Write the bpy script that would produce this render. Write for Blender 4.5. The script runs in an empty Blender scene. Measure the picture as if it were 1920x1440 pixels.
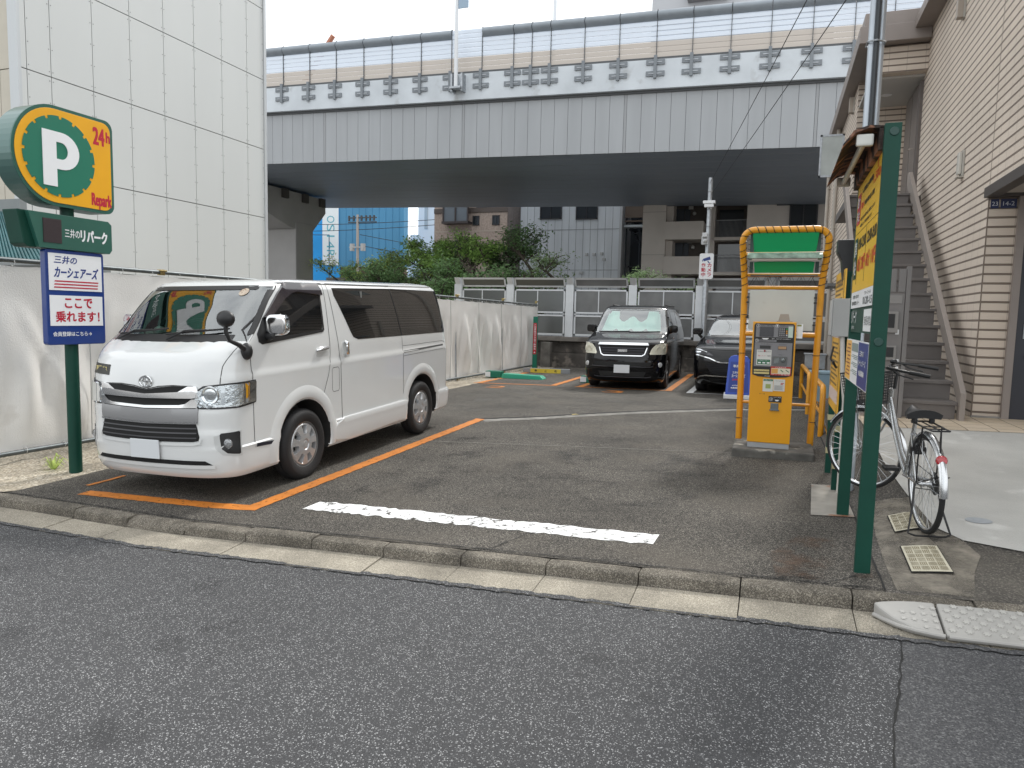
import bpy, bmesh, math, random
from mathutils import Vector, Matrix
R = math.radians
random.seed(7)
S = bpy.context.scene
COL = S.collection
# ------------------------------------------------------------------ camera
cam_d = bpy.data.cameras.new("camera")
cam = bpy.data.objects.new("camera", cam_d); COL.objects.link(cam)
cam_d.sensor_fit = 'HORIZONTAL'; cam_d.sensor_width = 36.0
cam_d.lens = 36.0*1333.0/1920.0
cam_d.clip_start = 0.05; cam_d.clip_end = 3000
cam.location = (0, 0, 1.63)
cam.rotation_mode = 'QUATERNION'
cam.rotation_quaternion = (Matrix.Rotation(R(19.997), 3, 'Z') @ Matrix.Rotation(R(90-5.403), 3, 'X') @ Matrix.Rotation(R(1.3), 3, 'Z')).to_quaternion()
S.camera = cam
# ------------------------------------------------------------------ light
SUN_EL, SUN_AZ = 46.0, 14.0          # azimuth measured from +Y towards +X
W = bpy.data.worlds.new("World"); S.world = W; W.use_nodes = True
nt = W.node_tree; nt.nodes.clear()
def N(t, k, **kw):
    n = t.nodes.new(k)
    for a, b in kw.items():
        if a in n.inputs.keys() if isinstance(a, str) else False: n.inputs[a].default_value = b
        else: setattr(n, a, b)
    return n
out = N(nt, 'ShaderNodeOutputWorld'); bg = N(nt, 'ShaderNodeBackground')
sky = N(nt, 'ShaderNodeTexSky', sky_type='NISHITA'); sky.sun_disc = False
sky.sun_elevation = R(SUN_EL); sky.sun_rotation = R(SUN_AZ); sky.dust_density = 3.0
tc = N(nt, 'ShaderNodeTexCoord'); cn = N(nt, 'ShaderNodeTexNoise'); cn.inputs['Scale'].default_value = 2.2
cn.inputs['Detail'].default_value = 6; cn.inputs['Roughness'].default_value = .55
cr = N(nt, 'ShaderNodeValToRGB'); cr.color_ramp.elements[0].position = .30; cr.color_ramp.elements[0].color = (.5,.5,.5,1)
cr.color_ramp.elements[1].position = .58; cr.color_ramp.elements[1].color = (1,1,1,1)
mx = N(nt, 'ShaderNodeMixRGB'); mx.inputs['Color2'].default_value = (11.5, 11.8, 12.0, 1)
nt.links.new(tc.outputs['Generated'], cn.inputs['Vector']); nt.links.new(cn.outputs['Fac'], cr.inputs['Fac'])
nt.links.new(cr.outputs['Color'], mx.inputs['Fac']); nt.links.new(sky.outputs['Color'], mx.inputs['Color1'])
nt.links.new(mx.outputs['Color'], bg.inputs['Color']); bg.inputs['Strength'].default_value = 0.115
nt.links.new(bg.outputs['Background'], out.inputs['Surface'])
sl = bpy.data.lights.new("sun", 'SUN'); sl.energy = 1.9; sl.angle = R(8); sl.color = (1.0, .975, .93)
so = bpy.data.objects.new("sun", sl); COL.objects.link(so)
_d = Vector((math.sin(R(SUN_AZ))*math.cos(R(SUN_EL)), math.cos(R(SUN_AZ))*math.cos(R(SUN_EL)), math.sin(R(SUN_EL))))
so.rotation_euler = (-_d).to_track_quat('-Z', 'Y').to_euler(); so.location = (0, 0, 40)
S.view_settings.view_transform = 'Standard'; S.view_settings.look = 'None'
S.view_settings.exposure = 0.40; S.view_settings.gamma = 1.0
# ------------------------------------------------------------------ materials
MATS = {}
def srgb(h):
    c = [int(h[i:i+2], 16)/255 for i in (0, 2, 4)]
    return tuple(x/12.92 if x <= .04045 else ((x+.055)/1.055)**2.4 for x in c)
def mat(name, col=(.5,.5,.5), rough=.5, metal=0., var=0., vs=3., bump=0., bs=60., coat=0., trans=0., spec=.5, emit=None, back=None, dirt=0., ior=None, tint=None, stretch=None, det=4):
    """principled material; var = large soft colour variation, bump = fine relief, dirt = darker patches"""
    if name in MATS: return MATS[name]
    if isinstance(col, str): col = srgb(col)
    m = bpy.data.materials.new(name); m.use_nodes = True; t = m.node_tree
    p = t.nodes['Principled BSDF']; MATS[name] = m
    p.inputs['Base Color'].default_value = (*col, 1); p.inputs['Roughness'].default_value = rough
    p.inputs['Metallic'].default_value = metal; p.inputs['Coat Weight'].default_value = coat
    p.inputs['Coat Roughness'].default_value = .03
    p.inputs['Specular IOR Level'].default_value = spec; p.inputs['Transmission Weight'].default_value = trans
    if ior: p.inputs['IOR'].default_value = ior
    if emit:
        p.inputs['Emission Color'].default_value = (*emit[0], 1); p.inputs['Emission Strength'].default_value = emit[1]
    co = N(t, 'ShaderNodeTexCoord'); vec = co.outputs['Object']
    if stretch:
        mp = N(t, 'ShaderNodeMapping'); mp.inputs['Scale'].default_value = stretch
        t.links.new(vec, mp.inputs['Vector']); vec = mp.outputs['Vector']
    cur = None
    if var or dirt or tint:
        rgb = N(t, 'ShaderNodeRGB'); rgb.outputs[0].default_value = (*col, 1); cur = rgb.outputs[0]
    if var:
        n = N(t, 'ShaderNodeTexNoise'); n.inputs['Scale'].default_value = vs; n.inputs['Detail'].default_value = det
        t.links.new(vec, n.inputs['Vector'])
        r = N(t, 'ShaderNodeMapRange'); r.inputs['From Min'].default_value = .3; r.inputs['From Max'].default_value = .7
        r.inputs['To Min'].default_value = 1-var; r.inputs['To Max'].default_value = 1+var*.6
        t.links.new(n.outputs['Fac'], r.inputs['Value'])
        mu = N(t, 'ShaderNodeVectorMath', operation='SCALE'); t.links.new(cur, mu.inputs[0]); t.links.new(r.outputs['Result'], mu.inputs['Scale'])
        cur = mu.outputs['Vector']
    if tint:
        n = N(t, 'ShaderNodeTexNoise'); n.inputs['Scale'].default_value = tint[1]; n.inputs['Detail'].default_value = 5
        t.links.new(vec, n.inputs['Vector'])
        r = N(t, 'ShaderNodeMapRange'); r.inputs['From Min'].default_value = tint[2]; r.inputs['From Max'].default_value = tint[2]+.12
        t.links.new(n.outputs['Fac'], r.inputs['Value'])
        mm = N(t, 'ShaderNodeMixRGB'); t.links.new(r.outputs['Result'], mm.inputs['Fac']); t.links.new(cur, mm.inputs['Color1'])
        mm.inputs['Color2'].default_value = (*tint[0], 1); cur = mm.outputs['Color']
    if back is not None:
        g = N(t, 'ShaderNodeNewGeometry'); mm = N(t, 'ShaderNodeMixRGB'); mm.inputs['Color2'].default_value = (*back, 1)
        if cur: t.links.new(cur, mm.inputs['Color1'])
        else: mm.inputs['Color1'].default_value = (*col, 1)
        t.links.new(g.outputs['Backfacing'], mm.inputs['Fac']); cur = mm.outputs['Color']
    if cur: t.links.new(cur, p.inputs['Base Color'])
    if bump:
        n = N(t, 'ShaderNodeTexNoise'); n.inputs['Scale'].default_value = bs; n.inputs['Detail'].default_value = 3
        t.links.new(vec, n.inputs['Vector'])
        b = N(t, 'ShaderNodeBump'); b.inputs['Strength'].default_value = bump; b.inputs['Distance'].default_value = .02
        t.links.new(n.outputs['Fac'], b.inputs['Height']); t.links.new(b.outputs['Normal'], p.inputs['Normal'])
    return m
def asphalt(name, base, stone, sc=95., patch=.25, ps=.6, thr=.62, warm=None, bump=.6):
    m = bpy.data.materials.new(name); m.use_nodes = True; t = m.node_tree; p = t.nodes['Principled BSDF']; MATS[name] = m
    co = N(t, 'ShaderNodeTexCoord')
    v = N(t, 'ShaderNodeTexVoronoi'); v.inputs['Scale'].default_value = sc
    n = N(t, 'ShaderNodeTexNoise'); n.inputs['Scale'].default_value = sc*1.3; n.inputs['Detail'].default_value = 3
    big = N(t, 'ShaderNodeTexNoise'); big.inputs['Scale'].default_value = ps; big.inputs['Detail'].default_value = 7; big.inputs['Roughness'].default_value=.6
    for q in (v, n, big): t.links.new(co.outputs['Object'], q.inputs['Vector'])
    sep = N(t, 'ShaderNodeSeparateColor'); t.links.new(v.outputs['Color'], sep.inputs['Color'])
    r1 = N(t, 'ShaderNodeMapRange'); r1.inputs['From Min'].default_value = thr; r1.inputs['From Max'].default_value = 1.0
    t.links.new(sep.outputs['Red'], r1.inputs['Value'])
    mixa = N(t, 'ShaderNodeMixRGB'); mixa.inputs['Color1'].default_value = (*base, 1); mixa.inputs['Color2'].default_value = (*stone, 1)
    t.links.new(r1.outputs['Result'], mixa.inputs['Fac'])
    r3 = N(t, 'ShaderNodeMapRange'); r3.inputs['From Min'].default_value = .3; r3.inputs['From Max'].default_value = .7
    r3.inputs['To Min'].default_value = .45; r3.inputs['To Max'].default_value = 1.5
    t.links.new(n.outputs['Fac'], r3.inputs['Value'])
    mu = N(t, 'ShaderNodeVectorMath', operation='SCALE'); t.links.new(mixa.outputs['Color'], mu.inputs[0]); t.links.new(r3.outputs['Result'], mu.inputs['Scale'])
    r2 = N(t, 'ShaderNodeMapRange'); r2.inputs['From Min'].default_value = .3; r2.inputs['From Max'].default_value = .7
    r2.inputs['To Min'].default_value = 1-patch; r2.inputs['To Max'].default_value = 1+patch
    t.links.new(big.outputs['Fac'], r2.inputs['Value'])
    mu2 = N(t, 'ShaderNodeVectorMath', operation='SCALE'); t.links.new(mu.outputs['Vector'], mu2.inputs[0]); t.links.new(r2.outputs['Result'], mu2.inputs['Scale'])
    cur = mu2.outputs['Vector']
    if warm:
        wn = N(t, 'ShaderNodeTexNoise'); wn.inputs['Scale'].default_value = 1.1; wn.inputs['Detail'].default_value = 6
        mp = N(t, 'ShaderNodeMapping'); mp.inputs['Location'].default_value = (13, 5, 0); t.links.new(co.outputs['Object'], mp.inputs['Vector'])
        t.links.new(mp.outputs['Vector'], wn.inputs['Vector'])
        wr = N(t, 'ShaderNodeMapRange'); wr.inputs['From Min'].default_value = .5; wr.inputs['From Max'].default_value = .72; wr.inputs['To Max'].default_value = .55
        t.links.new(wn.outputs['Fac'], wr.inputs['Value'])
        mm = N(t, 'ShaderNodeMixRGB'); mm.inputs['Color2'].default_value = (*warm, 1)
        t.links.new(wr.outputs['Result'], mm.inputs['Fac']); t.links.new(cur, mm.inputs['Color1']); cur = mm.outputs['Color']
    t.links.new(cur, p.inputs['Base Color']); p.inputs['Roughness'].default_value = .85; p.inputs['Specular IOR Level'].default_value = .3
    b = N(t, 'ShaderNodeBump'); b.inputs['Strength'].default_value = bump; b.inputs['Distance'].default_value = .01
    t.links.new(n.outputs['Fac'], b.inputs['Height']); t.links.new(b.outputs['Normal'], p.inputs['Normal'])
    return m
def brickwall(name, c1, c2, joint, bw=.45, bh=.0975, gap=.012, vj=0.):
    """moulded stack-bond facing tiles: courses in Z, columns along X+Y"""
    m = bpy.data.materials.new(name); m.use_nodes = True; t = m.node_tree; p = t.nodes['Principled BSDF']; MATS[name] = m
    co = N(t, 'ShaderNodeTexCoord'); sp = N(t, 'ShaderNodeSeparateXYZ'); t.links.new(co.outputs['Object'], sp.inputs[0])
    ad = N(t, 'ShaderNodeMath', operation='ADD'); t.links.new(sp.outputs['X'], ad.inputs[0]); t.links.new(sp.outputs['Y'], ad.inputs[1])
    cb = N(t, 'ShaderNodeCombineXYZ'); t.links.new(ad.outputs[0], cb.inputs['X']); t.links.new(sp.outputs['Z'], cb.inputs['Y'])
    b = N(t, 'ShaderNodeTexBrick'); b.offset = 0.0; b.offset_frequency = 2; b.squash = 1.0
    t.links.new(cb.outputs[0], b.inputs['Vector']); b.inputs['Scale'].default_value = 1.0
    b.inputs['Color1'].default_value = (*c1, 1); b.inputs['Color2'].default_value = (*c2, 1); b.inputs['Mortar'].default_value = (*joint, 1)
    b.inputs['Mortar Size'].default_value = gap; b.inputs['Mortar Smooth'].default_value = .15
    b.inputs['Brick Width'].default_value = bw; b.inputs['Row Height'].default_value = bh
    n = N(t, 'ShaderNodeTexNoise'); n.inputs['Scale'].default_value = 60; t.links.new(co.outputs['Object'], n.inputs['Vector'])
    b2 = N(t, 'ShaderNodeTexBrick'); b2.offset = 0.0; t.links.new(cb.outputs[0], b2.inputs['Vector']); b2.inputs['Scale'].default_value = 1.0
    b2.inputs['Color1'].default_value = (0,0,0,1); b2.inputs['Color2'].default_value = (0,0,0,1); b2.inputs['Mortar'].default_value = (vj,vj,vj,1)
    b2.inputs['Mortar Size'].default_value = .005; b2.inputs['Brick Width'].default_value = bw; b2.inputs['Row Height'].default_value = 200.
    if vj: b.inputs['Brick Width'].default_value = 200.
    vm = N(t, 'ShaderNodeMixRGB'); vm.inputs['Color2'].default_value = (*joint, 1); t.links.new(b.outputs['Color'], vm.inputs['Color1']); t.links.new(b2.outputs['Color'], vm.inputs['Fac'])
    ms = N(t, 'ShaderNodeMath', operation='MULTIPLY'); ms.inputs[1].default_value = .25; t.links.new(n.outputs['Fac'], ms.inputs[0])
    sb = N(t, 'ShaderNodeMath', operation='SUBTRACT'); t.links.new(ms.outputs[0], sb.inputs[0]); t.links.new(b.outputs['Fac'], sb.inputs[1])
    bp = N(t, 'ShaderNodeBump'); bp.inputs['Distance'].default_value = .03; bp.inputs['Strength'].default_value = .8
    t.links.new(sb.outputs[0], bp.inputs['Height']); t.links.new(bp.outputs['Normal'], p.inputs['Normal'])
    big = N(t, 'ShaderNodeTexNoise'); big.inputs['Scale'].default_value = .7; big.inputs['Detail'].default_value = 5; t.links.new(co.outputs['Object'], big.inputs['Vector'])
    r = N(t, 'ShaderNodeMapRange'); r.inputs['From Min'].default_value=.3; r.inputs['From Max'].default_value=.7; r.inputs['To Min'].default_value=.9; r.inputs['To Max'].default_value=1.06
    t.links.new(big.outputs['Fac'], r.inputs['Value'])
    mu = N(t, 'ShaderNodeVectorMath', operation='SCALE'); t.links.new(vm.outputs['Color'] if vj else b.outputs['Color'], mu.inputs[0]); t.links.new(r.outputs['Result'], mu.inputs['Scale'])
    t.links.new(mu.outputs['Vector'], p.inputs['Base Color']); p.inputs['Roughness'].default_value = .75
    return m
def glassy(name, col=(.8,.9,.88), alpha=.35, rough=.02):
    m = bpy.data.materials.new(name); m.use_nodes = True; t = m.node_tree; MATS[name] = m
    t.nodes.clear(); o = N(t, 'ShaderNodeOutputMaterial'); mixs = N(t, 'ShaderNodeMixShader')
    tr = N(t, 'ShaderNodeBsdfTransparent'); tr.inputs['Color'].default_value = (*col, 1)
    gl = N(t, 'ShaderNodeBsdfGlossy'); gl.inputs['Roughness'].default_value = rough; gl.inputs['Color'].default_value = (.95,.97,.97,1)
    fr = N(t, 'ShaderNodeFresnel'); fr.inputs['IOR'].default_value = 1.55
    a = N(t, 'ShaderNodeMath', operation='MULTIPLY_ADD'); a.inputs[1].default_value = 1.0; a.inputs[2].default_value = alpha
    t.links.new(fr.outputs[0], a.inputs[0]); t.links.new(a.outputs[0], mixs.inputs['Fac'])
    t.links.new(tr.outputs[0], mixs.inputs[1]); t.links.new(gl.outputs[0], mixs.inputs[2]); t.links.new(mixs.outputs[0], o.inputs['Surface'])
    return m
# ------------------------------------------------------------------ mesh helpers
_txt = {}
def text_geo(s):
    if s in _txt: return _txt[s]
    c = bpy.data.curves.new("lettering", 'FONT'); c.body = s; c.resolution_u = 3; c.align_x = 'LEFT'
    o = bpy.data.objects.new("lettering", c); COL.objects.link(o)
    bpy.context.view_layer.update()
    dg = bpy.context.evaluated_depsgraph_get(); me = bpy.data.meshes.new_from_object(o.evaluated_get(dg))
    vs = [tuple(v.co) for v in me.vertices]; fs = [tuple(p.vertices) for p in me.polygons]
    bpy.data.objects.remove(o); bpy.data.curves.remove(c); bpy.data.meshes.remove(me)
    x0 = min(v[0] for v in vs); x1 = max(v[0] for v in vs); y0 = min(v[1] for v in vs); y1 = max(v[1] for v in vs)
    g = ([((v[0]-x0)/(x1-x0), (v[1]-y0)/(y1-y0)) for v in vs], fs, (x1-x0)/(y1-y0))
    _txt[s] = g; return g
class MB:
    def __init__(s): s.v = []; s.f = []; s.m = []
    def add(s, vs, fs, mi=0, M=None):
        b = len(s.v)
        if M is not None: vs = [tuple(M @ Vector(v)) for v in vs]
        s.v += [tuple(v) for v in vs]; s.f += [tuple(b+i for i in f) for f in fs]; s.m += [mi]*len(fs); return s
    def box(s, a, b, mi=0, M=None):
        x0, y0, z0 = (min(a[i], b[i]) for i in range(3)); x1, y1, z1 = (max(a[i], b[i]) for i in range(3))
        vs = [(x0,y0,z0),(x1,y0,z0),(x1,y1,z0),(x0,y1,z0),(x0,y0,z1),(x1,y0,z1),(x1,y1,z1),(x0,y1,z1)]
        return s.add(vs, [(0,3,2,1),(4,5,6,7),(0,1,5,4),(1,2,6,5),(2,3,7,6),(3,0,4,7)], mi, M)
    def cbox(s, c, d, mi=0, M=None):
        return s.box([c[i]-d[i]/2 for i in range(3)], [c[i]+d[i]/2 for i in range(3)], mi, M)
    def prism(s, pts, o, u, v, n, t, mi=0, M=None):
        """2D polygon pts in plane (o,u,v) extruded by t along n"""
        o, u, v, n = map(Vector, (o, u, v, n)); k = len(pts)
        a = [o+u*p[0]+v*p[1] for p in pts]; b = [q+n*t for q in a]
        fs = [tuple(range(k))[::-1], tuple(range(k, 2*k))]+[(i, (i+1) % k, k+(i+1) % k, k+i) for i in range(k)]
        return s.add(a+b, fs, mi, M)
    def poly(s, pts, mi=0, M=None): return s.add(pts, [tuple(range(len(pts)))], mi, M)
    def tube(s, path, r, k=8, mi=0, M=None, closed=False, cap=True):
        P = [Vector(p) for p in path]; n = len(P); rr = r if isinstance(r, (list, tuple)) else [r]*n
        vs = []; up = None
        for i in range(n):
            if closed: t = (P[(i+1) % n]-P[i-1]).normalized()
            else: t = ((P[min(i+1, n-1)]-P[i]).normalized()+(P[i]-P[max(i-1, 0)]).normalized()).normalized()
            if up is None:
                up = Vector((0,0,1)) if abs(t.z) < .9 else Vector((1,0,0))
            a = (up - t*up.dot(t)).normalized(); b = t.cross(a); up = a
            for j in range(k):
                w = 2*math.pi*j/k; vs.append(P[i]+(a*math.cos(w)+b*math.sin(w))*rr[i])
        fs = []
        for i in range(n if closed else n-1):
            for j in range(k):
                q = (i+1) % n; fs.append((i*k+j, i*k+(j+1) % k, q*k+(j+1) % k, q*k+j))
        if cap and not closed: fs += [tuple(range(k))[::-1], tuple((n-1)*k+j for j in range(k))]
        return s.add(vs, fs, mi, M)
    def cyl(s, a, b, r, k=16, mi=0, M=None, r2=None):
        return s.tube([a, b], [r, r if r2 is None else r2], k, mi, M)
    def lathe(s, prof, c, ax, k=24, mi=0, M=None, cap=True):
        """prof = [(radius, offset along axis)]"""
        c, ax = Vector(c), Vector(ax).normalized(); a = ax.orthogonal().normalized(); b = ax.cross(a); vs = []
        for r, h in prof:
            for j in range(k):
                w = 2*math.pi*j/k; vs.append(c+ax*h+(a*math.cos(w)+b*math.sin(w))*r)
        n = len(prof); fs = [(i*k+j, i*k+(j+1) % k, (i+1)*k+(j+1) % k, (i+1)*k+j) for i in range(n-1) for j in range(k)]
        if cap: fs += [tuple(range(k))[::-1], tuple((n-1)*k+j for j in range(k))]
        return s.add(vs, fs, mi, M)
    def sphere(s, c, r, mi=0, M=None, k=14, h=9):
        r = r if isinstance(r, (tuple, list)) else (r, r, r); vs = []
        for i in range(h+1):
            p = math.pi*i/h
            for j in range(k):
                w = 2*math.pi*j/k; vs.append((c[0]+r[0]*math.sin(p)*math.cos(w), c[1]+r[1]*math.sin(p)*math.sin(w), c[2]+r[2]*math.cos(p)))
        fs = [(i*k+j, (i+1)*k+j, (i+1)*k+(j+1) % k, i*k+(j+1) % k) for i in range(h) for j in range(k)]
        return s.add(vs, fs, mi, M)
    def text(s, t, o, u, v, n, x, y, w, h, mi=0, M=None, th=.002, bold=0., slant=0.):
        """lettering fitted into the box (x,y,w,h) of plane (o,u,v), raised th along n"""
        g, fs, asp = text_geo(t); o, u, v, n = map(Vector, (o, u, v, n))
        offs = [(0, 0)] if not bold else [(0, 0), (bold, 0), (0, bold), (bold, bold), (bold/2, bold/2)]
        for q, (dx, dy) in enumerate(offs):
            s.add([o+u*(x+dx+a*w+slant*b*h)+v*(y+dy+b*h)+n*(th+q*.00012) for a, b in g], fs, mi, M)
        return s
    def build(s, name, mats, parent=None, smooth=False, w=False, bevel=0., angle=35, seg=2, solid=0.):
        me = bpy.data.meshes.new(name)
        vs = s.v
        if w and parent is not None:
            l = Vector((0,0,0)); q = parent
            while q is not None: l = l+Vector(q.location); q = q.parent
            vs = [(a-l.x, b-l.y, c-l.z) for a, b, c in vs]
        me.from_pydata([tuple(v) for v in vs], [], s.f)
        for m in (mats if isinstance(mats, (list, tuple)) else [mats]): me.materials.append(m)
        me.polygons.foreach_set('material_index', s.m)
        me.validate(); me.update()
        if bevel or smooth or solid:
            bm = bmesh.new(); bm.from_mesh(me)
            bmesh.ops.remove_doubles(bm, verts=bm.verts, dist=1e-5)
            if bevel:
                bmesh.ops.recalc_face_normals(bm, faces=bm.faces)
                es = [e for e in bm.edges if len(e.link_faces) == 2 and e.calc_face_angle(0) > R(angle)]
                bmesh.ops.bevel(bm, geom=es, offset=bevel, segments=seg, affect='EDGES', profile=.6, clamp_overlap=True)
            if smooth:
                for f in bm.faces: f.smooth = True
                for e in bm.edges:
                    if len(e.link_faces) == 2 and e.calc_face_angle(0) > R(angle+5): e.smooth = False
            bm.to_mesh(me); bm.free()
        o = bpy.data.objects.new(name, me); COL.objects.link(o)
        if parent is not None: o.parent = parent
        return o
def tag(o, label=None, cat=None, group=None, kind=None):
    for k, q in (('label', label), ('category', cat), ('group', group), ('kind', kind)):
        if q: o[k] = q
    return o
def thing(name, label, cat, loc=(0,0,0), rz=0., group=None):
    o = bpy.data.objects.new(name, None); COL.objects.link(o); o.location = loc; o.rotation_euler = (0, 0, rz)
    o.empty_display_size = .2
    return tag(o, label, cat, group)
def struct(name, mb, m, **k): return tag(mb.build(name, m, **k), kind='structure')
def dup(o, parent=None, loc=None, rz=None):
    c = o.copy(); COL.objects.link(c)
    if parent is not None: c.parent = parent
    if loc is not None: c.location = loc
    if rz is not None: c.rotation_euler = (0, 0, rz)
    for ch in list(o.children):
        if ch.parent == o and ch is not c: dup(ch, c)
    return c
def rrect(x0, y0, x1, y1, r, k=5):
    pts = []
    for cx, cy, a0 in ((x1-r, y0+r, -90), (x1-r, y1-r, 0), (x0+r, y1-r, 90), (x0+r, y0+r, 180)):
        for i in range(k+1):
            a = R(a0+90*i/k); pts.append((cx+r*math.cos(a), cy+r*math.sin(a)))
    return pts
X, Y, Z = (1,0,0), (0,1,0), (0,0,1); NX, NY, NZ = (-1,0,0), (0,-1,0), (0,0,-1)
# shared materials
white_paint = mat('white_van_paint', (.66,.67,.665), .20, coat=1., back=(.03,.03,.03), var=.03, vs=1.5)
black_paint = mat('black_car_paint', (.003,.003,.004), .10, spec=.25, coat=.35, back=(.01,.01,.01))
chrome = mat('chrome', (.75,.76,.77), .08, 1.)
satin = mat('satin_chrome', (.42,.42,.43), .32, 1.)
silver = mat('silver_wheel_paint', (.50,.51,.52), .35, .6)
rubber = mat('rubber', (.014,.014,.015), .7, bump=.2, bs=90)
blackpl = mat('black_plastic', (.012,.012,.013), .45)
darkgap = mat('dark_gap', (.004,.004,.004), .8)
tint = mat('dark_tinted_glass', (.008,.009,.010), .03, coat=.6, spec=.6)
smoke = mat('smoked_visor', (.035,.03,.035), .12, coat=.5)
lens = mat('clear_lamp_lens', (.55,.56,.56), .12, .35, coat=1., bump=.25, bs=55)
lens_y = mat('aged_lamp_lens', (.62,.60,.48), .15, .2, coat=1., bump=.2, bs=45)
amber = mat('amber_lens', (.5,.16,.03), .15, coat=1.)
red_l = mat('red_lens', (.30,.01,.015), .15, coat=1.)
windscreen = glassy('windscreen_glass', (.62,.78,.70), .20)
green_p = mat('dark_green_paint', srgb('0b3f33'), .5, spec=.3, var=.12, vs=4)
yellow_p = mat('amber_yellow_paint', srgb('dc9612'), .35, coat=.2, var=.08, vs=3)
galv = mat('galvanised_steel', (.38,.40,.42), .42, .75, var=.2, vs=12)
grey_p = mat('grey_steel_paint', (.34,.35,.36), .45, var=.1, vs=6)
white_p = mat('white_sheet', (.78,.79,.80), .35, var=.03)
blue_p = mat('blue_print', srgb('18347c'), .35)
board_y = mat('board_yellow', srgb('e3b52a'), .4, var=.04)
red_p = mat('red_print', srgb('b51f38'), .4)
yel_p = mat('yellow_print', srgb('e2a41c'), .38, var=.04)
black_ink = mat('black_print', (.02,.02,.02), .5)
conc = mat('concrete', (.30,.29,.27), .85, var=.25, vs=2.5, bump=.5, bs=120, det=8)
# ------------------------------------------------------------------ ground heights
def near(x): return -.08+.04*max(0, min(x, 6)+4.5)
def lotz(x, y):
    t = min(max((y-4.8)/5.2, 0), 1); xx = min(max(x, -12), 3)
    return (1-t)*near(x)+t*(.05+.01*(xx+5))
def interp(x, pts):
    if x <= pts[0][0]: return pts[0][1]
    for (a, b), (c, d) in zip(pts, pts[1:]):
        if x <= c: return b+(d-b)*(x-a)/(c-a)
    return pts[-1][1]
def H(x, y):
    s = min(max((x-.68)/.35, 0), 1)
    return lotz(x, y)+s*interp(y, [(4.4,0),(5.4,.07),(6.6,.12),(9.2,.35),(12,.38)])
def street(x): return near(x)-.10
def sheet(x0, x1, y0, y1, f, d=.25, mb=None, dz=0.):
    mb = mb or MB(); nx = max(1, round((x1-x0)/d)); ny = max(1, round((y1-y0)/d)); vs = []; fs = []
    for j in range(ny+1):
        for i in range(nx+1):
            x = x0+(x1-x0)*i/nx; y = y0+(y1-y0)*j/ny; vs.append((x, y, f(x, y)+dz))
    for j in range(ny):
        for i in range(nx): a = j*(nx+1)+i; fs.append((a, a+1, a+nx+2, a+nx+1))
    return mb.add(vs, fs)
def drape(poly, f=H, dz=.004, mb=None, d=.25, mi=0):
    """2D polygon laid on the ground, cut on a grid so that it follows the slope"""
    bm = bmesh.new(); bm.faces.new([bm.verts.new((x, y, 0)) for x, y in poly])
    xs = [p[0] for p in poly]; ys = [p[1] for p in poly]
    def cut(co, no):
        bmesh.ops.bisect_plane(bm, geom=bm.verts[:]+bm.edges[:]+bm.faces[:], plane_co=co, plane_no=no)
    g = math.ceil(min(xs)/d)*d
    while g < max(xs): cut((g,0,0), (1,0,0)); g += d
    g = math.ceil(min(ys)/d)*d
    while g < max(ys): cut((0,g,0), (0,1,0)); g += d
    bm.verts.index_update(); mb = mb or MB()
    vs = [(v.co.x, v.co.y, f(v.co.x, v.co.y)+dz) for v in bm.verts]
    mb.add(vs, [tuple(v.index for v in q.verts) for q in bm.faces], mi); bm.free(); return mb
def ribbon(a, b, w, f=H, dz=.004, jit=.006, mb=None, step=.05):
    """painted line between two ground points, width w, slightly ragged edges"""
    a = Vector(a); b = Vector(b); L = (b-a).length; t = (b-a)/L; n = Vector((-t.y, t.x)); k = max(2, int(L/step)); rnd = random.Random(int(L*1000))
    mb = mb or MB(); vs = []; fs = []
    for i in range(k+1):
        c = a+t*(L*i/k)
        for s in (-1, 0, 1):
            p = c+n*(s*(w/2+(rnd.uniform(-jit, jit) if s else 0))); vs.append((p.x, p.y, f(p.x, p.y)+dz))
    for i in range(k):
        for j in (0, 1): q = i*3+j; fs.append((q, q+1, q+4, q+3)[::-1])
    return mb.add(vs, fs)
def wornpaint(name, col, thr=.40, sc=22, soft=.05):
    m = bpy.data.materials.new(name); m.use_nodes = True; t = m.node_tree; p = t.nodes['Principled BSDF']; MATS[name] = m
    co = N(t, 'ShaderNodeTexCoord'); n = N(t, 'ShaderNodeTexNoise'); n.inputs['Scale'].default_value = sc; n.inputs['Detail'].default_value = 8; n.inputs['Roughness'].default_value = .7
    t.links.new(co.outputs['Object'], n.inputs['Vector'])
    r = N(t, 'ShaderNodeMapRange'); r.inputs['From Min'].default_value = thr; r.inputs['From Max'].default_value = thr+soft
    t.links.new(n.outputs['Fac'], r.inputs['Value']); t.links.new(r.outputs['Result'], p.inputs['Alpha'])
    n2 = N(t, 'ShaderNodeTexNoise'); n2.inputs['Scale'].default_value = 6; t.links.new(co.outputs['Object'], n2.inputs['Vector'])
    r2 = N(t, 'ShaderNodeMapRange'); r2.inputs['From Min'].default_value=.3; r2.inputs['From Max'].default_value=.7; r2.inputs['To Min'].default_value=.8; r2.inputs['To Max'].default_value=1.05
    t.links.new(n2.outputs['Fac'], r2.inputs['Value'])
    rgb = N(t, 'ShaderNodeRGB'); rgb.outputs[0].default_value = (*col, 1)
    mu = N(t, 'ShaderNodeVectorMath', operation='SCALE'); t.links.new(rgb.outputs[0], mu.inputs[0]); t.links.new(r2.outputs['Result'], mu.inputs['Scale'])
    t.links.new(mu.outputs['Vector'], p.inputs['Base Color']); p.inputs['Roughness'].default_value = .7
    return m
lot_m = asphalt('lot_asphalt', (.034,.031,.027), (.27,.245,.21), 190, .34, .8, .60, warm=(.105,.092,.075))
road_m = asphalt('road_asphalt', (.062,.062,.064), (.42,.42,.42), 210, .15, .35, .86)
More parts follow.
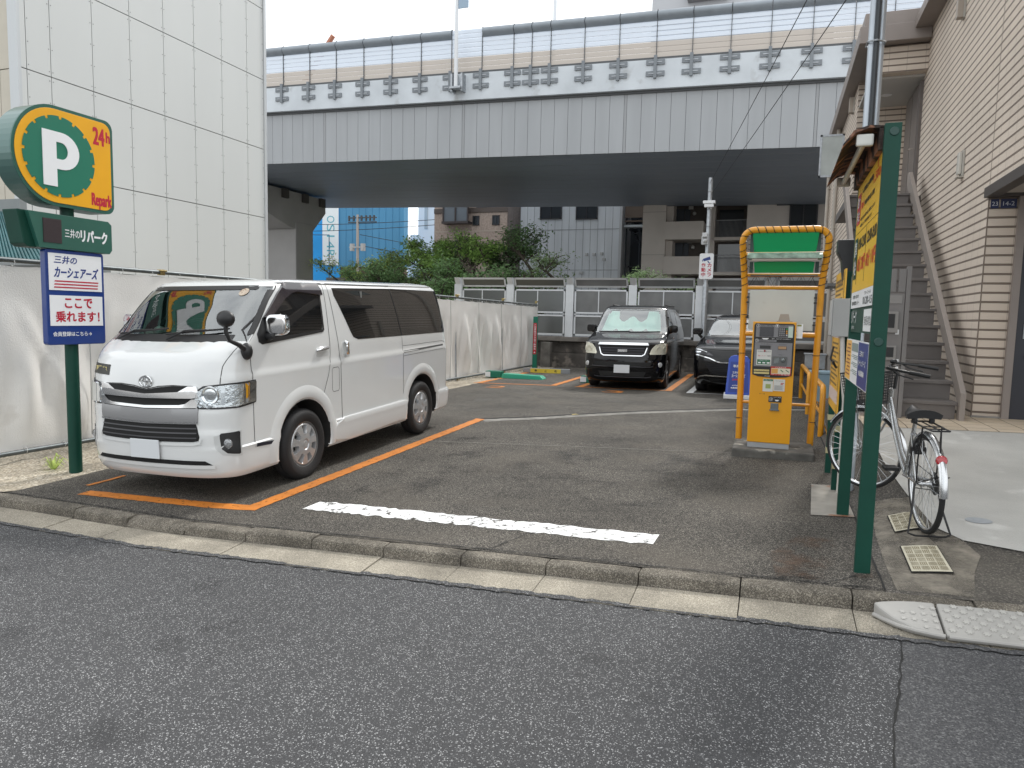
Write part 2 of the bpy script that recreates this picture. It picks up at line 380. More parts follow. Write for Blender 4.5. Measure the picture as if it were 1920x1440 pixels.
road2_m = asphalt('road_patch_asphalt', (.066,.066,.069), (.15,.15,.15), 120, .08, .8, .6, bump=.35)
side_m = asphalt('sidewalk_asphalt', (.058,.054,.048), (.20,.18,.16), 120, .25, 1.4, .6, warm=(.19,.17,.14))
gut_m = asphalt('gutter_concrete', (.25,.225,.18), (.38,.345,.285), 170, .38, 1.6, .4)
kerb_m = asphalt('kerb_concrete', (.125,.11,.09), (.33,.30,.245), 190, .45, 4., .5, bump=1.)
walk_m = mat('pale_concrete', (.50,.49,.46), .85, var=.16, vs=1.6, bump=.4, bs=90, tint=((.62,.61,.58), 2.3, .60))
dirt_m = asphalt('sandy_dirt', (.30,.26,.20), (.42,.38,.31), 40, .35, 3., .5, bump=1.2)
orange_m = wornpaint('orange_line_paint', srgb('c47626'), .36, 22)
whiteln_m = wornpaint('worn_white_line_paint', (.80,.80,.79), .395, 15)
# ------------------------------------------------------------------ ground, road, kerb
g = MB(); g.poly([(-1500,-1500,-.6),(1500,-1500,-.6),(1500,1500,-.6),(-1500,1500,-.6)])
struct('ground', g, mat('far_ground', (.27,.26,.25), .9, var=.2, vs=.05))
def skew(mb): mb.v = [(x+(.10+(y-3.985)*.167 if abs(x-.60) < .01 else 0), y, z) for x, y, z in mb.v]; mb.v = [(x, y, street(x)) for x, y, z in mb.v]; return mb
struct('road', skew(sheet(-45.4, .60, -14, 3.985, lambda x, y: street(x), 1.0)), road_m)
struct('road_patch', skew(sheet(.60, 30, -14, 3.985, lambda x, y: street(x), 1.0)), road2_m)
m = MB(); rnd = random.Random(3); x = .60; y = 3.985; pts = []
for i in range(70):
    pts.append((.70-i*.06*.167+rnd.uniform(-.006,.006)+.008*math.sin(i*.3), 3.985-i*.06))
vs = []; fs = []
for i, (a, b) in enumerate(pts): w = rnd.uniform(.002, .006); vs += [(a-w, b, street(a)+.004), (a+w, b, street(a)+.004)]
fs = [(i*2, i*2+2, i*2+3, i*2+1) for i in range(len(pts)-1)]
struct('road_seam', m.add(vs, fs), darkgap)
struct('parking_lot', sheet(-6.52, .68, 4.40, 22.3, H, .25), lot_m)
struct('parking_lot_side', sheet(.68, 2.6, 13.0, 23, lotz, .4), lot_m)
struct('sidewalk', sheet(.68, 6.5, 4.40, 13.0, H, .2), side_m)
struct('dirt_strip', sheet(-20, -6.52, 4.40, 22.6, lambda x, y: lotz(x, y)-.005+.02*math.sin(x*7+y*5)*math.sin(y*9), .2), dirt_m)
for nm, q, f_, c_, t_ in (('road_stain', [(-6,1.2),(-1.5,.6),(.2,1.4),(.1,3.2),(-3,3.7),(-6.5,3.0)], lambda x, y: street(x), (.052,.052,.054), .55), ('oil_stain', [(-3.6,5.6),(-.6,5.9),(-.4,8.0),(-2,9.4),(-3.8,8.5)], H, (.026,.024,.021), .52), ('pale_scuff', [(-3.9,10.4),(-.8,13.6),(.4,14.6),(-4.2,15.2),(-6.4,15.2),(-6.3,10.6)], H, (.12,.112,.10), .50)):
    struct(nm, drape(q, f=f_, dz=.0025), wornpaint(nm, c_, t_, 1.7, soft=.30))
# gutter slabs and kerb stones
gm = MB(); km = MB(); under = MB(); rnd = random.Random(5)
x = -16.3
while x < 8:
    a, b = x+.003, x+.597; dz = rnd.uniform(-.004, .004)
    for q in (0, 1):
        if q == 0:
            y0, y1 = 3.985+rnd.uniform(-.012,.01), 4.272
            v = [(a,y0,street(a)+.004+dz),(b,y0,street(b)+.004+dz),(b,y1,street(b)+.022+dz),(a,y1,street(a)+.022+dz)]
            gm.add(v+[(p[0],p[1],p[2]-.06) for p in v], [(0,1,2,3),(0,4,5,1),(1,5,6,2),(2,6,7,3),(3,7,4,0)])
        else:
            dz = rnd.uniform(-.006, .004)
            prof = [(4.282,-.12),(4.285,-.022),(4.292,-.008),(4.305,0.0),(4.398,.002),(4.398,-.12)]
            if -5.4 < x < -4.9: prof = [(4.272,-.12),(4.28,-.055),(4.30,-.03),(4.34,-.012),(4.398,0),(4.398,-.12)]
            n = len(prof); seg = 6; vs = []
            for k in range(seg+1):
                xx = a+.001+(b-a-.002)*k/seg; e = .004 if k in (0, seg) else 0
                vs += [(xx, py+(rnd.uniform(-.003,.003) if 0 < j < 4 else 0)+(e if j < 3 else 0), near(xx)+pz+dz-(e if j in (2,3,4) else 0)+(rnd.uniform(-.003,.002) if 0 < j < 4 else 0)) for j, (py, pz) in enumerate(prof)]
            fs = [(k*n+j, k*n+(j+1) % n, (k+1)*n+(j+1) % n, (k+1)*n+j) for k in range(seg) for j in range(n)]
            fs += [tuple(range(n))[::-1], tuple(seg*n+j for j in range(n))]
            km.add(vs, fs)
    x += .6
er = MB(); ribbon((-16,3.990),(.7,3.990),.05, f=lambda x,y: street(x), dz=.008, jit=.014, mb=er, step=.03); struct('road_edge', er, road_m); er = MB(); ribbon((.7,3.990),(8,3.990),.05, f=lambda x,y: street(x), dz=.008, jit=.014, mb=er, step=.03); struct('road_edge', er, road2_m)
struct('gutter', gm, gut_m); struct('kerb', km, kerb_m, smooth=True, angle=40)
struct('kerb_bed', sheet(-17, 8, 3.98, 4.42, lambda x, y: street(x)-.03, .5), darkgap)
# painted lines
def line(*segs, m=orange_m, name='parking_line', **k):
    mb = MB()
    for i, (a, b, w) in enumerate(segs): ribbon(a, b, w, mb=mb, dz=.004+.0015*i, **k)
    return struct(name, mb, m)
line(((-5.90,4.71),(-4.06,4.89),.15), ((-4.13,4.83),(-4.13,9.98),.15), ((-6.09,4.90),(-6.09,5.32),.05), ((-6.10,5.50),(-6.10,9.5),.13))
line(((-3.68,5.10),(-.70,4.99),.24), m=whiteln_m, name='white_line', jit=.022)
line(((-6.55,15.58),(-6.62,21.0),.15), ((-6.66,15.62),(-4.66,15.86),.10), ((-4.74,15.83),(-4.80,21.0),.15))
line(((-4.10,15.76),(-4.16,21.2),.15), ((-4.20,15.78),(-2.02,15.86),.09), ((-2.10,15.82),(-2.16,21.2),.15))
line(((-1.61,15.56),(-1.63,21.2),.14), ((-1.66,15.58),(.6,15.66),.06), m=mat('white_line_paint', (.72,.72,.71), .7, var=.15, vs=8))
for s, cx, cy in (('2', -5.80, 14.92), ('3', -3.16, 15.10)):
    gg, fs, asp = text_geo(s); mb = MB()
    mb.add([(cx-.22+.44*a, cy-.22+.44*b, H(cx, cy)+.005) for a, b in gg], fs); struct('bay_number', mb, orange_m)
# cracked step with cement strip, saw-cut line, seam at the sidewalk
P = [(-4.12,9.98),(-3.5,10.5),(-2.9,11.15),(-2.2,11.86),(-1.4,12.5),(-.54,13.15),(.2,13.5),(.68,13.7)]
mb = MB(); mc = MB()
for (a, b) in zip(P, P[1:]):
    o = Vector((.09, -.13)); ribbon(Vector(a)+o, Vector(b)+o, .22, mb=mb, jit=.02); ribbon(a, b, .075, mb=mc, dz=.008, jit=.016)
struct('cement_strip', mb, mat('cement_patch', (.22,.21,.19), .9, var=.3, vs=6, bump=.4)); struct('pavement_crack', mc, darkgap)
mb = MB(); ribbon((-5.6,7.9),(-.40,8.62), .022, mb=mb, jit=.004); struct('saw_cut', mb, mat('saw_cut_cement', (.20,.19,.17), .9, var=.3, vs=9))
mb = MB(); ribbon((.68,4.42),(.68,13), .012, mb=mb, jit=.003); ribbon((-6.5,4.43),(.68,4.43), .010, mb=mb, jit=.004, dz=.006)
for i, (a, b) in enumerate((((-1.3,5.25),(-1.62,4.85)),((-1.62,4.85),(-1.75,4.45)),((.35,4.42),(.55,4.62)),((.02,4.44),(.35,4.52)),((-4.9,4.5),(-4.3,4.42)))): ribbon(a, b, .007, mb=mb, jit=.003, step=.02, dz=.0062)
struct('pavement_crack', mb, darkgap)
drp = [(1.14,5.62),(1.26,5.36),(1.6,5.22),(6.5,5.05),(6.5,9.25),(1.08,9.08),(1.06,7.5)]
struct('path', drape(drp, dz=.008), walk_m)
tl = MB(); drape([(1.05,9.05),(6.5,9.30),(6.5,10.7),(1.05,10.7)], mb=tl, dz=.012)
tile_m = brickwall('cream_paving_tile', (.55,.45,.33), (.60,.50,.38), (.18,.14,.10), .3, .3, .006)
tt = tile_m.node_tree
for n in tt.nodes:
    if n.type == 'COMBXYZ':
        sx = [q for q in tt.nodes if q.type == 'SEPXYZ'][0]
        tt.links.new(sx.outputs['X'], n.inputs['X']); tt.links.new(sx.outputs['Y'], n.inputs['Y'])
struct('tile_landing', tl, tile_m)
# cement washed round the two pit covers, rusty stains of the posts, pale footing
drapes = MB(); drape([(.74,4.44),(1.12,4.44),(1.20,4.8),(1.30,5.1),(1.24,5.5),(1.15,5.9),(1.12,6.4),(.82,6.4),(.76,5.5),(.74,4.9)], mb=drapes, dz=.004)
struct('cement_patch', drapes, wornpaint('cement_wash', (.27,.24,.195), .36, 2.6, soft=.28))
struct('footing', drape([(.36,6.02),(.68,6.05),(.68,7.2),(.42,7.2)], dz=.006), mat('pale_footing', (.30,.28,.245), .9, var=.25, vs=5, tint=((.22,.10,.05), 4.5, .57)))
st = wornpaint('rust_stain', (.12,.07,.042), .48, 3.5, soft=.3)
struct('rust_stain', drape([(.1,4.46),(.64,4.5),(.66,5.3),(.25,5.4),(.05,4.9)], dz=.005), st)
# ================================================================== BUILDINGS
# ---- left building: pale boards with screws
wallb = mat('pale_wall_board', (.56,.575,.565), .55, var=.03, vs=.6, stretch=(1,1,.35))
lb = thing('panel_building', 'tall windowless building clad in pale grey screwed boards behind the white sheet fence', 'building', (-13, 9.35, 0))
ys = [9.40,9.53,10.0,10.89,11.78,12.67,13.56,14.45,15.34,15.97]; zs = [-.2,.55,2.34,4.13,5.92,7.71,9.50,11.29,13.1,14.9]
w = MB(); sc = MB()
w.box((-19.9,9.45,-.2),(-13.03,15.95,15), 1)
for a, b in zip(ys, ys[1:]):
    for c, d in zip(zs, zs[1:]):
        w.box((-13.03,a+.007,c+.009),(-13.0,b-.007,d-.009))
        if b-a > .4:
            k = c+.09
            while k < d:
                for yy in (a+.035, b-.035): sc.box((-13.0,yy-.008,k-.008),(-12.996,yy+.008,k+.008))
                k += .405
xs = [-19.9,-18.99,-18.08,-17.17,-16.26,-15.35,-14.44,-13.55,-13.25]
for a, b in zip(xs, xs[1:]):
    for c, d in zip(zs, zs[1:]): w.box((a+.007,9.42,c+.009),(b-.007,9.45,d-.009), 2)
w.build('wall', [wallb, mat('panel_joint_dark', (.10,.10,.09), .9), mat('cream_wall_board', (.52,.48,.40), .6, var=.05)], lb, w=True)
sc.build('screws', mat('screw_grey', (.2,.2,.2), .5), lb, w=True)
t = MB(); t.box((-13.22,9.36,-.2),(-12.985,9.42,15)); t.box((-13.03,15.97,-.2),(-12.97,16.06,15)); t.build('corner_trim', mat('trim_grey', (.50,.52,.53), .45, .2), lb, w=True)
t = MB(); t.box((-20,9.3,14.9),(-12.9,16.1,15.1)); t.build('roof', galv, lb, w=True)
# ---- shed with blue-green corrugated roof
sh = thing('metal_shed', 'low shed with a blue-green corrugated metal roof at the left edge behind the fence', 'shed', (-12, 8.4, 0))
rf = MB(); n = 70
for i in range(n):
    a, b = -15+i*.08, -15+(i+1)*.08
    if b > -9.75: break
    tp = lambda x: -15+(x+15)*(2.95/5.2)
    vs = [(a,7.5,2.26),(a+.03,7.5,2.29),(a+.05,7.5,2.29),(b,7.5,2.26),(tp(a),8.6,3.22),(tp(a+.03),8.6,3.25),(tp(a+.05),8.6,3.25),(tp(b),8.6,3.22)]
    rf.add(vs, [(0,1,5,4),(1,2,6,5),(2,3,7,6)])
rf.build('roof', mat('teal_sheet_metal', (.045,.15,.16), .45, .3, var=.25, vs=2), sh, w=True)
wl = MB(); wl.box((-14.9,7.55,-.1),(-9.9,8.5,2.24)); wl.box((-15,8.58,2.2),(-12.0,8.7,3.42)); wl.build('wall', mat('shed_wall', (.22,.24,.24), .7, var=.1), sh, w=True)
gt = MB(); gt.tube([(-15,7.45,2.22),(-9.8,7.45,2.22)], .05, 8); gt.build('gutter_pipe', mat('gutter_brown', (.12,.13,.13), .5), sh, w=True)
# ---- right building
bw_m = brickwall('beige_wall_tile', (.62,.53,.445), (.65,.56,.475), (.19,.15,.12), .30, .115, .014, vj=.42)
trimb = mat('brown_grey_trim', (.26,.225,.205), .5, .1, var=.06)
stepm = mat('taupe_steel_step', (.15,.135,.127), .55, .1, var=.12, vs=3)
rb = thing('tiled_apartment_building', 'two-storey apartment building faced in beige tiles with an outside staircase, right of the lot', 'building', (2.41, 10.4, .45))
w = MB()
w.box((2.41,4.2,3.30),(9,15.3,7.05)); w.box((2.41,10.4,.2),(9,15.3,3.299))       # upper floor oversails the porch
w.box((2.41,15.3,0),(9,26,7.05)); w.box((1.46,17.4,0),(2.41,26,7.05))
w.box((1.46,15.25,6.30),(2.41,15.45,6.78))                                          # tile band over the landing
w.build('wall', bw_m, rb, w=True)
w = MB(); w.box((2.36,4.15,3.22),(2.50,10.42,3.34)); w.box((2.50,10.30,3.22),(9,10.42,3.34)); w.build('porch_lintel', mat('dark_lintel', (.07,.06,.055), .5), rb, w=True)
w = MB(); w.box((2.50,4.2,3.26),(8.9,10.3,3.30)); w.build('porch_ceiling', mat('porch_white', (.45,.42,.38), .7), rb, w=True)
w = MB(); w.box((2.12,4.0,6.98),(9.2,15.2,7.16)); w.box((2.22,4.1,7.16),(9.2,15.3,7.36))
w.box((1.22,15.02,6.80),(2.4,26.2,7.10)); w.box((1.30,15.12,7.10),(2.4,26.2,7.36)); w.build('eaves', trimb, rb, w=True, bevel=.01)
w = MB(); w.box((1.48,15.46,6.26),(2.41,17.4,6.30)); w.build('landing_ceiling', mat('ceiling_white', (.50,.49,.47), .7), rb, w=True)
w = MB(); w.lathe([(.0,0),(.09,0),(.10,.012),(.0,.013)], (1.9,16.5,6.262), NZ, 20); w.build('downlight', white_p, rb, w=True)
w = MB()
for yy in [4.6+.12*i for i in range(88)]: w.box((2.35,yy,7.40),(2.365,yy+.02,8.2))
w.tube([(2.36,4.5,8.22),(2.36,15.2,8.22)], .03, 8); w.box((2.33,4.5,7.40),(2.38,15.2,7.43)); w.build('roof_railing', mat('rail_steel', (.45,.44,.42), .4, .5), rb, w=True)
# upstairs door in the side wall
d = MB(); d.box((2.36,15.55,4.02),(2.42,17.05,6.22)); dr = d.build('upstairs_door', mat('brown_door', (.14,.12,.11), .4, .2, var=.06), rb, w=True)
d = MB(); d.box((2.34,15.62,4.05),(2.362,16.25,6.15)); d.box((2.34,16.30,4.05),(2.362,16.98,6.15)); d.build('door_leaf', mat('brown_leaf', (.17,.15,.14), .4, .2), dr)
dr2 = MB(); dr2.tube([(2.33,15.72,5.0),(2.27,15.72,5.0),(2.27,15.85,5.0)], .012, 8); dr2.build('handle', chrome, dr)
for o in dr.children:
    for v in o.data.vertices: v.co -= Vector((2.41,10.4,.45))
# porch front door
d = MB(); d.box((2.72,10.33,.46),(2.80,10.42,3.22)); d.box((2.80,10.33,3.10),(3.9,10.42,3.22)); d.build('door_frame', trimb, rb, w=True)
d = MB(); d.box((2.80,10.36,.46),(3.75,10.40,3.10)); fd = d.build('front_door', mat('navy_door', (.022,.024,.034), .35, var=.1), rb, w=True)
d = MB(); d.sphere((2.94-2.41,10.31-10.4,1.28-.45), .028); d.cyl((2.94-2.41,10.36-10.4,1.28-.45),(2.94-2.41,10.31-10.4,1.28-.45), .012); d.build('door_knob', chrome, fd)
d = MB(); d.box((2.88-2.41,10.345-10.4,1.50-.45),(3.0-2.41,10.359-10.4,1.68-.45)); d.build('intercom_plate', galv, fd)
w = MB(); w.box((2.405,10.36,.42),(2.80,10.398,.52)); w.build('wall_base', conc, rb, w=True)
# address plates
for x0, x1, s, lab in ((2.435,2.52,'23',None), (2.54,2.705,'14-2',None)):
    p = MB(); p.box((x0,10.386,3.09),(x1,10.398,3.20), 0); p.text(s, (x0,10.386,3.09), X, Z, NY, (x1-x0)*.14, .03, (x1-x0)*.72, .05, 1, th=.001)
    tag(p.build('address_plate', [mat('navy_plate', (.02,.03,.09), .4), mat('plate_white', (.6,.62,.65), .5)], rb, w=True), label='small navy plate reading %s beside the porch door' % s)
# wall lamps and vents on the tiled side wall
def wall_lamp(y, z, hh, ww, label, name='wall_lamp', cat='lamp', X0=2.41, m0='frost'):
    t = thing(name, label, cat, (X0, y, z))
    b = MB(); b.box((-.03,-ww/2,-hh/2),(0,ww/2,hh/2)); b.build('back_box', mat('lamp_frame', (.42,.40,.36), .4, .2), t, bevel=.006)
    if m0:
        b = MB(); b.box((-.075,-ww/2+.02,-hh/2+.03),(-.031,ww/2-.02,hh/2-.02)); b.build('shade', mat('frosted_shade', (.55,.53,.48), .25), t, bevel=.012)
        b = MB(); b.box((-.085,-ww/2,-hh/2-.015),(0,ww/2,-hh/2-.001)); b.build('rim', mat('lamp_frame'), t)
    else:
        b = MB(); b.box((-.11,-ww/2+.01,-hh/2+.01),(-.03,ww/2-.01,hh/2)); b.build('hood', mat('vent_beige', (.38,.33,.28), .5), t, bevel=.006)
    return t
wall_lamp(11.88, 3.93, .36, .16, 'frosted rectangular wall lamp on the beige tiled wall above the stairs')
wall_lamp(12.55, 6.30, .28, .14, 'small beige box vent high on the tiled wall near the eaves', 'wall_vent', 'vent', m0=None)
wall_lamp(18.2, 6.55, .34, .20, 'beige box vent under the eaves of the far tiled wall, beside the grey pole', 'wall_vent', 'vent', X0=1.46, m0=None)
wall_lamp(20.5, 5.9, .3, .22, 'dark box vent lower on the far tiled wall behind the board lamp', 'wall_vent', 'vent', X0=1.46, m0=None)
# pipes down the far tiled wall
pipem = mat('pipe_beige', (.42,.38,.33), .45, var=.08)
for k, (yy, zt, r, lab) in enumerate(((24.6,6.9,.055,'thin beige downpipe at the far end of the tiled wall'), (21.3,6.9,.055,'long beige downpipe down the tiled wall behind the white panel'), (17.75,3.2,.05,'short beige vent pipe beside the corner of the tiled wall'))):
    p = MB(); p.tube([(1.38,yy,.1),(1.38,yy,zt)], r, 10)
    for z in (1,2.6,4.2,5.8):
        if z < zt: p.box((1.36,yy-.07,z),(1.46,yy+.07,z+.03))
    tag(p.build('drain_pipe', pipem, smooth=True), lab, 'pipe', 'beige pipes on the tiled wall')
p = MB(); p.tube([(1.12,15.6,.1),(1.12,15.6,1.9),(1.14,15.65,2.05),(1.25,15.75,2.14),(1.45,15.9,2.14)], .085, 12); p.tube([(1.12,15.6,.9),(1.12,15.6,.95)], .10, 12); p.tube([(1.12,15.6,1.6),(1.12,15.6,1.65)], .10, 12)
tag(p.build('drain_pipe', mat('pipe_grey_beige', (.30,.27,.24), .5, var=.1), smooth=True), 'thick grey pipe with an elbow at its top, right of the yellow frame', 'pipe')
# frosted panel on the far wall
t = thing('privacy_panel', 'frosted white framed panel sticking out from the tiled wall', 'panel', (1.2, 17.2, 5.26))
b = MB(); b.box((-.42,0,-.42),(.0,.03,.42)); b.build('pane', mat('frosted_pane', (.42,.45,.43), .3, var=.15, vs=3), t)
b = MB()
for a, c in (((-.45,-.01,-.45),(-.41,.04,.45)),((-.01,-.01,-.45),(.03,.04,.45)),((-.45,-.01,.41),(.03,.04,.45)),((-.45,-.01,-.45),(.03,.04,-.41)),((.0,.0,.25),(.26,.03,.29)),((.0,.0,-.3),(.26,.03,-.26))): b.box(a, c)
b.build('frame', galv, t)
p = MB(); p.box((.95,15.2,2.36),(1.45,16.3,2.42)); p.box((1.0,15.25,2.28),(1.05,15.3,2.36)); tag(p.build('small_awning', mat('awning_grey', (.16,.16,.16), .5)), 'small grey flat awning on the tiled wall behind the black speaker', 'awning')
# staircase
st = thing('outdoor_staircase', 'straight taupe steel staircase climbing along the beige tiled wall', 'staircase', (1.75, 10.0, .45))
NS = 15; z0, z1, y0, y1 = .47, 4.0, 10.05, 15.0; rz = (z1-z0)/NS; ry = (y1-y0)/NS
for i in range(NS):
    b = MB(); ya = y0+i*ry; za = z0+i*rz
    b.box((1.18,ya,za+(.0 if i else -.02)),(2.16,ya+.02,za+rz-.04)); b.box((1.16,ya-.03,za+rz-.04),(2.18,ya+ry+.01,za+rz))
    b.build('step', stepm, st, w=True, bevel=.004)
b = MB()
for x in (2.18, 1.10):
    b.prism([(y0-.12,z0-.02),(y0+.02,z0-.02),(y0+.02,z0+.22),(y1+.1,z1+.22),(y1+.1,z1+.42),(y1-.05,z1+.42),(y0-.12,z0+.36)], (x,0,0), Y, Z, X, .06)
b.build('stringer', mat('stringer_beige', (.27,.235,.21), .5, var=.05), st, w=True, bevel=.004)
b = MB(); b.box((1.16,y1,z1-.16),(2.40,17.4,z1)); b.build('landing', stepm, st, w=True)
b = MB(); b.tube([(1.30,10.9,1.0),(1.30,10.9,2.55),(1.30,11.3,2.75)], .02, 8); b.build('handrail', galv, st, w=True, smooth=True)

# gate post with letter slot and intercom
gp = thing('gate_post_unit', 'grey entrance panel with intercom and slatted top at the foot of the stairs', 'gate post', (1.38, 9.9, .40))
gm_ = mat('gate_grey_brown', (.19,.18,.175), .5, .2, var=.05)
b = MB(); b.box((-.17,0,-.05),(.12,.07,1.62))
for i in range(3): b.box((-.17+i*.105,0,1.64),(-.09+i*.105,.03,1.92))
b.box((-.17,.03,1.70),(.12,.05,1.73)); b.box((.125,-.01,-.05),(.175,.08,1.95)); b.build('panel', gm_, gp, bevel=.004)
b = MB(); b.box((-.12,-.008,1.50),(.09,-.001,1.60)); b.build('nameplate', mat('gate_plate', (.24,.23,.22), .45), gp)
b = MB(); b.box((-.10,-.04,1.14),(.06,-.001,1.40)); ic = b.build('intercom', mat('gate_plate'), gp, bevel=.006)
b = MB(); b.box((-.05,-.046,1.20),(.02,-.0405,1.37)); b.build('screen', blackpl, ic)
b = MB(); b.box((-.08,-.035,.80),(.06,-.001,.98)); ic = b.build('key_pad', mat('gate_plate'), gp, bevel=.006)
b = MB(); b.box((-.05,-.042,.84),(.03,-.0355,.96)); b.build('screen', blackpl, ic)
b = MB(); b.box((.04,-.006,1.12),(.08,-.001,1.18)); b.build('sticker', white_p, gp)
for z_ in (.76,.68): b = MB(); b.box((.065,-.006,z_),(.10,-.001,z_+.055)); b.build('sticker', white_p, gp)
b = MB(); b.box((-.10,-.012,.05),(-.095,-.001,.62)); b.box((.0,-.012,.05),(.005,-.001,.62)); b.box((-.10,-.012,.615),(.005,-.001,.62)); b.build('groove', darkgap, gp)
p = MB(); p.tube([(2.86,9.35,.40),(2.86,9.35,1.28)], .022, 10); tag(p.build('handrail_post', galv, smooth=True), 'thin round steel post standing on the tiles in front of the navy door', 'post')
# ---- elevated highway
hw = thing('elevated_highway', 'elevated highway with grey panelled girder and white noise wall crossing behind the lot', 'highway', (0, 34, 9.25))
SL = -.0255
def shear(mb): mb.v = [(a, b, c+SL*a) for a, b, c in mb.v]; return mb
XA, XB = -90, 45
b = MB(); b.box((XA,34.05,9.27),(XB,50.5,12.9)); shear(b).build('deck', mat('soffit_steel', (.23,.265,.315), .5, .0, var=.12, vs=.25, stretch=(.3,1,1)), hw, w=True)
b = MB(); y = 35.2; rnd = random.Random(2)
while y < 50.3:
    b = MB(); b.box((XA,y,9.262),(XB,y+.025,9.269)); shear(b).build('soffit_seam', mat('seam_light', (.30,.32,.34), .5), hw, w=True)
    y += 1.32
b = MB(); x = XA; i = 0
while x < XB:
    wd = .68 if i % 13 else .13
    b.box((x+.008,34.0,9.25),(x+wd-.008,34.045,11.90), 0 if i % 13 else 1); x += wd; i += 1
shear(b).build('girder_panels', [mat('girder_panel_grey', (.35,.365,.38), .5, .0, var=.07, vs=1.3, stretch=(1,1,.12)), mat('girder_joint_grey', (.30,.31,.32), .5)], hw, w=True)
b = MB(); b.box((XA,34.03,9.24),(XB,34.07,12.0)); b.box((XA,33.92,11.90),(XB,34.1,12.02)); b.box((XA,33.8,13.30),(XB,34.2,13.42)); shear(b).build('shadow_gap', mat('gap_grey', (.10,.105,.11), .8), hw, w=True)
b = MB(); b.box((XA,33.72,12.02),(XB,34.15,13.30)); shear(b).build('parapet', mat('parapet_concrete', (.58,.62,.655), .8, var=.12, vs=.8, bump=.3, bs=6, tint=((.42,.44,.45), 1.1, .62)), hw, w=True)
def px2x(px, Yp):      # station of the photo's brackets along the parapet
    return Yp*math.tan(math.atan((px-960)/1333)-R(20))
BX = [-30.5,-28.4]+[px2x(q, 33.7) for q in (531,579,627,677,728,781,836,891,948,981,1015,1076,1139,1206,1271,1340,1412,1487,1562)]+[4.0,5.9,7.8]
for q in BX:
    b = MB(); b.box((q-.07,33.60,12.45),(q+.07,33.70,13.45), 0)
    for z in (12.55, 13.05): b.box((q-.42,33.66,z),(q+.42,33.715,z+.22), 0); b.box((q-.30,33.64,z+.09),(q+.30,33.66,z+.13), 1)
    shear(b).build('bracket', [mat('bracket_grey', (.20,.22,.24), .6), galv], hw, w=True)
wn = MB(); wb = MB(); cap = MB(); pst = MB(); allx = [XA]+BX+[XB]
for a, c in zip(allx, allx[1:]):
    nn = 5; z0_, z1_ = 14.13, 15.06
    gapcap = abs((a+c)/2-px2x(863, 33.7)) < .8
    top = 15.5 if gapcap else z1_
    k = 0; z = z0_
    while z < top-.05:
        h = .225; wn.prism([(0,0),(-.02,.02),(-.02,h-.05),(.015,h-.01),(.015,h)], (a+.012,33.86,z), Y, Z, X, c-a-.024); z += h
    z = 13.42
    for k in range(3): wb.prism([(0,0),(-.012,.02),(-.012,.19),(.012,.22),(.012,.235)], (a+.012,33.86,z), Y, Z, X, c-a-.024); z += .236
    if not gapcap:
        nseg = 10; prof = [(.04-.20*math.sin(math.pi*t/nseg), .0+.46*t/nseg) for t in range(nseg+1)]
        cap.prism([(q[0]-.02, q[1]) for q in prof]+[(.25,.46),(.25,0)], (a+.02,33.86,15.05), Y, Z, X, c-a-.04)
    pst = MB(); pst.box((a-.012,33.80,13.42),(a+.012,33.9,15.52)); shear(pst).build('panel_post', mat('post_dark', (.09,.10,.11), .6), hw, w=True)
shear(wn).build('noise_panels', mat('white_rib_panel', (.66,.72,.80), .35, .1), hw, w=True)
shear(wb).build('beige_panels', mat('beige_rib_panel', (.52,.47,.42), .45), hw, w=True)
shear(cap).build('top_cap', mat('cap_grey', (.25,.28,.31), .75, var=.1, vs=2), hw, w=True, smooth=True, angle=30)

bc = MB(); bc.box((XA,50.2,12.9),(XB,50.5,15.0)); shear(bc).build('far_parapet', mat('parapet_concrete'), hw, w=True)
pr = thing('highway_pier', 'grey concrete hammerhead pier carrying the elevated highway beside the pale building', 'pier', (-33.5, 43, 0))
pm = mat('pier_concrete', (.39,.38,.37), .8, var=.1, vs=.6)
b = MB(); b.box((-36.5,42,-.5),(-31.55,44,7.9)); b.build('column', pm, pr, w=True, bevel=.08)
b = MB(); b.prism([(35.5,9.9),(35.5,9.0),(41.6,7.4),(44.0,7.4),(45.6,8.9),(45.6,9.9)], (-36.0,0,0), Y, Z, X, 4.4); b.build('pier_cap', pm, pr, w=True, bevel=.05)
b = MB()
for yy in (36.4,38.6,40.8,43,45.0): b.cbox((-31.5,yy,9.6),(.25,.55,.6)); 
b.build('bearing', mat('bearing_dark', (.07,.065,.06), .7), pr, w=True)
# ================================================================== BACK OF THE LOT
sw = thing('stone_wall', 'low dark weathered stone wall with coping along the back of the lot', 'wall', (-3, 22.4, 0))
stone = mat('dark_stained_stone', (.075,.066,.058), .9, var=.55, vs=2.2, bump=1., bs=22, tint=((.19,.165,.14), 3.2, .56), det=8)
b = MB(); b.box((-12,22.22,-.2),(5,22.9,.50)); b.box((-12,22.34,.50),(5,22.9,.88)); b.build('base', stone, sw, w=True, bevel=.02)
b = MB(); b.box((-12,22.2,.88),(5,22.9,1.02)); b.build('coping', mat('coping_stone', (.16,.145,.13), .85, var=.4, vs=3, bump=.6, bs=40), sw, w=True, bevel=.015)
b = MB(); b.box((-7.05,22.0,0),(-6.72,22.25,.84)); b.build('pier', mat('pier_stone', (.15,.14,.125), .9, var=.35, vs=4, bump=.6), sw, w=True, bevel=.02)
nb = thing('noise_barrier', 'grey noise barrier of smoky panels in white frames on the stone wall', 'barrier', (-3, 22.5, 1.02))
frm = mat('barrier_frame', (.62,.64,.66), .4, .3, var=.08); smk = glassy('smoky_panel', (.30,.31,.31), .10, .35)
smk2 = mat('smoky_sheet', (.16,.163,.163), .25, var=.25, vs=1.5)
PX_ = [-10.2,-8.30,-6.24,-4.19,-2.14,-.09,1.96]
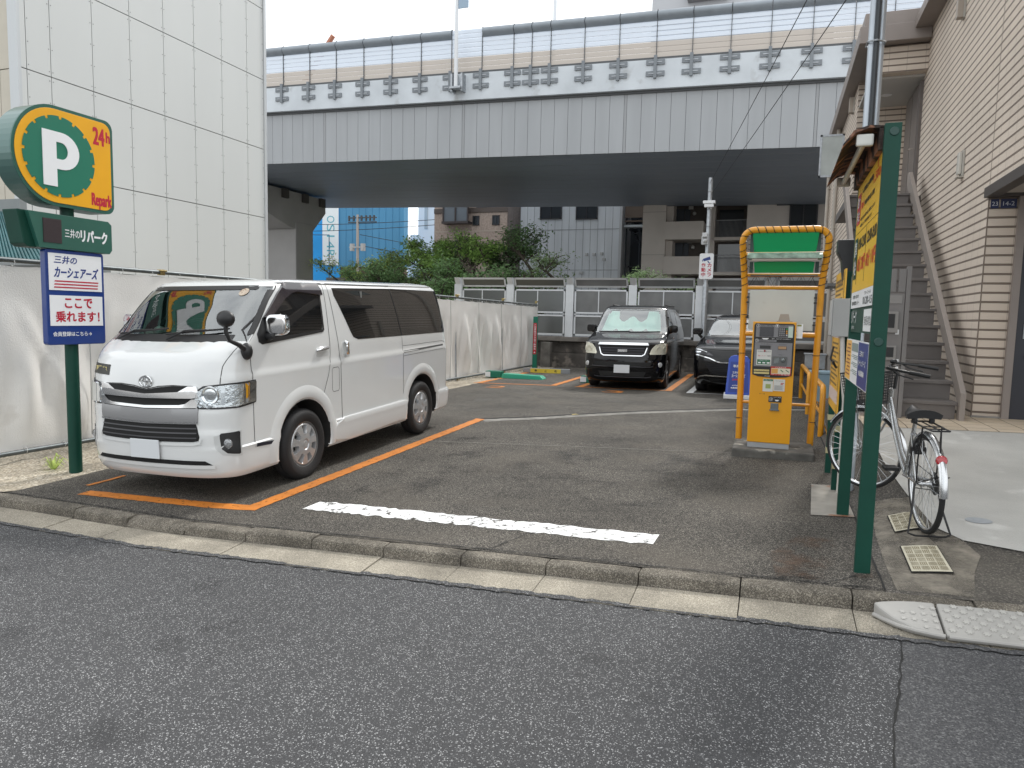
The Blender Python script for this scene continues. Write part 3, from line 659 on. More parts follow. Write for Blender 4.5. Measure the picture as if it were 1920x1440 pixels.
for i, a in enumerate(PX_):
    b = MB(); b.box((a-.09,22.42,1.0),(a+.09,22.60,2.72)); b.box((a-.13,22.40,1.0),(a+.13,22.42,2.70))
    b.prism([(22.40,2.70),(22.60,2.70),(22.48,2.92),(22.28,2.92)], (a-.09,0,0), Y, Z, X, .18); b.build('post', frm, nb, w=True, bevel=.006)
for a, c in zip(PX_, PX_[1:]):
    x0, x1 = a+.16, c-.16; mdl = x0+(x1-x0)*(.46)
    b = MB()
    for p, q in (((x0,1.06),(x1,1.12)),((x0,1.68),(x1,1.73)),((x0,1.78),(x1,1.83)),((x0,2.50),(x1,2.55)),((x0,1.06),(x0+.05,2.55)),((x1-.05,1.06),(x1,2.55)),((mdl-.015,1.83),(mdl+.015,2.50))):
        b.box((p[0],22.44,p[1]),(q[0],22.49,q[1]))
    for t0, t1 in ((0,.05),(.24,.30)):      # tilted top light
        b.prism([(22.47-t0*.5,2.62+t0),(22.51-t0*.5,2.62+t0),(22.51-t1*.5,2.62+t1),(22.47-t1*.5,2.62+t1)], (x0,0,0), Y, Z, X, x1-x0)
    for xx in (x0, x1-.05): b.prism([(22.47,2.62),(22.51,2.62),(22.36,2.92),(22.32,2.92)], (xx,0,0), Y, Z, X, .05)
    b.build('frame', frm, nb, w=True)
    b = MB(); b.box((x0,22.46,1.12),(x1,22.475,1.68)); b.box((x0,22.46,1.83),(x1,22.475,2.50)); b.prism([(22.475,2.65),(22.485,2.65),(22.36,2.90),(22.35,2.90)], (x0,0,0), Y, Z, X, x1-x0)
    b.build('panel', smk if c < -6 else smk2, nb, w=True)
# ---- sheet fence on the left
fA, fB = Vector((-7.80,4.35)), Vector((-7.13,21.75)); fd_ = (fB-fA).normalized(); fl = (fB-fA).length
def fp(s, z, off=0.): p = fA+fd_*s; return (p.x+off, p.y-off*.04, z)
fn = thing('sheet_fence', 'scaffold pipe fence hung with wrinkled translucent white sheeting on the left side', 'fence', (fA.x, fA.y, 0))
clothm = mat('white_tarp', (.78,.765,.735), .6, var=.12, vs=1.1, bump=.25, bs=70, tint=((.62,.59,.54), 1.5, .66))
rnd = random.Random(11); grid = MB(); ns, nz = 420, 26; ph = [rnd.uniform(0,6.3) for _ in range(40)]
vs = []
for i in range(ns+1):
    s = fl*i/ns
    for j in range(nz+1):
        v = j/nz; zb_ = lotz(-7, fp(s,0)[1])+.08+.02*math.sin(s*2.1); z = zb_+(2.06-.09*max(0,(s-3)/14)-zb_)*v
        u = s % 1.72/1.72; sag = .05*math.sin(s*3.4+ph[0]+v*2)+.03*math.sin(s*9+ph[1]+3*v)+.016*math.sin(s*19+ph[2]-4*v)+.018*math.sin(s*13+5*v+ph[4])
        pull = sum(.055*math.exp(-((s-sc_-(1-v)*dd)/.08)**2)*(.3+v) for sc_, dd in ((.9,1.0),(2.4,-.7),(3.1,.6),(4.2,.5),(5.6,-.5),(7,.6),(9,-.5),(11,.4),(12.6,.5),(13.4,-.4),(14.5,.5),(15.4,-.3),(16.2,.3),(17,.25)))
        vs.append(fp(s, z-(.012*abs(math.sin(s*math.pi/.45)) if j == nz else 0), (sag+pull)*math.sin(math.pi*min(1, v*1.15+.05))+.03))
fs = [(i*(nz+1)+j, (i+1)*(nz+1)+j, (i+1)*(nz+1)+j+1, i*(nz+1)+j+1) for i in range(ns) for j in range(nz)]
grid.add(vs, fs); grid.build('sheet', clothm, fn, w=True, smooth=True, angle=80)
ln = MB()
for s in (1.9, 6.2, 9.4, 11.3, 12.9, 14.4, 15.9): ln.tube([fp(s,.1,.07),fp(s,1.0,.085),fp(s,2.0,.06)], .006, 5)
ln.build('sheet_seam', mat('seam_grey', (.35,.35,.34), .6), fn, w=True)
pg = mat('scaffold_pipe', (.13,.145,.15), .45, .6, var=.2, vs=9)
b = MB(); b.tube([fp(0,2.12,.02),fp(9,2.09,.02),fp(fl,2.02,.02)], .027, 10); b.build('top_rail', pg, fn, w=True, smooth=True)
b = MB(); b.tube([fp(0,.03,.10),fp(8,.07,.10),fp(fl,.12,.10)], .027, 10); b.build('bottom_rail', pg, fn, w=True, smooth=True)
for s in (.35, 3.0, 5.9, 8.8, 11.7, 14.6, 17.3):
    b = MB(); b.tube([fp(s,-.2,.03),fp(s,2.05,-.03)], .027, 8); b.build('post', galv, fn, w=True, smooth=True)
    b = MB(); p = fp(s,2.11,.02); b.cbox(p, (.07,.07,.075)); b.cyl((p[0]+.03,p[1]-.05,p[2]+.02),(p[0]+.05,p[1]+.05,p[2]+.02), .012, 6); b.build('clamp', mat('brass_clamp', (.35,.27,.12), .35, .9), fn, w=True, bevel=.006)
    b = MB(); p = fp(s,.05,.09); b.cbox(p, (.06,.06,.06)); b.build('clamp', mat('brass_clamp'), fn, w=True, bevel=.006)
b = MB()
for i in range(40):
    s = .2+i*.44
    if s < fl:
        for z, o in ((2.10-.005*s,.02), (.055,.10)):
            c = fp(s,z,o); b.tube([(c[0]+.036*math.cos(t), c[1], c[2]+.036*math.sin(t)-.004) for t in [k*math.pi/4 for k in range(8)]], .004, 4, closed=True)
b.build('cable_tie', mat('tie_white', (.6,.6,.58), .5), fn, w=True)
# ---- background buildings
def facade_windows(root, rects, Yf, frame, pane, d=.08):
    for x0, z0, x1, z1 in rects:
        f = MB(); f.box((x0,Yf-d,z0),(x1,Yf+.02,z0+.08)); f.box((x0,Yf-d,z1-.08),(x1,Yf+.02,z1)); f.box((x0,Yf-d,z0),(x0+.08,Yf+.02,z1)); f.box((x1-.08,Yf-d,z0),(x1,Yf+.02,z1)); f.box(((x0+x1)/2-.03,Yf-d,z0),((x0+x1)/2+.03,Yf+.02,z1))
        fo = f.build('window', frame, root, w=True)
        g = MB(); g.box((x0+.08,Yf-.03,z0+.08),(x1-.08,Yf-.012,z1-.08)); g.build('pane', pane, fo, w=True)
winf = mat('window_frame_dark', (.06,.06,.065), .4, .4); wing = mat('window_glass_dark', (.03,.035,.04), .05, coat=.5)
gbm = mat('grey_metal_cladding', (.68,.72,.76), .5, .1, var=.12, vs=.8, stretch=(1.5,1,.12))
gb = thing('grey_metal_building', 'pale grey metal-clad building with two dark windows behind the trees', 'building', (-15.5, 55, 0))
b = MB(); b.box((-19.6,55,-.5),(-11.4,66,16)); x = -19.6
for i in range(15): b.box((x,54.985,0),(x+.02,54.999,16), 1); x += .58
for z in (2.6,5.4,8.55,11.6,14.6): b.box((-19.6,54.98,z),(-11.4,54.998,z+.03), 1)
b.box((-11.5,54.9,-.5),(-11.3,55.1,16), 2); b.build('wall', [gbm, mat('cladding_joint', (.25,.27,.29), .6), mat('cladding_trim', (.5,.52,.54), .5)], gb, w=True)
facade_windows(gb, [(-17.95,9.40,-16.15,11.2),(-15.0,9.32,-13.25,11.2)], 55, winf, wing)
b = MB()
for x, z in ((-14.0,6.6),(-13.4,6.6),(-12.8,6.65),(-12.6,6.2)): b.cbox((x,54.85,z),(.22,.3,.22))
b.cbox((-14.4,54.9,.0+5.2),(.3,.2,.2)); b.build('vent', mat('vent_white', (.55,.56,.57), .5), gb, w=True, bevel=.03)
b = MB(); b.tube([(-12.9,54.85,2),(-12.9,54.85,4.6)], .1, 8); b.tube([(-12.3,54.85,2),(-12.3,54.85,4.0),(-12.9,54.85,4.0)], .06, 8); b.build('pipe', galv, gb, w=True)
es = thing('fire_stairs', 'dark steel fire stairs in the gap between the grey and beige buildings', 'stairs', (-10.3, 56, 0))
b = MB()
for fl_ in range(5):
    z = fl_*2.9
    for k in range(13): a = k/13; x = -10.9+1.7*(a if fl_ % 2 else 1-a); b.box((x-.02,56,z+a*2.9),(x+.16,57.2,z+a*2.9+.05))
    b.box((-11.2,57.2,z),(-9.0,58.2,z+.1)); b.tube([(-10.9 if fl_ % 2 else -9.2,55.95,z+1),(-9.2 if fl_ % 2 else -10.9,55.95,z+3.9)], .03, 5)
for x in (-11.15,-9.05,-10.1): b.box((x-.05,55.9,0),(x+.05,56.0,15))
b.build('steps', mat('stair_dark', (.045,.055,.07), .6, .3), es, w=True)
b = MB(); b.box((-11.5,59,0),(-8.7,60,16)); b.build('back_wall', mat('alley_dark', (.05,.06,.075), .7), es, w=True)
b = MB(); b.box((-11.15,55.2,9.1),(-9.7,55.9,9.2)); b.box((-11.15,55.2,9.4),(-9.7,55.25,10.5)); b.build('landing_panel', mat('landing_panel', (.13,.10,.08), .6), es, w=True)
b = MB(); b.box((-11.2,55.15,8.7),(-9.6,55.9,8.85)); b.box((-9.75,55.15,8.85),(-9.65,55.25,10.8)); b.box((-11.2,55.15,10.4),(-9.65,55.25,10.5)); b.build('landing_frame', mat('landing_frame', (.45,.5,.53), .5), es, w=True)
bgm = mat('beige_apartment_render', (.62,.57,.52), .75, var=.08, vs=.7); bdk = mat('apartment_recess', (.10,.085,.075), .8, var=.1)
ba = thing('beige_apartment_block', 'beige apartment block with solid balconies beyond the noise barrier', 'apartment block', (-4, 50, 0))
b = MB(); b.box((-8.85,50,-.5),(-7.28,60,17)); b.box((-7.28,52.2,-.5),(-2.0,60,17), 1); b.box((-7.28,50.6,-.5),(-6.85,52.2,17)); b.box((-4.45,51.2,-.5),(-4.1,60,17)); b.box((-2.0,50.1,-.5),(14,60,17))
for z in (3.5,6.1,9.0,11.9): b.box((-8.855,49.985,z),(-7.28,49.999,z+.02), 2); b.box((-2.0,50.085,z+.9),(14,50.099,z+.92), 2)
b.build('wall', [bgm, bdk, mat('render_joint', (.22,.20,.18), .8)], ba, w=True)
for z in (1.95,4.78,7.12,9.95,12.8):
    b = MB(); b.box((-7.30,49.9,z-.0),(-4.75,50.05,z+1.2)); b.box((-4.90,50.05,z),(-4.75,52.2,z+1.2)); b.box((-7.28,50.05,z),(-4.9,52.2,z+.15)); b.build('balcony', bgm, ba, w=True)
    b = MB(); b.box((-6.9,52.1,z+.15),(-6.3,52.19,z+2.35)); b.box((-6.25,52.1,z+.15),(-5.9,52.19,z+2.35)); b.build('door', mat('apartment_door', (.035,.045,.06), .5), ba, w=True)
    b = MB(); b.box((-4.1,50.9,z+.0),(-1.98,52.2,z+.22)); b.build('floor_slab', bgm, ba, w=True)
    b = MB(); b.tube([(-4.05,50.95,z+1.35),(-2.05,50.95,z+1.35)], .03, 5)
    for k in range(26): b.box((-4.02+k*.078,50.94,z+.22),(-4.005+k*.078,50.96,z+1.35))
    b.build('railing', mat('railing_grey', (.32,.33,.34), .5, .3), ba, w=True)
    b = MB(); b.box((-3.9,52.1,z+.22),(-2.3,52.19,z+2.2)); b.build('balcony_window', wing, ba, w=True)
    b = MB(); b.sphere((-5.6,52.0,z+2.0), .13); b.box((-6.0,51.95,z+2.3),(-5.7,52.1,z+2.6)); b.build('lamp', mat('globe_lamp', (.5,.5,.48), .4), ba, w=True)
facade_windows(ba, [(-.4,4.0,.35,5.0),(.6,7.8,2.3,9.6),(-.2,9.2,.8,9.9),(3.2,8.3,5.2,9.6),(-.4,1.4,.35,3.2)], 50.1, winf, wing)
bb = thing('brown_brick_house', 'brown brick house with a bay window behind the leafy trees', 'house', (-25, 60, 0))
brm = mat('brown_brick', (.42,.335,.285), .8, var=.25, vs=6, bump=.3)
b = MB(); b.box((-29.8,60,-.5),(-21.3,70,17)); b.box((-29.8,59.98,9.18),(-23,59.999,9.3), 1); b.box((-29.8,59.9,10.9),(-21.3,59.999,11.3), 2)
b.build('wall', [brm, mat('pale_band', (.45,.38,.32), .8), mat('dark_band', (.10,.08,.07), .7)], bb, w=True)
b = MB(); b.cyl((-21.9,60.2,0),(-21.9,60.2,16), .75, 20); b.build('round_corner', mat('dark_brick', (.10,.085,.08), .7, var=.2, vs=8), bb, w=True)
b = MB(); b.box((-28.6,59.0,9.85),(-26.0,60,10.05)); b.box((-28.6,59.1,12.2),(-26.0,60,12.4))
for x in (-28.5,-27.3,-26.1): b.box((x-.06,59.1,10),(x+.06,59.2,12.3))
bo = b.build('bay_window', mat('bay_dark', (.05,.04,.04), .5), bb, w=True)
b = MB(); b.box((-28.45,59.2,10.05),(-26.15,59.25,12.2)); b.build('pane', mat('pane_grey', (.14,.16,.18), .1, coat=.5), bo, w=True)
facade_windows(bb, [(-25.95,9.75,-25.3,10.6),(-24.05,9.75,-23.35,10.6),(-25.6,11.0,-23.4,12.4)], 60, winf, wing)
bl = thing('tarp_wrapped_building', 'building wrapped in blue construction sheeting with a white lettered strip', 'building', (-50, 75, 0))
blm = mat('blue_mesh_sheet', (.07,.25,.43), .7, var=.14, vs=.35, stretch=(1,1,.15)); blm2 = mat('bright_blue_mesh', (.02,.30,.70), .7, var=.08, vs=.5)
b = MB(); b.box((-50.0,75,7.2),(-41.2,76.0,24))
for k in range(10): b.box((-50.0+k*.91,74.96,7.3),(-49.98+k*.91,74.995,24))
b.build('sheeting', blm, bl, w=True)
b = MB(); b.prism([(-64,71),(-50.0,75),(-50.0,78),(-64,78)], (0,0,-.5), X, Y, Z, 24.5); b.build('side_sheeting', blm2, bl, w=True)
b = MB(); o = (-52.0,74.38,7.4); u = (.9615,.2747,0); b.prism([(0,0),(2.0,0),(2.0,17),(0,17)], o, u, Z, (.2747,-.9615,0), .05); 
for i, ch in enumerate('OSI4R'): b.text(ch, o, (0,0,-1), u, (.2747,-.9615,0), -5.9+i*1.02+(.3 if ch == 'I' else 0), .55, .18 if ch == 'I' else .85, .95, 1, th=.06)
b.build('lettered_strip', [mat('strip_white', (.75,.80,.82), .6), mat('strip_teal', (.12,.42,.50), .6)], bl, w=True)
b = MB(); b.box((-50,75.2,-.5),(-41.3,76,7.2)); b.build('base_wall', mat('rust_brown', (.12,.07,.055), .8, var=.2), bl, w=True)
b = MB(); b.tube([(-53.4,72.9,4),(-53.4,72.9,10.9),(-50.6,73.7,10.9),(-50.6,73.7,4)], .07, 6); b.build('scaffold_frame', mat('scaffold_navy', (.03,.10,.2), .5), bl, w=True)
wh = thing('white_building', 'bright white distant building between the blue sheeting and the brown house', 'building', (-46, 90, 0))
b = MB(); b.box((-49.5,92,-.5),(-38,100,13.0)); b.box((-47.2,90,-.5),(-41,99,30)); b.box((-51,94,-.5),(-49,99,12.2))
for k in range(7): b.box((-49.5,91.9,7+k*.8),(-47.2,92,7.25+k*.8), 1)
for x in (-46.2,-44.6,-43.2): b.box((x,89.93,13.5),(x+.5,89.99,17.5), 1)
b.build('wall', [mat('bright_white_wall', (.74,.76,.77), .6), mat('white_shadow_line', (.42,.46,.48), .6)], wh, w=True)
tw = thing('rooftop_tower', 'pale grey high-rise rising beyond the highway at the top of the picture', 'building', (-8, 78, 0))
b = MB(); b.box((-13.7,78,0),(4,88,45)); b.box((-13.7,77.9,32.6),(4,78,33.0), 1); b.box((-10.0,77,34.2),(-6,78,35.2), 1); b.build('wall', [mat('tower_grey', (.45,.46,.48), .7), mat('tower_dark', (.2,.2,.21), .6)], tw, w=True)
hs = thing('low_house', 'low house with a grey striped roof half hidden behind the trees', 'house', (-23, 46, 0))
b = MB(); b.box((-25,46,-.5),(-18.5,50,3.0)); b.build('wall', mat('cream_render', (.45,.38,.30), .7), hs, w=True)
b = MB(); b.prism([(45.4,2.9),(48,4.3),(50.6,2.9)], (-25.3,0,0), Y, Z, X, 7.2)
for k in range(18): b.prism([(45.4,2.93),(48,4.33),(48,4.36),(45.4,2.96)], (-25.3+k*.4,0,0), Y, Z, X, .12, 1)
b.build('roof', [mat('roof_grey', (.20,.20,.20), .6), mat('roof_light', (.36,.36,.36), .6)], hs, w=True)
b = MB(); b.box((-36,52,-.5),(-24,52.5,4.6)); tag(b.build('boundary_wall', mat('grey_boundary', (.28,.27,.26), .8, var=.2)), 'grey boundary wall far behind the shrubs', 'wall')
# ---- trees
barkm = mat('bark', (.075,.062,.048), .9, var=.3, vs=14)
def leafm(name, c):
    m = bpy.data.materials.new(name); m.use_nodes = True; t = m.node_tree; p = t.nodes['Principled BSDF']; MATS[name] = m
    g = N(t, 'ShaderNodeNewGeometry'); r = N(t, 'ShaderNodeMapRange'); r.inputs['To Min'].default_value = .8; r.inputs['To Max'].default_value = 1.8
    t.links.new(g.outputs['Random Per Island'], r.inputs['Value'])
    rgb = N(t, 'ShaderNodeRGB'); rgb.outputs[0].default_value = (*c, 1); mu = N(t, 'ShaderNodeVectorMath', operation='SCALE')
    t.links.new(rgb.outputs[0], mu.inputs[0]); t.links.new(r.outputs['Result'], mu.inputs['Scale']); t.links.new(mu.outputs['Vector'], p.inputs['Base Color'])
    p.inputs['Roughness'].default_value = .55; p.inputs['Subsurface Weight'].default_value = .0
    tr = N(t, 'ShaderNodeBsdfTranslucent'); t.links.new(mu.outputs['Vector'], tr.inputs['Color']); ms = N(t, 'ShaderNodeMixShader'); ms.inputs['Fac'].default_value = .55
    o = [q for q in t.nodes if q.type == 'OUTPUT_MATERIAL'][0]
    t.links.new(p.outputs[0], ms.inputs[1]); t.links.new(tr.outputs[0], ms.inputs[2]); t.links.new(ms.outputs[0], o.inputs['Surface'])
    return m
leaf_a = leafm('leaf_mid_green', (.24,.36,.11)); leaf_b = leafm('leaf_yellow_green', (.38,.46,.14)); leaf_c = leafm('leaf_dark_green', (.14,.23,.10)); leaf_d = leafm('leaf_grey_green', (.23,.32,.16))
def tree(name, label, loc, h, spread, lm, nleaf=7000, seed=1, lean=(0,0), flat=.5, leaf=.11, base=.3, cat='tree', group=None, clump=.42, open_=.25):
    rnd = random.Random(seed); t = thing(name, label, cat, loc, 0, group); b = MB(); tips = []
    def limb(p, d, L, r, lvl):
        pts = [p]; q = Vector(p); dd = Vector(d).normalized(); n = 5
        for k in range(n):
            dd = (dd+Vector((rnd.uniform(-.25,.25), rnd.uniform(-.25,.25), rnd.uniform(-.08,.18)))*.55).normalized(); q = q+dd*(L/n); pts.append(tuple(q))
        b.tube(pts, [r*(1-.6*k/n) for k in range(n+1)], 6 if lvl < 2 else 4)
        if lvl >= 2: tips.extend([pts[-1], pts[-2], pts[-3]])
        if lvl < 3:
            for k in range(5 if lvl == 0 else 4):
                a = rnd.uniform(0, 6.28); i = rnd.randint(2 if lvl else 2, n); up = rnd.uniform(.15,.9)
                o = Vector((math.cos(a), math.sin(a), up*(1-flat)*1.4+.12)); limb(pts[i], (dd*.5+o).normalized(), L*rnd.uniform(.5,.72)*(spread/h*1.1 if lvl == 0 else 1), r*.5, lvl+1)
    n0 = 3
    for k in range(n0):
        a = 6.28*k/n0+rnd.uniform(-.5,.5); limb((rnd.uniform(-.1,.1),rnd.uniform(-.1,.1),-.2), (.38*math.cos(a)+lean[0], .38*math.sin(a)+lean[1], 1.0), h*.58, h*.024, 0)
    b.build('trunk', barkm, t, smooth=True)
    zz = [p[2] for p in tips]; c = MB(); m = max(1, nleaf//len(tips))
    sx = max(abs(p[0]) for p in tips) or 1; sc_ = spread/sx; top = max(zz)
    cl = [(p, rnd.uniform(.5,1.35)) for p in tips if rnd.random() > open_]
    m = nleaf//max(1, len(cl))
    for (px, py, pz), wgt in cl:
        if pz < h*base: continue
        for _ in range(int(m*wgt)):
            r = clump*h*.22*rnd.random()**.5; a = rnd.uniform(0,6.28); e = rnd.uniform(-1,1)
            x = px+r*math.cos(a)*math.sqrt(1-e*e); y = py+r*math.sin(a)*math.sqrt(1-e*e); z = pz+r*e*.55
            s = leaf*rnd.uniform(.6,1.3); u = Vector((rnd.uniform(-1,1), rnd.uniform(-1,1), rnd.uniform(-.5,.5))).normalized(); v = u.cross(Vector((rnd.uniform(-.6,.6), rnd.uniform(-.6,.6), 1))).normalized()
            o = Vector((x,y,z)); c.add([o-u*s, o-v*s*.5, o+u*s, o+v*s*.5], [(0,1,2,3)])
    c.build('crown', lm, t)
    return t
TG = 'trees behind the noise barrier'
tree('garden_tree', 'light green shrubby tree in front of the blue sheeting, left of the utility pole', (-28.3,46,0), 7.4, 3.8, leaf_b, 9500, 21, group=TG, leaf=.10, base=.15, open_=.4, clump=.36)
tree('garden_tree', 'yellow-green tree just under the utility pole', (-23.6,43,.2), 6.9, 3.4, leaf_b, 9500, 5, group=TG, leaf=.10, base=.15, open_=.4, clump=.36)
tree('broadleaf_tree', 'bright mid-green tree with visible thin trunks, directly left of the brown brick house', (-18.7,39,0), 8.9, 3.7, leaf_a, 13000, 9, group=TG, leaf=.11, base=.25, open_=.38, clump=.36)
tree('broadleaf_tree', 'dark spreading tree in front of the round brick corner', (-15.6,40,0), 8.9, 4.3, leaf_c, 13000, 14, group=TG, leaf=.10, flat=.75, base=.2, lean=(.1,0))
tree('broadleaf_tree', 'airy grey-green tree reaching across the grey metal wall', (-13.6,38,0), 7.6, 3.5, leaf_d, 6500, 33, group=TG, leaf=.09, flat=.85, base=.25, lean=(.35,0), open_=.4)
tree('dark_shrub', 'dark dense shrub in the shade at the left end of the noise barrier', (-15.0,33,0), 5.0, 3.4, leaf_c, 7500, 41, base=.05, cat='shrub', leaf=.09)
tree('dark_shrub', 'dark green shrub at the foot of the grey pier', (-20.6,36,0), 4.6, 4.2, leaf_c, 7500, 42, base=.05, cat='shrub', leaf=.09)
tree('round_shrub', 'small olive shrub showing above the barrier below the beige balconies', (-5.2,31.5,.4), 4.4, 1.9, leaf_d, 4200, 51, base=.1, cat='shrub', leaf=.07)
# ---- utility pole, far wires, crane tip, highway mast
up = thing('utility_pole', 'concrete utility pole with insulators in front of the blue sheeting', 'utility pole', (-44.3, 70, 0))
b = MB(); b.tube([(0,0,-.5),(0,0,12.6)], [.2,.14], 10); b.build('pole', mat('pole_concrete', (.42,.38,.34), .8), up, smooth=True)
b = MB()
for z in (12.2, 11.7): b.box((-1.2,-.1,z),(2.4,.1,z+.12))
for x in (-1.1,-.5,.5,1.1,1.6,2.1): b.cyl((x,0,11.9),(x,0,12.5), .12, 8)
b.build('crossarm', mat('dark_fittings', (.05,.06,.07), .5), up)
b = MB(); b.cyl((-.7,0,8.6),(-.7,0,9.4), .28, 10); b.cyl((.7,0,8.6),(.7,0,9.4), .28, 10); b.cbox((0,-.2,9.0),(1.9,.12,.12)); b.build('transformer', mat('transformer_grey', (.45,.45,.44), .5), up, smooth=True)
for i, (pa, pb, lab) in enumerate((((-65,70,12.2),(-30,70,12.0),'upper thin cable running past the utility pole top'),((-65,70,11.3),(-30,70,11.5),'lower thin cable left of the brown house'),((-44,70,10.4),(-20,72,7.6),'upper of two black cables sloping right from the utility pole'),((-44,70,9.2),(-20,72,6.6),'lower of two black cables sloping right from the utility pole'))):
    b = MB(); b.tube([tuple(pa[k]+(pb[k]-pa[k])*t/8-(.5*math.sin(math.pi*t/8) if k == 2 else 0) for k in range(3)) for t in range(9)], .035, 5); tag(b.build('overhead_cable', black_ink), lab, 'cable', 'cables at the far utility pole')
cr_ = thing('crane', 'orange crane jib tip just above the highway wall', 'crane', (-62, 90, 0))
b = MB(); b.tube([(-8,0,30),(1.3,-.5,40.7)], [.5,.35], 6); b.build('jib', mat('crane_orange', (.42,.16,.09), .5), cr_)
b = MB(); b.tube([(-8,0,-1),(-8,0,31)], .5, 6); b.build('mast', mat('crane_orange'), cr_)
mp_ = thing('highway_mast', 'white steel mast bolted to the highway parapet with a small sign at its top', 'mast', (-15.45, 33.3, 12.9))
b = MB(); b.tube([(0,0,0),(0,0,7.5)], [.10,.08], 12); b.build('pole', mat('mast_white', (.70,.72,.74), .4), mp_, smooth=True)
b = MB(); b.box((-.3,.0,-.15),(-.2,.5,.7)); b.box((.25,.0,-.15),(.35,.5,.7)); b.cbox((0,.1,.0),(.6,.5,.1)); b.build('foot_bracket', galv, mp_)
b = MB(); b.box((.10,-.03,3.75),(.62,.03,6.4)); b.build('sign_plate', mat('mast_sign_blue', (.30,.40,.50), .5), mp_)
b = MB(); b.tube([(-14.05,45,13),(-14.05,45,26)], .12, 8); tag(b.build('lamp_mast', mat('mast_white'), smooth=True), 'thin grey lamp mast rising from the far side of the highway', 'mast')
# ---- wires at right crossing in front of the highway
for k, (a, c, lab) in enumerate((((-1.95,21.8,5.62),(2.2,-2.8,5.36),'left of the two thin black cables rising to the upper right'),((-1.9,21.8,5.3),(2.75,-2.8,5.22),'right of the two thin black cables rising to the upper right'))):
    b = MB(); b.tube([tuple(a[q]+(c[q]-a[q])*t/10-(.12*math.sin(math.pi*t/10) if q == 2 else 0) for q in range(3)) for t in range(11)], .006, 5); tag(b.build('service_cable', black_ink), lab, 'cable', 'cables from the camera pole')
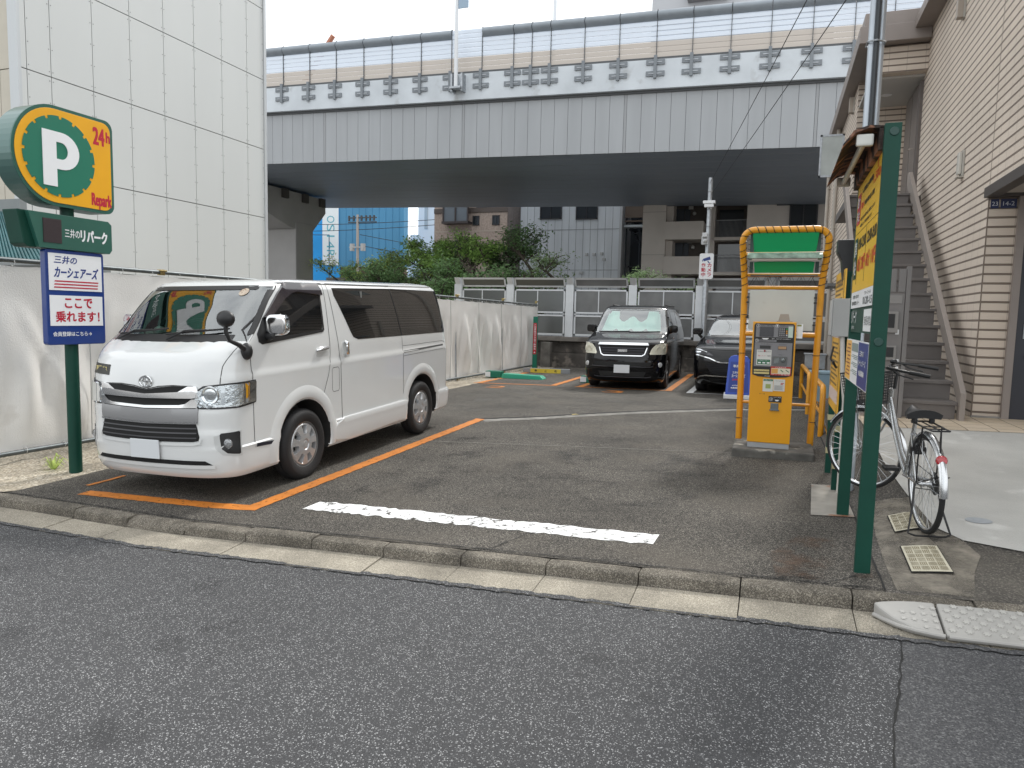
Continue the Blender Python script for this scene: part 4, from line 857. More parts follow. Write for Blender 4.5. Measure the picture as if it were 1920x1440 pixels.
# ================================================================== VEHICLES
def pch(pts):
    """monotone cubic through (x, y) points"""
    xs = [p[0] for p in pts]; ys = [p[1] for p in pts]; n = len(xs)
    d = [(ys[i+1]-ys[i])/(xs[i+1]-xs[i]) for i in range(n-1)]; m = [d[0]]+[0 if d[i-1]*d[i] <= 0 else 2*d[i-1]*d[i]/(d[i-1]+d[i]) for i in range(1, n-1)]+[d[-1]]
    def f(x):
        if x <= xs[0]: return ys[0]
        if x >= xs[-1]: return ys[-1]
        i = 0
        while x > xs[i+1]: i += 1
        h = xs[i+1]-xs[i]; t = (x-xs[i])/h
        return (2*t**3-3*t*t+1)*ys[i]+(t**3-2*t*t+t)*h*m[i]+(-2*t**3+3*t*t)*ys[i+1]+(t**3-t*t)*h*m[i+1]
    return f
class Body:
    NT = 14
    def __init__(s, f, r, w, Lf, Lr=.22, nf=2.6, nr=3.2):
        s.f, s.r, s.w, s.LF, s.Lr, s.nf, s.nr = pch(f), pch(r), pch(w), (pch(Lf) if isinstance(Lf, list) else (lambda z: Lf)), Lr, nf, nr; s.cache = {}
    def ring(s, z):
        k = round(z, 5)
        if k in s.cache: return s.cache[k]
        f, r, w = s.f(z), s.r(z), max(s.w(z), .001); T = s.NT; P = []
        L = r-f; Lf = min(s.LF(z), L*.45); Lr = min(s.Lr, L*.45)
        for i in range(T+1):
            a = math.pi/2*i/T; P.append((w*math.sin(a)**(2/s.nf), f+Lf*(1-math.cos(a)**(2/s.nf))))
        for i in range(1, 64): P.append((w, f+Lf+(L-Lf-Lr)*i/64))
        for i in range(T+1):
            a = math.pi/2*(1-i/T); P.append((w*math.sin(a)**(2/s.nr), r-Lr*(1-math.cos(a)**(2/s.nr))))
        s.cache[k] = P; return P
    def mesh(s, zs):
        vs = []; fs = []; rings = []
        for z in zs:
            P = s.ring(z); full = [(x, y, z) for x, y in P]+[(-x, y, z) for x, y in P[-2:0:-1]]; rings.append(len(vs)); vs += full
        n = len(full)
        for a, b in zip(rings, rings[1:]):
            for j in range(n): fs.append((a+j, a+(j+1) % n, b+(j+1) % n, b+j))
        fs.append(tuple(range(n))[::-1]); fs.append(tuple(rings[-1]+j for j in range(n)))
        return vs, fs
    def side(s, y, z):
        f, r, w = s.f(z), s.r(z), s.w(z)
        t = (y-f)/s.LF(z); u = (r-y)/s.Lr
        k = 1.
        if t < 1: k = max(0, 1-(1-max(t,0))**s.nf)**(1/s.nf)
        if u < 1: k = min(k, max(0, 1-(1-max(u,0))**s.nr)**(1/s.nr))
        return w*k
    def front(s, x, z):
        w = s.w(z); q = min(abs(x)/w, .9999); return s.f(z)+s.LF(z)*(1-(1-q**s.nf)**(1/s.nf))
    def rear(s, x, z):
        w = s.w(z); q = min(abs(x)/w, .9999); return s.r(z)-s.Lr*(1-(1-q**s.nr)**(1/s.nr))
    def arc(s, d, z):
        """point at arc length d from the centre of the nose, measured round the front corner"""
        P = s.ring(z); sg = 1 if d >= 0 else -1; d = abs(d)
        for (a, b), (c, e) in zip(P, P[1:]):
            l = math.hypot(c-a, e-b)
            if d <= l: t = d/l; return (sg*(a+(c-a)*t), b+(e-b)*t, z)
            d -= l
        return (sg*P[-1][0], P[-1][1], z)
    def maps(s, kind, sg=1):
        if kind == 'side': return lambda a, b: Vector((sg*s.side(a, b), a, b))
        if kind == 'front': return lambda a, b: Vector((a, s.front(a, b), b))
        if kind == 'rear': return lambda a, b: Vector((a, s.rear(a, b), b))
        return lambda a, b: Vector(s.arc(a, b))
    def outn(s, F, a, b, kind, sg):
        e = .004; du = F(a+e, b)-F(a-e, b); dv = F(a, b+e)-F(a, b-e); n = du.cross(dv)
        if n.length < 1e-9: n = Vector((sg, 0, 0))
        n.normalize(); p = F(a, b); c = Vector((0, 2.3, .8)); 
        if kind == 'side' and n.x*sg < 0: n = -n
        elif kind in ('front', 'arc') and n.dot(p-c) < 0: n = -n
        elif kind == 'rear' and n.y < 0: n = -n
        return n
    def patch(s, mb, poly, kind='side', sg=1, off=.003, deep=.008, d=.05, mi=0):
        """polygon drawn on the body surface, raised by off, with a folded-back rim"""
        F = s.maps(kind, sg); bm = bmesh.new()
        try: bm.faces.new([bm.verts.new((a, b, 0)) for a, b in poly])
        except ValueError: bm.free(); return
        xs = [p[0] for p in poly]; ys = [p[1] for p in poly]
        for lo, hi, co, no in ((min(xs), max(xs), lambda g: (g,0,0), (1,0,0)), (min(ys), max(ys), lambda g: (0,g,0), (0,1,0))):
            g = math.ceil(lo/d)*d
            while g < hi-1e-6:
                bmesh.ops.bisect_plane(bm, geom=bm.verts[:]+bm.edges[:]+bm.faces[:], plane_co=co(g), plane_no=no); g += d
        bmesh.ops.triangulate(bm, faces=[f for f in bm.faces if len(f.verts) > 4])
        if deep:
            be = [e for e in bm.edges if e.is_boundary]; ret = bmesh.ops.extrude_edge_only(bm, edges=be)
            low = {v for v in ret['geom'] if isinstance(v, bmesh.types.BMVert)}
        else: low = set()
        bm.verts.index_update(); vs = []
        for v in bm.verts:
            a, b = v.co.x, v.co.y; p = F(a, b)+s.outn(F, a, b, kind, sg)*(off-deep if v in low else off); vs.append(tuple(p))
        mb.add(vs, [tuple(v.index for v in f.verts) for f in bm.faces], mi); bm.free()
    def strip(s, mb, path, w=.006, kind='side', sg=1, off=.0015, closed=False, mi=0, step=.04):
        """narrow band along a path on the surface (panel gaps, trims)"""
        F = s.maps(kind, sg); P = [Vector(p) for p in path]; Q = []
        if closed: P.append(P[0])
        for a, b in zip(P, P[1:]):
            k = max(1, int((b-a).length/step)); Q += [a+(b-a)*i/k for i in range(k)]
        Q.append(P[-1]); vs = []; n = len(Q)
        for i in range(n):
            t = (Q[min(i+1, n-1)]-Q[max(i-1, 0)]).normalized(); nn = Vector((-t.y, t.x))
            for sgn in (-1, 1):
                q = Q[i]+nn*(w/2*sgn); vs.append(tuple(F(q.x, q.y)+s.outn(F, q.x, q.y, kind, sg)*off))
        mb.add(vs, [(2*i, 2*i+1, 2*i+3, 2*i+2) for i in range(n-1)], mi)
    def arch_cut(s, name, parent, mats, zs, wheels, Ra, depth=.32, screen=None):
        me = bpy.data.meshes.new(name); vs, fs = s.mesh(zs); me.from_pydata(vs, [], fs); me.update(); me.materials.append(mats[0])
        o = bpy.data.objects.new(name, me); COL.objects.link(o)
        c = MB()
        for (yy, zz) in wheels:
            for sg in (-1, 1):
                x1 = sg*1.2; x0 = sg*(s.w(.5)-depth); k = 40
                prof = [(yy+Ra*math.cos(2*math.pi*i/k), zz+Ra*(1.0 if math.sin(2*math.pi*i/k) > 0 else 1.0)*math.sin(2*math.pi*i/k)) for i in range(k)]
                c.prism(prof, (x0,0,0), Y, Z, (1,0,0), x1-x0)
        cu = c.build('cutter', mats[1]); bm = bmesh.new(); bm.from_mesh(cu.data); bmesh.ops.recalc_face_normals(bm, faces=bm.faces); bm.to_mesh(cu.data); bm.free()
        md = o.modifiers.new('b', 'BOOLEAN'); md.object = cu; md.operation = 'DIFFERENCE'; md.solver = 'EXACT'; md.material_mode = 'TRANSFER'
        bpy.context.view_layer.update(); dg = bpy.context.evaluated_depsgraph_get()
        m2 = bpy.data.meshes.new_from_object(o.evaluated_get(dg)); bpy.data.objects.remove(cu); o.modifiers.clear(); o.data = m2; m2.name = name
        bm = bmesh.new(); bm.from_mesh(m2); bm.normal_update()
        if screen:
            zb, zt, xc = screen; kill = []
            for f in bm.faces:
                q = f.calc_center_median()
                if zb < q.z < zt and abs(q.x) < xc*s.w(q.z) and q.y < s.f(q.z)+s.LF(q.z)*.95: kill.append(f)
            bmesh.ops.delete(bm, geom=kill, context='FACES')
        for f in bm.faces: f.smooth = True
        for e in bm.edges:
            if len(e.link_faces) == 2 and e.calc_face_angle(0) > R(38): e.smooth = False
        bm.to_mesh(m2); bm.free(); o.parent = parent
        return o
def zlist(a, b, extra, d=.028):
    n = int((b-a)/d); z = sorted(set([round(a+(b-a)*i/n, 4) for i in range(n+1)]+extra)); out = [z[0]]
    for q in z[1:]:
        if q-out[-1] > .006: out.append(q)
        elif q in extra: out[-1] = q
    return out
def wheel(parent, x, y, z, r, wd, sg, style, rimr):
    """tyre with its rim as a sub-part; outer face towards sg*X"""
    t = MB(); h = wd/2; prof = [(rimr-.01,-h*.7),(rimr+.012,-h*.86),((r+rimr)/2+.01,-h),(r-.03,-h*.93),(r-.008,-h*.74),(r,-h*.45),(r-.004,-h*.42),(r,-h*.38),(r,0),(r-.004,.003),(r,h*.38),(r-.004,h*.42),(r,h*.45),(r-.008,h*.74),(r-.03,h*.93),((r+rimr)/2+.01,h),(rimr+.012,h*.86),(rimr-.01,h*.7)]
    t.lathe(prof, (0,0,0), (sg,0,0), 48, cap=False); o = t.build('wheel', rubber, parent, smooth=True, angle=30); o.location = (x, y, z)
    w = MB(); e = h*.62
    w.lathe([(rimr,-h*.6),(rimr-.02,-h*.5),(rimr-.03,e*.4),(rimr-.004,e+.012),(rimr+.004,e+.018),(rimr-.012,e+.012)], (0,0,0), (sg,0,0), 40, 1, cap=False)
    w.lathe([(0,e*.15),(rimr-.02,e*.15)], (0,0,0), (sg,0,0), 30, 2, cap=False)
    if style == 'cap':
        k = 7; R1 = rimr-.014; n = k*12; vs = []; fs = []; rad = [0, .028,.031,.052,.055,.085,.115,.145,R1-.012,R1]
        def dep(rr, a):
            base = e+.014+.018*(1-(rr/R1)**2)
            ph = (a*k/(2*math.pi)) % 1.0; ph = abs(ph-.5)*2      # 0 in the middle of a pocket
            if .108 < rr < R1-.018 and ph < .40: return base-.045
            if .04 < rr < .054: return base-.008
            return base
        def P3(rr, a, dd): return (sg*dd, rr*math.cos(a), rr*math.sin(a))
        rad = [0,.026,.030,.044,.048,.056,.062,.080,.105,.112,.125,.145,.165,R1-.024,R1-.018,R1-.006,R1]
        for rr in rad:
            for j in range(n): a = 2*math.pi*j/n+.2; vs.append(P3(rr, a, dep(rr, a-.2)-(.006 if rr == R1 else 0)))
        for i in range(len(rad)-1):
            for j in range(n):
                q4 = (i*n+j, i*n+(j+1) % n, (i+1)*n+(j+1) % n, (i+1)*n+j); mr = (rad[i]+rad[i+1])/2; ph2 = ((2*math.pi*(j+.5)/n)*k/(2*math.pi)) % 1.0; ph2 = abs(ph2-.5)*2
                w.add([vs[q] for q in q4], [(0,1,2,3)], 2 if (.112 < mr < R1-.024 and ph2 < .32) else 0)
    else:
        for j in range(style):
            a = 2*math.pi*j/style+.3; u = Vector((0,math.cos(a),math.sin(a))); v = Vector((0,-math.sin(a),math.cos(a)))
            w.prism([(.03,-.028),(rimr-.01,-.018),(rimr-.01,.018),(.03,.028)], (sg*(e-.004),0,0), u, v, (sg,0,0), .02, 0)
        w.lathe([(0,e+.02),(.035,e+.018),(.04,e)], (0,0,0), (sg,0,0), 20, 0, cap=False)
    w.build('rim', [silver, mat('rim_edge', (.22,.23,.24), .3, .8), darkgap], o, smooth=True, angle=25)
    return o
def screen_panel(B, zb, zt, xc, m, parent, off=-.004, inner=False):
    mb = MB(); n = 24; nz = 14; vs = []
    for j in range(nz+1):
        z = zb+(zt-zb)*j/nz
        for i in range(n+1): x = (-1+2*i/n)*xc*B.w(z); vs.append((x, B.front(x, z)+.004, z))
    fs = [(j*(n+1)+i, j*(n+1)+i+1, (j+1)*(n+1)+i+1, (j+1)*(n+1)+i) for j in range(nz) for i in range(n)]
    mb.add(vs, fs); o = mb.build('windscreen', m, parent, smooth=True, angle=80)
    return o
def frit(B, zb, zt, xc, bw, mb, low=.05):
    """black printed border of a windscreen"""
    n = 24
    def band(z0, z1, x0, x1):
        k = 12; vs = []; 
        for j in range(k+1):
            z = z0+(z1-z0)*j/k
            for i in range(k+1):
                q = x0+(x1-x0)*i/k; x = q*B.w(z); vs.append((x, B.front(x, z)-.002, z))
        mb.add(vs, [(j*(k+1)+i, j*(k+1)+i+1, (j+1)*(k+1)+i+1, (j+1)*(k+1)+i) for j in range(k) for i in range(k)])
    band(zb-.01, zb+low, -xc-.01, xc+.01); band(zt-bw, zt+.01, -xc-.01, xc+.01)
    band(zb+low, zt-bw, xc-bw*1.1, xc+.01); band(zb+low, zt-bw, -xc-.01, -xc+bw*1.1)
def steering(parent, x, y, z, tilt=.5):
    t = MB(); M = Matrix.Translation((x, y, z)) @ Matrix.Rotation(tilt, 4, 'X')
    t.tube([(.185*math.cos(a), .185*math.sin(a), 0) for a in [k*math.pi/14 for k in range(28)]], .016, 8, closed=True, M=M)
    t.sphere((0,0,-.02), (.06,.06,.03), M=M)
    for a in (0, math.pi, -math.pi/2): t.tube([(0,0,-.02),(.18*math.cos(a),.18*math.sin(a),0)], .014, 6, M=M)
    t.build('steering_wheel', blackpl, parent, smooth=True)
def seat(parent, x, y, z, m):
    t = MB(); t.box((x-.24,y-.25,z-.12),(x+.24,y+.22,z)); t.box((x-.23,y+.16,z-.05),(x+.23,y+.30,z+.55)); t.box((x-.12,y+.22,z+.57),(x+.12,y+.30,z+.76)); t.build('seat', m, parent, bevel=.04, smooth=True, seg=3)
def place(root, x, y, z, yaw, pitch=0., roll=0.):
    root.rotation_mode = 'QUATERNION'
    M = Matrix.Rotation(yaw, 3, 'Z') @ Matrix.Rotation(pitch, 3, 'X') @ Matrix.Rotation(-roll, 3, 'Y')
    root.location = (x, y, z); root.rotation_quaternion = M.to_quaternion()
seatm = mat('seat_fabric', (.06,.06,.065), .9, bump=.2)
dashm = mat('dashboard', (.035,.035,.037), .6)
# ---------------------------------------------------------------- white van
van_trim = mat('white_van_trim_paint', (.66,.67,.665), .20, coat=1.)
van = thing('white_van', 'white one-box van with chrome grille, dark windows and chrome mirrors parked in the front bay', 'van')
B = Body([(.24,.055),(.28,.025),(.36,.008),(.42,0),(.60,.0),(.70,.012),(.80,.012),(.86,.022),(1.0,.035),(1.12,.055),(1.24,.095),(1.30,.14),(1.36,.215),(1.40,.28),(1.90,.80),(1.925,.85),(1.945,.96),(1.962,1.20),(1.974,1.60),(1.98,2.1)],
         [(.24,4.62),(.30,4.68),(.50,4.695),(.53,4.66),(.9,4.67),(1.3,4.64),(1.85,4.53),(1.90,4.50),(1.93,4.42),(1.955,4.28),(1.972,3.95),(1.98,3.4)],
         [(.24,.80),(.27,.82),(.36,.832),(.47,.838),(.50,.845),(.515,.832),(.9,.838),(1.08,.842),(1.115,.845),(1.135,.833),(1.3,.825),(1.42,.812),(1.85,.742),(1.895,.725),(1.915,.70),(1.925,.71),(1.945,.675),(1.962,.58),(1.974,.36),(1.98,.002)], [(.24,.34),(1.0,.34),(1.25,.30),(1.42,.23),(1.98,.23)], .20, 3.0, 3.4)
WSB, WST, XC = 1.405, 1.885, math.sin(math.pi/2*12/14)**(2/3.0)
zs = zlist(.24, 1.98, [WSB, WST, .50,.515,1.115,1.135,1.915,1.925,.36,1.24,1.945,1.962,1.974], .03)
FWY, RWY, WZ = 1.18, 3.75, .335
body = B.arch_cut('body', van, [white_paint, mat('wheel_well', (.02,.02,.02), .9, var=.3, vs=9)], zs, [(FWY,WZ+.03),(RWY,WZ+.03)], .43, screen=(WSB, WST, XC-.003))
b = MB(); frit(B, WSB, WST, XC, .03, b, .055); b.build('windscreen_border', blackpl, van, smooth=True, angle=80)
ws = screen_panel(B, WSB, WST, XC, windscreen, van)
b = MB(); B.patch(b, rrect(-.02,1.45,.02,1.46,.004,1), 'front', off=.004)
for x, s in ((.52,1),):      # round inspection sticker
    b = MB(); b.add([(x+.045*math.cos(a), B.front(x+.045*math.cos(a), 1.835+.034*math.sin(a))-.0035, 1.835+.034*math.sin(a)) for a in [k*math.pi/8 for k in range(16)]], [tuple(range(16))]); b.build('round_sticker', mat('sticker_cream', (.5,.42,.33), .5, tint=((.25,.15,.10), 60, .5)), ws)
both = (1, -1)
for sg in both:
    # front door glass with black quarter panel, visor
    b = MB(); B.patch(b, [(.60,1.455),(.62,1.415),(.68,1.405),(1.52,1.44),(1.555,1.46),(1.57,1.52),(1.60,1.86),(1.57,1.885),(1.13,1.895),(1.06,1.88),(.98,1.83)], sg=sg, off=.002); dg_ = b.build('door_window', tint, van, smooth=True)
    b = MB(); B.patch(b, [(.55,1.46),(.555,1.39),(.60,1.365),(.74,1.375),(1.57,1.435),(1.585,1.46),(.98,1.425),(.77,1.42),(.73,1.60),(.66,1.60)], sg=sg, off=.007); B.strip(b, [(1.575,1.45),(1.605,1.88)], .03, sg=sg, off=.005); b.build('window_surround', blackpl, van, smooth=True)
    b = MB(); B.patch(b, [(.66,1.60),(.93,1.83),(1.05,1.905),(1.13,1.92),(1.60,1.905),(1.625,1.85),(1.63,1.80),(1.22,1.835),(1.13,1.82),(1.0,1.765),(.76,1.60)], sg=sg, off=.028, deep=.028); b.build('window_visor', smoke, van, smooth=True, angle=50)
    # long tinted side glass
    b = MB(); B.patch(b, [(1.86,1.88),(1.87,1.80),(2.02,1.54),(2.09,1.41),(2.13,1.355),(2.22,1.325),(3.22,1.315),(4.50,1.305),(4.56,1.325),(4.585,1.38),(4.50,1.80),(4.47,1.85),(4.42,1.865),(3.18,1.885)], sg=sg, off=.003); b.build('side_window', tint, van, smooth=True)
    b = MB(); B.strip(b, [(3.10,1.885),(3.24,1.315)], .016, sg=sg, off=.0055); b.build('window_divider', blackpl, van, smooth=True)
    b = MB()
    for pth in ([(.42,.47),(.42,1.40),(.47,1.50),(.95,1.885)], [(.95,1.885),(1.02,1.915),(1.10,1.925),(1.70,1.925)], [(1.70,1.925),(1.655,1.2),(1.60,1.0),(1.50,.80)], [(1.77,1.925),(1.83,1.15),(1.84,.55),(1.80,.30)], [(1.77,1.925),(3.14,1.92)], [(3.24,1.30),(3.24,.32)], [(.42,.86),(.42,1.10)]):
        B.strip(b, pth, .007, sg=sg)
    B.strip(b, [(1.665,.83),(1.665,1.04),(1.685,1.06),(1.775,1.06),(1.795,1.04),(1.795,.83),(1.775,.81),(1.685,.81)], .005, sg=sg, closed=True)
    B.strip(b, [(3.25,1.115),(4.42,1.135)], .022, sg=sg, off=.002, mi=0); B.strip(b, [(3.25,1.19),(4.40,1.19),(4.48,1.17)], .004, sg=sg); B.strip(b, [(3.25,1.065),(4.42,1.085)], .004, sg=sg)
    b.build('door_gap', mat('gap_grey_dark', (.03,.03,.03), .8), van)
    # sculpted lower body: wheel arch flares, rocker ledge, bumper ledge
    for wy in (FWY, RWY):
        b = MB(); k = 30; vs = []; a0, a1 = (-18, 198) ; prof = [(.432,-.012,.4),(.436,.006,0),(.455,.016,0),(.52,.014,0),(.555,.004,0),(.575,-.003,0)]
        for i in range(k+1):
            a = R(a0+(a1-a0)*i/k)
            for rr, off, _ in prof:
                yy, zz = wy+rr*math.cos(a), max(.27, WZ+.03+rr*math.sin(a)); vs.append((sg*(B.side(yy, zz)+off), yy, zz))
        n = len(prof); b.add(vs, [(i*n+j, (i+1)*n+j, (i+1)*n+j+1, i*n+j+1) for i in range(k) for j in range(n-1)])
        b.build('wheel_arch', van_trim, van, smooth=True, angle=60)
    b = MB(); B.patch(b, [(1.70,.30),(1.66,.40),(1.74,.47),(1.86,.505),(3.30,.515),(3.31,.40),(3.30,.29),(2.0,.262)], sg=sg, off=.014, deep=.014); b.build('rocker_panel', van_trim, van, smooth=True, angle=50)
    b = MB(); B.patch(b, [(4.20,.525),(4.64,.525),(4.64,.28),(4.22,.28)], sg=sg, off=.014, deep=.014); b.build('bumper_side', van_trim, van, smooth=True, angle=50)
    b = MB(); B.strip(b, [(.43,.485),(.76,.465)], .032, sg=sg, off=.006); b.build('side_stripe', mat('navy_strip', (.015,.02,.035), .4), van, smooth=True)
    # handles
    b = MB(); x = B.side(1.5, 1.25); b.tube([(sg*(x+.0),1.42,1.255),(sg*(x+.028),1.45,1.262),(sg*(x+.030),1.57,1.272),(sg*(x+.0),1.60,1.275)], [.013,.018,.018,.013], 8); b.build('door_handle', chrome, van, smooth=True)
    b = MB(); x = B.side(1.95, 1.22); b.tube([(sg*x,1.95,1.315),(sg*(x+.028),1.95,1.30),(sg*(x+.028),1.955,1.19),(sg*x,1.955,1.175)], [.016,.022,.022,.016], 8); b.build('door_handle', chrome, van, smooth=True)
    for rr_ in ((1.91,1.15,2.03,1.33,.03), (1.41,1.19,1.62,1.24,.02)):
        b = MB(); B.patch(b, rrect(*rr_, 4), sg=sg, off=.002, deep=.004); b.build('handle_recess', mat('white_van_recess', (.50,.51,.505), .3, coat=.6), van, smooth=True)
    # mirrors
    b = MB(); b.prism(rrect(-.10,-.085,.10,.105,.06,5), (sg*.90,.69,1.525), (sg*.93,.30,0), Z, (-.30*sg,.93,0), .14); mir = b.build('side_mirror', chrome, van, bevel=.028, smooth=True, seg=4, angle=50)
    b = MB(); b.tube([(sg*.80,.68,1.43),(sg*.86,.66,1.425),(sg*.90,.66,1.44)], [.035,.03,.028], 10); b.build('mirror_foot', blackpl, van, smooth=True)
    # headlamps (wrap round the corner)
    hp = [(.515,.93),(.53,1.00),(.60,1.045),(.80,1.065),(1.09,1.075),(1.10,.885),(.90,.865),(.70,.862),(.56,.865)]
    hp = [(sg*a, c-.012) for a, c in hp]; hp = hp if sg > 0 else hp[::-1]
    b = MB(); B.patch(b, hp, 'arc', sg, off=.004, deep=.01); B.strip(b, hp, .014, 'arc', sg, off=.008, closed=True, mi=1)
    hl = b.build('headlight', [mat('lamp_housing', (.66,.68,.69), .2, .75, bump=.5, bs=30), blackpl], van, smooth=True, angle=50)
    b = MB()
    for (a, c, r) in ((.66,.975,.072),(.575,.895,.024),(.655,.885,.026)):
        p = Vector(B.arc(sg*a, c-.012)); q = Vector(B.arc(sg*(a+.02), c-.012))-Vector(B.arc(sg*(a-.02), c-.012)); nrm = Vector((q.y*sg*1, -q.x*sg, 0)).normalized() if sg > 0 else Vector((-q.y, q.x, 0)).normalized()
        if nrm.y > 0: nrm = -nrm
        b.lathe([(0,.006),(r*.4,.008),(r*.75,.004),(r*.9,.012),(r,.016),(r*1.06,.010),(r*1.1,.002)], p, nrm, 24, cap=False)
    b.build('reflector_bowl', mat('bowl_chrome', (.80,.82,.84), .10, 1.), hl, smooth=True)
    b = MB()
    for z in (.925,.955,.985,1.015,1.04): B.strip(b, [(sg*.80,z),(sg*.98,z+.005)], .010, 'arc', sg, off=.008)
    B.strip(b, [(sg*.765,.88),(sg*.765,1.03)], .035, 'arc', sg, off=.007); b.build('lamp_fins', mat('fin_chrome', (.65,.67,.69), .2, .9), hl)
    b = MB(); q = [(sg*1.02,.91),(sg*1.06,.91),(sg*1.06,1.03),(sg*1.02,1.03)]; B.patch(b, q if sg > 0 else q[::-1], 'arc', sg, off=.009, deep=.004); b.build('turn_signal', mat('pale_amber', (.55,.30,.18), .2, coat=1.), hl)
    b = MB(); hp2 = [(sg*(a*1.0), c) for a, c in ((.53,.93),(.55,.985),(.61,1.025),(.80,1.045),(1.085,1.055),(1.09,.88),(.70,.862),(.57,.865))]; B.patch(b, hp2 if sg > 0 else hp2[::-1], 'arc', sg, off=.024, deep=.018); b.build('lens', glassy('lamp_glass', (.93,.95,.96), .03), hl, smooth=True, angle=50)
    # fog lamps in black pockets
    fp_ = [(sg*a, c) for a, c in ((.69,.615),(.89,.65),(.93,.65),(.93,.43),(.89,.43),(.76,.45),(.70,.51))]
    b = MB(); B.patch(b, fp_ if sg > 0 else fp_[::-1], 'arc', sg, off=.0035, deep=.006, mi=0); b.build('fog_pocket', mat('white_van_recess'), van, smooth=True)
    fq = [(sg*a, c) for a, c in ((.74,.622),(.75,.637),(.90,.645),(.915,.635),(.915,.455),(.90,.448),(.80,.465),(.75,.51))]
    b = MB(); B.patch(b, fq if sg > 0 else fq[::-1], 'arc', sg, off=.006, deep=.008); fo = b.build('fog_bezel', blackpl, van, smooth=True)
    b = MB(); p = Vector(B.arc(sg*.80, .545)); nrm = Vector((sg*.35,-.93,0)).normalized(); b.lathe([(0,.016),(.03,.014),(.040,.010),(.043,.014),(.047,.002)], p, nrm, 24, cap=False); b.build('fog_light', mat('fog_lens', (.30,.31,.32), .1, .6, coat=1., bump=.4, bs=60), fo, smooth=True)
# grille stack on the nose
def nose(poly, off, m, nm, deep=.01, mirror=False, par=van):
    b = MB(); B.patch(b, poly, 'front', off=off, deep=deep, d=.06); return b.build(nm, m, par, smooth=True, angle=45)
gr = nose([(-.53,.70),(.53,.70),(.53,1.03),(.30,1.035),(.14,1.02),(.0,.995),(-.14,1.02),(-.30,1.035),(-.53,1.03)], .002, darkgap, 'grille', .004)
nose([(-.56,.945),(-.50,.935),(0,.925),(.50,.935),(.56,.945),(.55,.985),(.50,.995),(0,.962),(-.50,.995),(-.55,.985)], .020, chrome, 'grille_bar', .02, par=gr)
nose([(-.55,.855),(0,.838),(.55,.855),(.56,.925),(.50,.928),(.44,.888),(.38,.876),(0,.862),(-.38,.876),(-.44,.888),(-.50,.928),(-.56,.925)], .020, chrome, 'grille_bar', .02, par=gr)
for sg in both:
    q = [(sg*.54,1.035),(sg*.56,.985),(sg*.44,.992),(sg*.36,.985),(sg*.46,1.035)]; nose(q if sg > 0 else q[::-1], .018, chrome, 'grille_corner', .018, par=gr)
nose([(-.55,.735),(0,.722),(.55,.735),(.555,.848),(0,.832),(-.555,.848)], .010, mat('satin_grey_panel', (.34,.34,.345), .35, .7), 'grille_panel', .01, par=gr)
b = MB(); B.strip(b, [(-.55,.728),(0,.715),(.55,.728)], .016, 'front', off=.014); b.build('grille_trim', chrome, gr)
lg = nose([(-.53,.715),(0,.702),(.53,.715),(.565,.60),(.555,.575),(.50,.565),(0,.552),(-.50,.565),(-.555,.575),(-.565,.60)], .004, darkgap, 'lower_grille', .006)
b = MB()
for z in (.60,.64,.68): B.strip(b, [(-.54,z),(0,z-.01),(.54,z)], .012, 'front', off=.010)
b.build('grille_slat', mat('slat_grey', (.06,.06,.065), .4), lg)
b = MB(); B.strip(b, [(-.58,.60),(-.565,.555),(-.50,.545),(0,.532),(.50,.545),(.565,.555),(.58,.60)], .022, 'front', off=.012); b.build('bumper_lip', van_trim, van, smooth=True)
nose([(-.60,.40),(-.22,.40),(0,.398),(.22,.40),(.60,.40),(.66,.365),(0,.36),(-.66,.365)], .003, darkgap, 'bumper_slot', .005)
b = MB(); B.strip(b, [(-.68,.352),(0,.345),(.68,.352)], .03, 'front', off=.014); b.build('bumper_lip', van_trim, van, smooth=True)
# bonnet gaps
b = MB()
for sg in both: B.strip(b, [(sg*.74,1.055),(sg*.745,1.20),(sg*.78,1.29),(sg*.80,1.37)], .007, 'arc', sg, off=.0015)
B.strip(b, [(-.50,1.035),(-.30,1.04),(-.14,1.028),(0,1.0),(.14,1.028),(.30,1.04),(.50,1.035)], .008, 'front', off=.003)
b.build('bonnet_gap', mat('gap_grey_dark'), van)
# emblem: three ovals
def ring2(mb, c, rx, rz, th, k=26, y=0):
    mb.tube([(c[0]+rx*math.cos(a), y+.02*((c[1]+rz*math.sin(a))-1.06), c[1]+rz*math.sin(a)) for a in [q*2*math.pi/k for q in range(k)]], th, 6, closed=True)
b = MB(); ye = B.front(0, 1.08)-.016; ring2(b, (0,1.065), .068, .047, .0075, y=ye); ring2(b, (0,1.065), .020, .040, .006, y=ye); ring2(b, (0,1.086), .044, .018, .006, y=ye); b.build('emblem', chrome, van, smooth=True)
b = MB(); B.patch(b, [(-.74,1.115),(-.47,1.105),(-.47,1.195),(-.74,1.205)], 'front', off=.005, mi=0); o_ = Vector((-.70, B.front(-.70,1.15)-.012, 1.135)); u_ = (Vector((-.49, B.front(-.49,1.15), 1.13))-Vector((-.70, B.front(-.70,1.15), 1.135))).normalized()
b.text('高圧ガス', o_, u_, (0,.09,.996), (0,-1,0), 0, 0, .205, .05, 1, th=-.002, bold=.0015); b.build('warning_sticker', [mat('sticker_black', (.02,.02,.015), .4), mat('sticker_yellow', (.70,.60,.25), .5)], van)
b = MB(); b.box((-.165,-.028,.405),(.165,-.018,.57)); b.build('number_plate', mat('plate_plain', (.62,.64,.66), .4), van, bevel=.004)
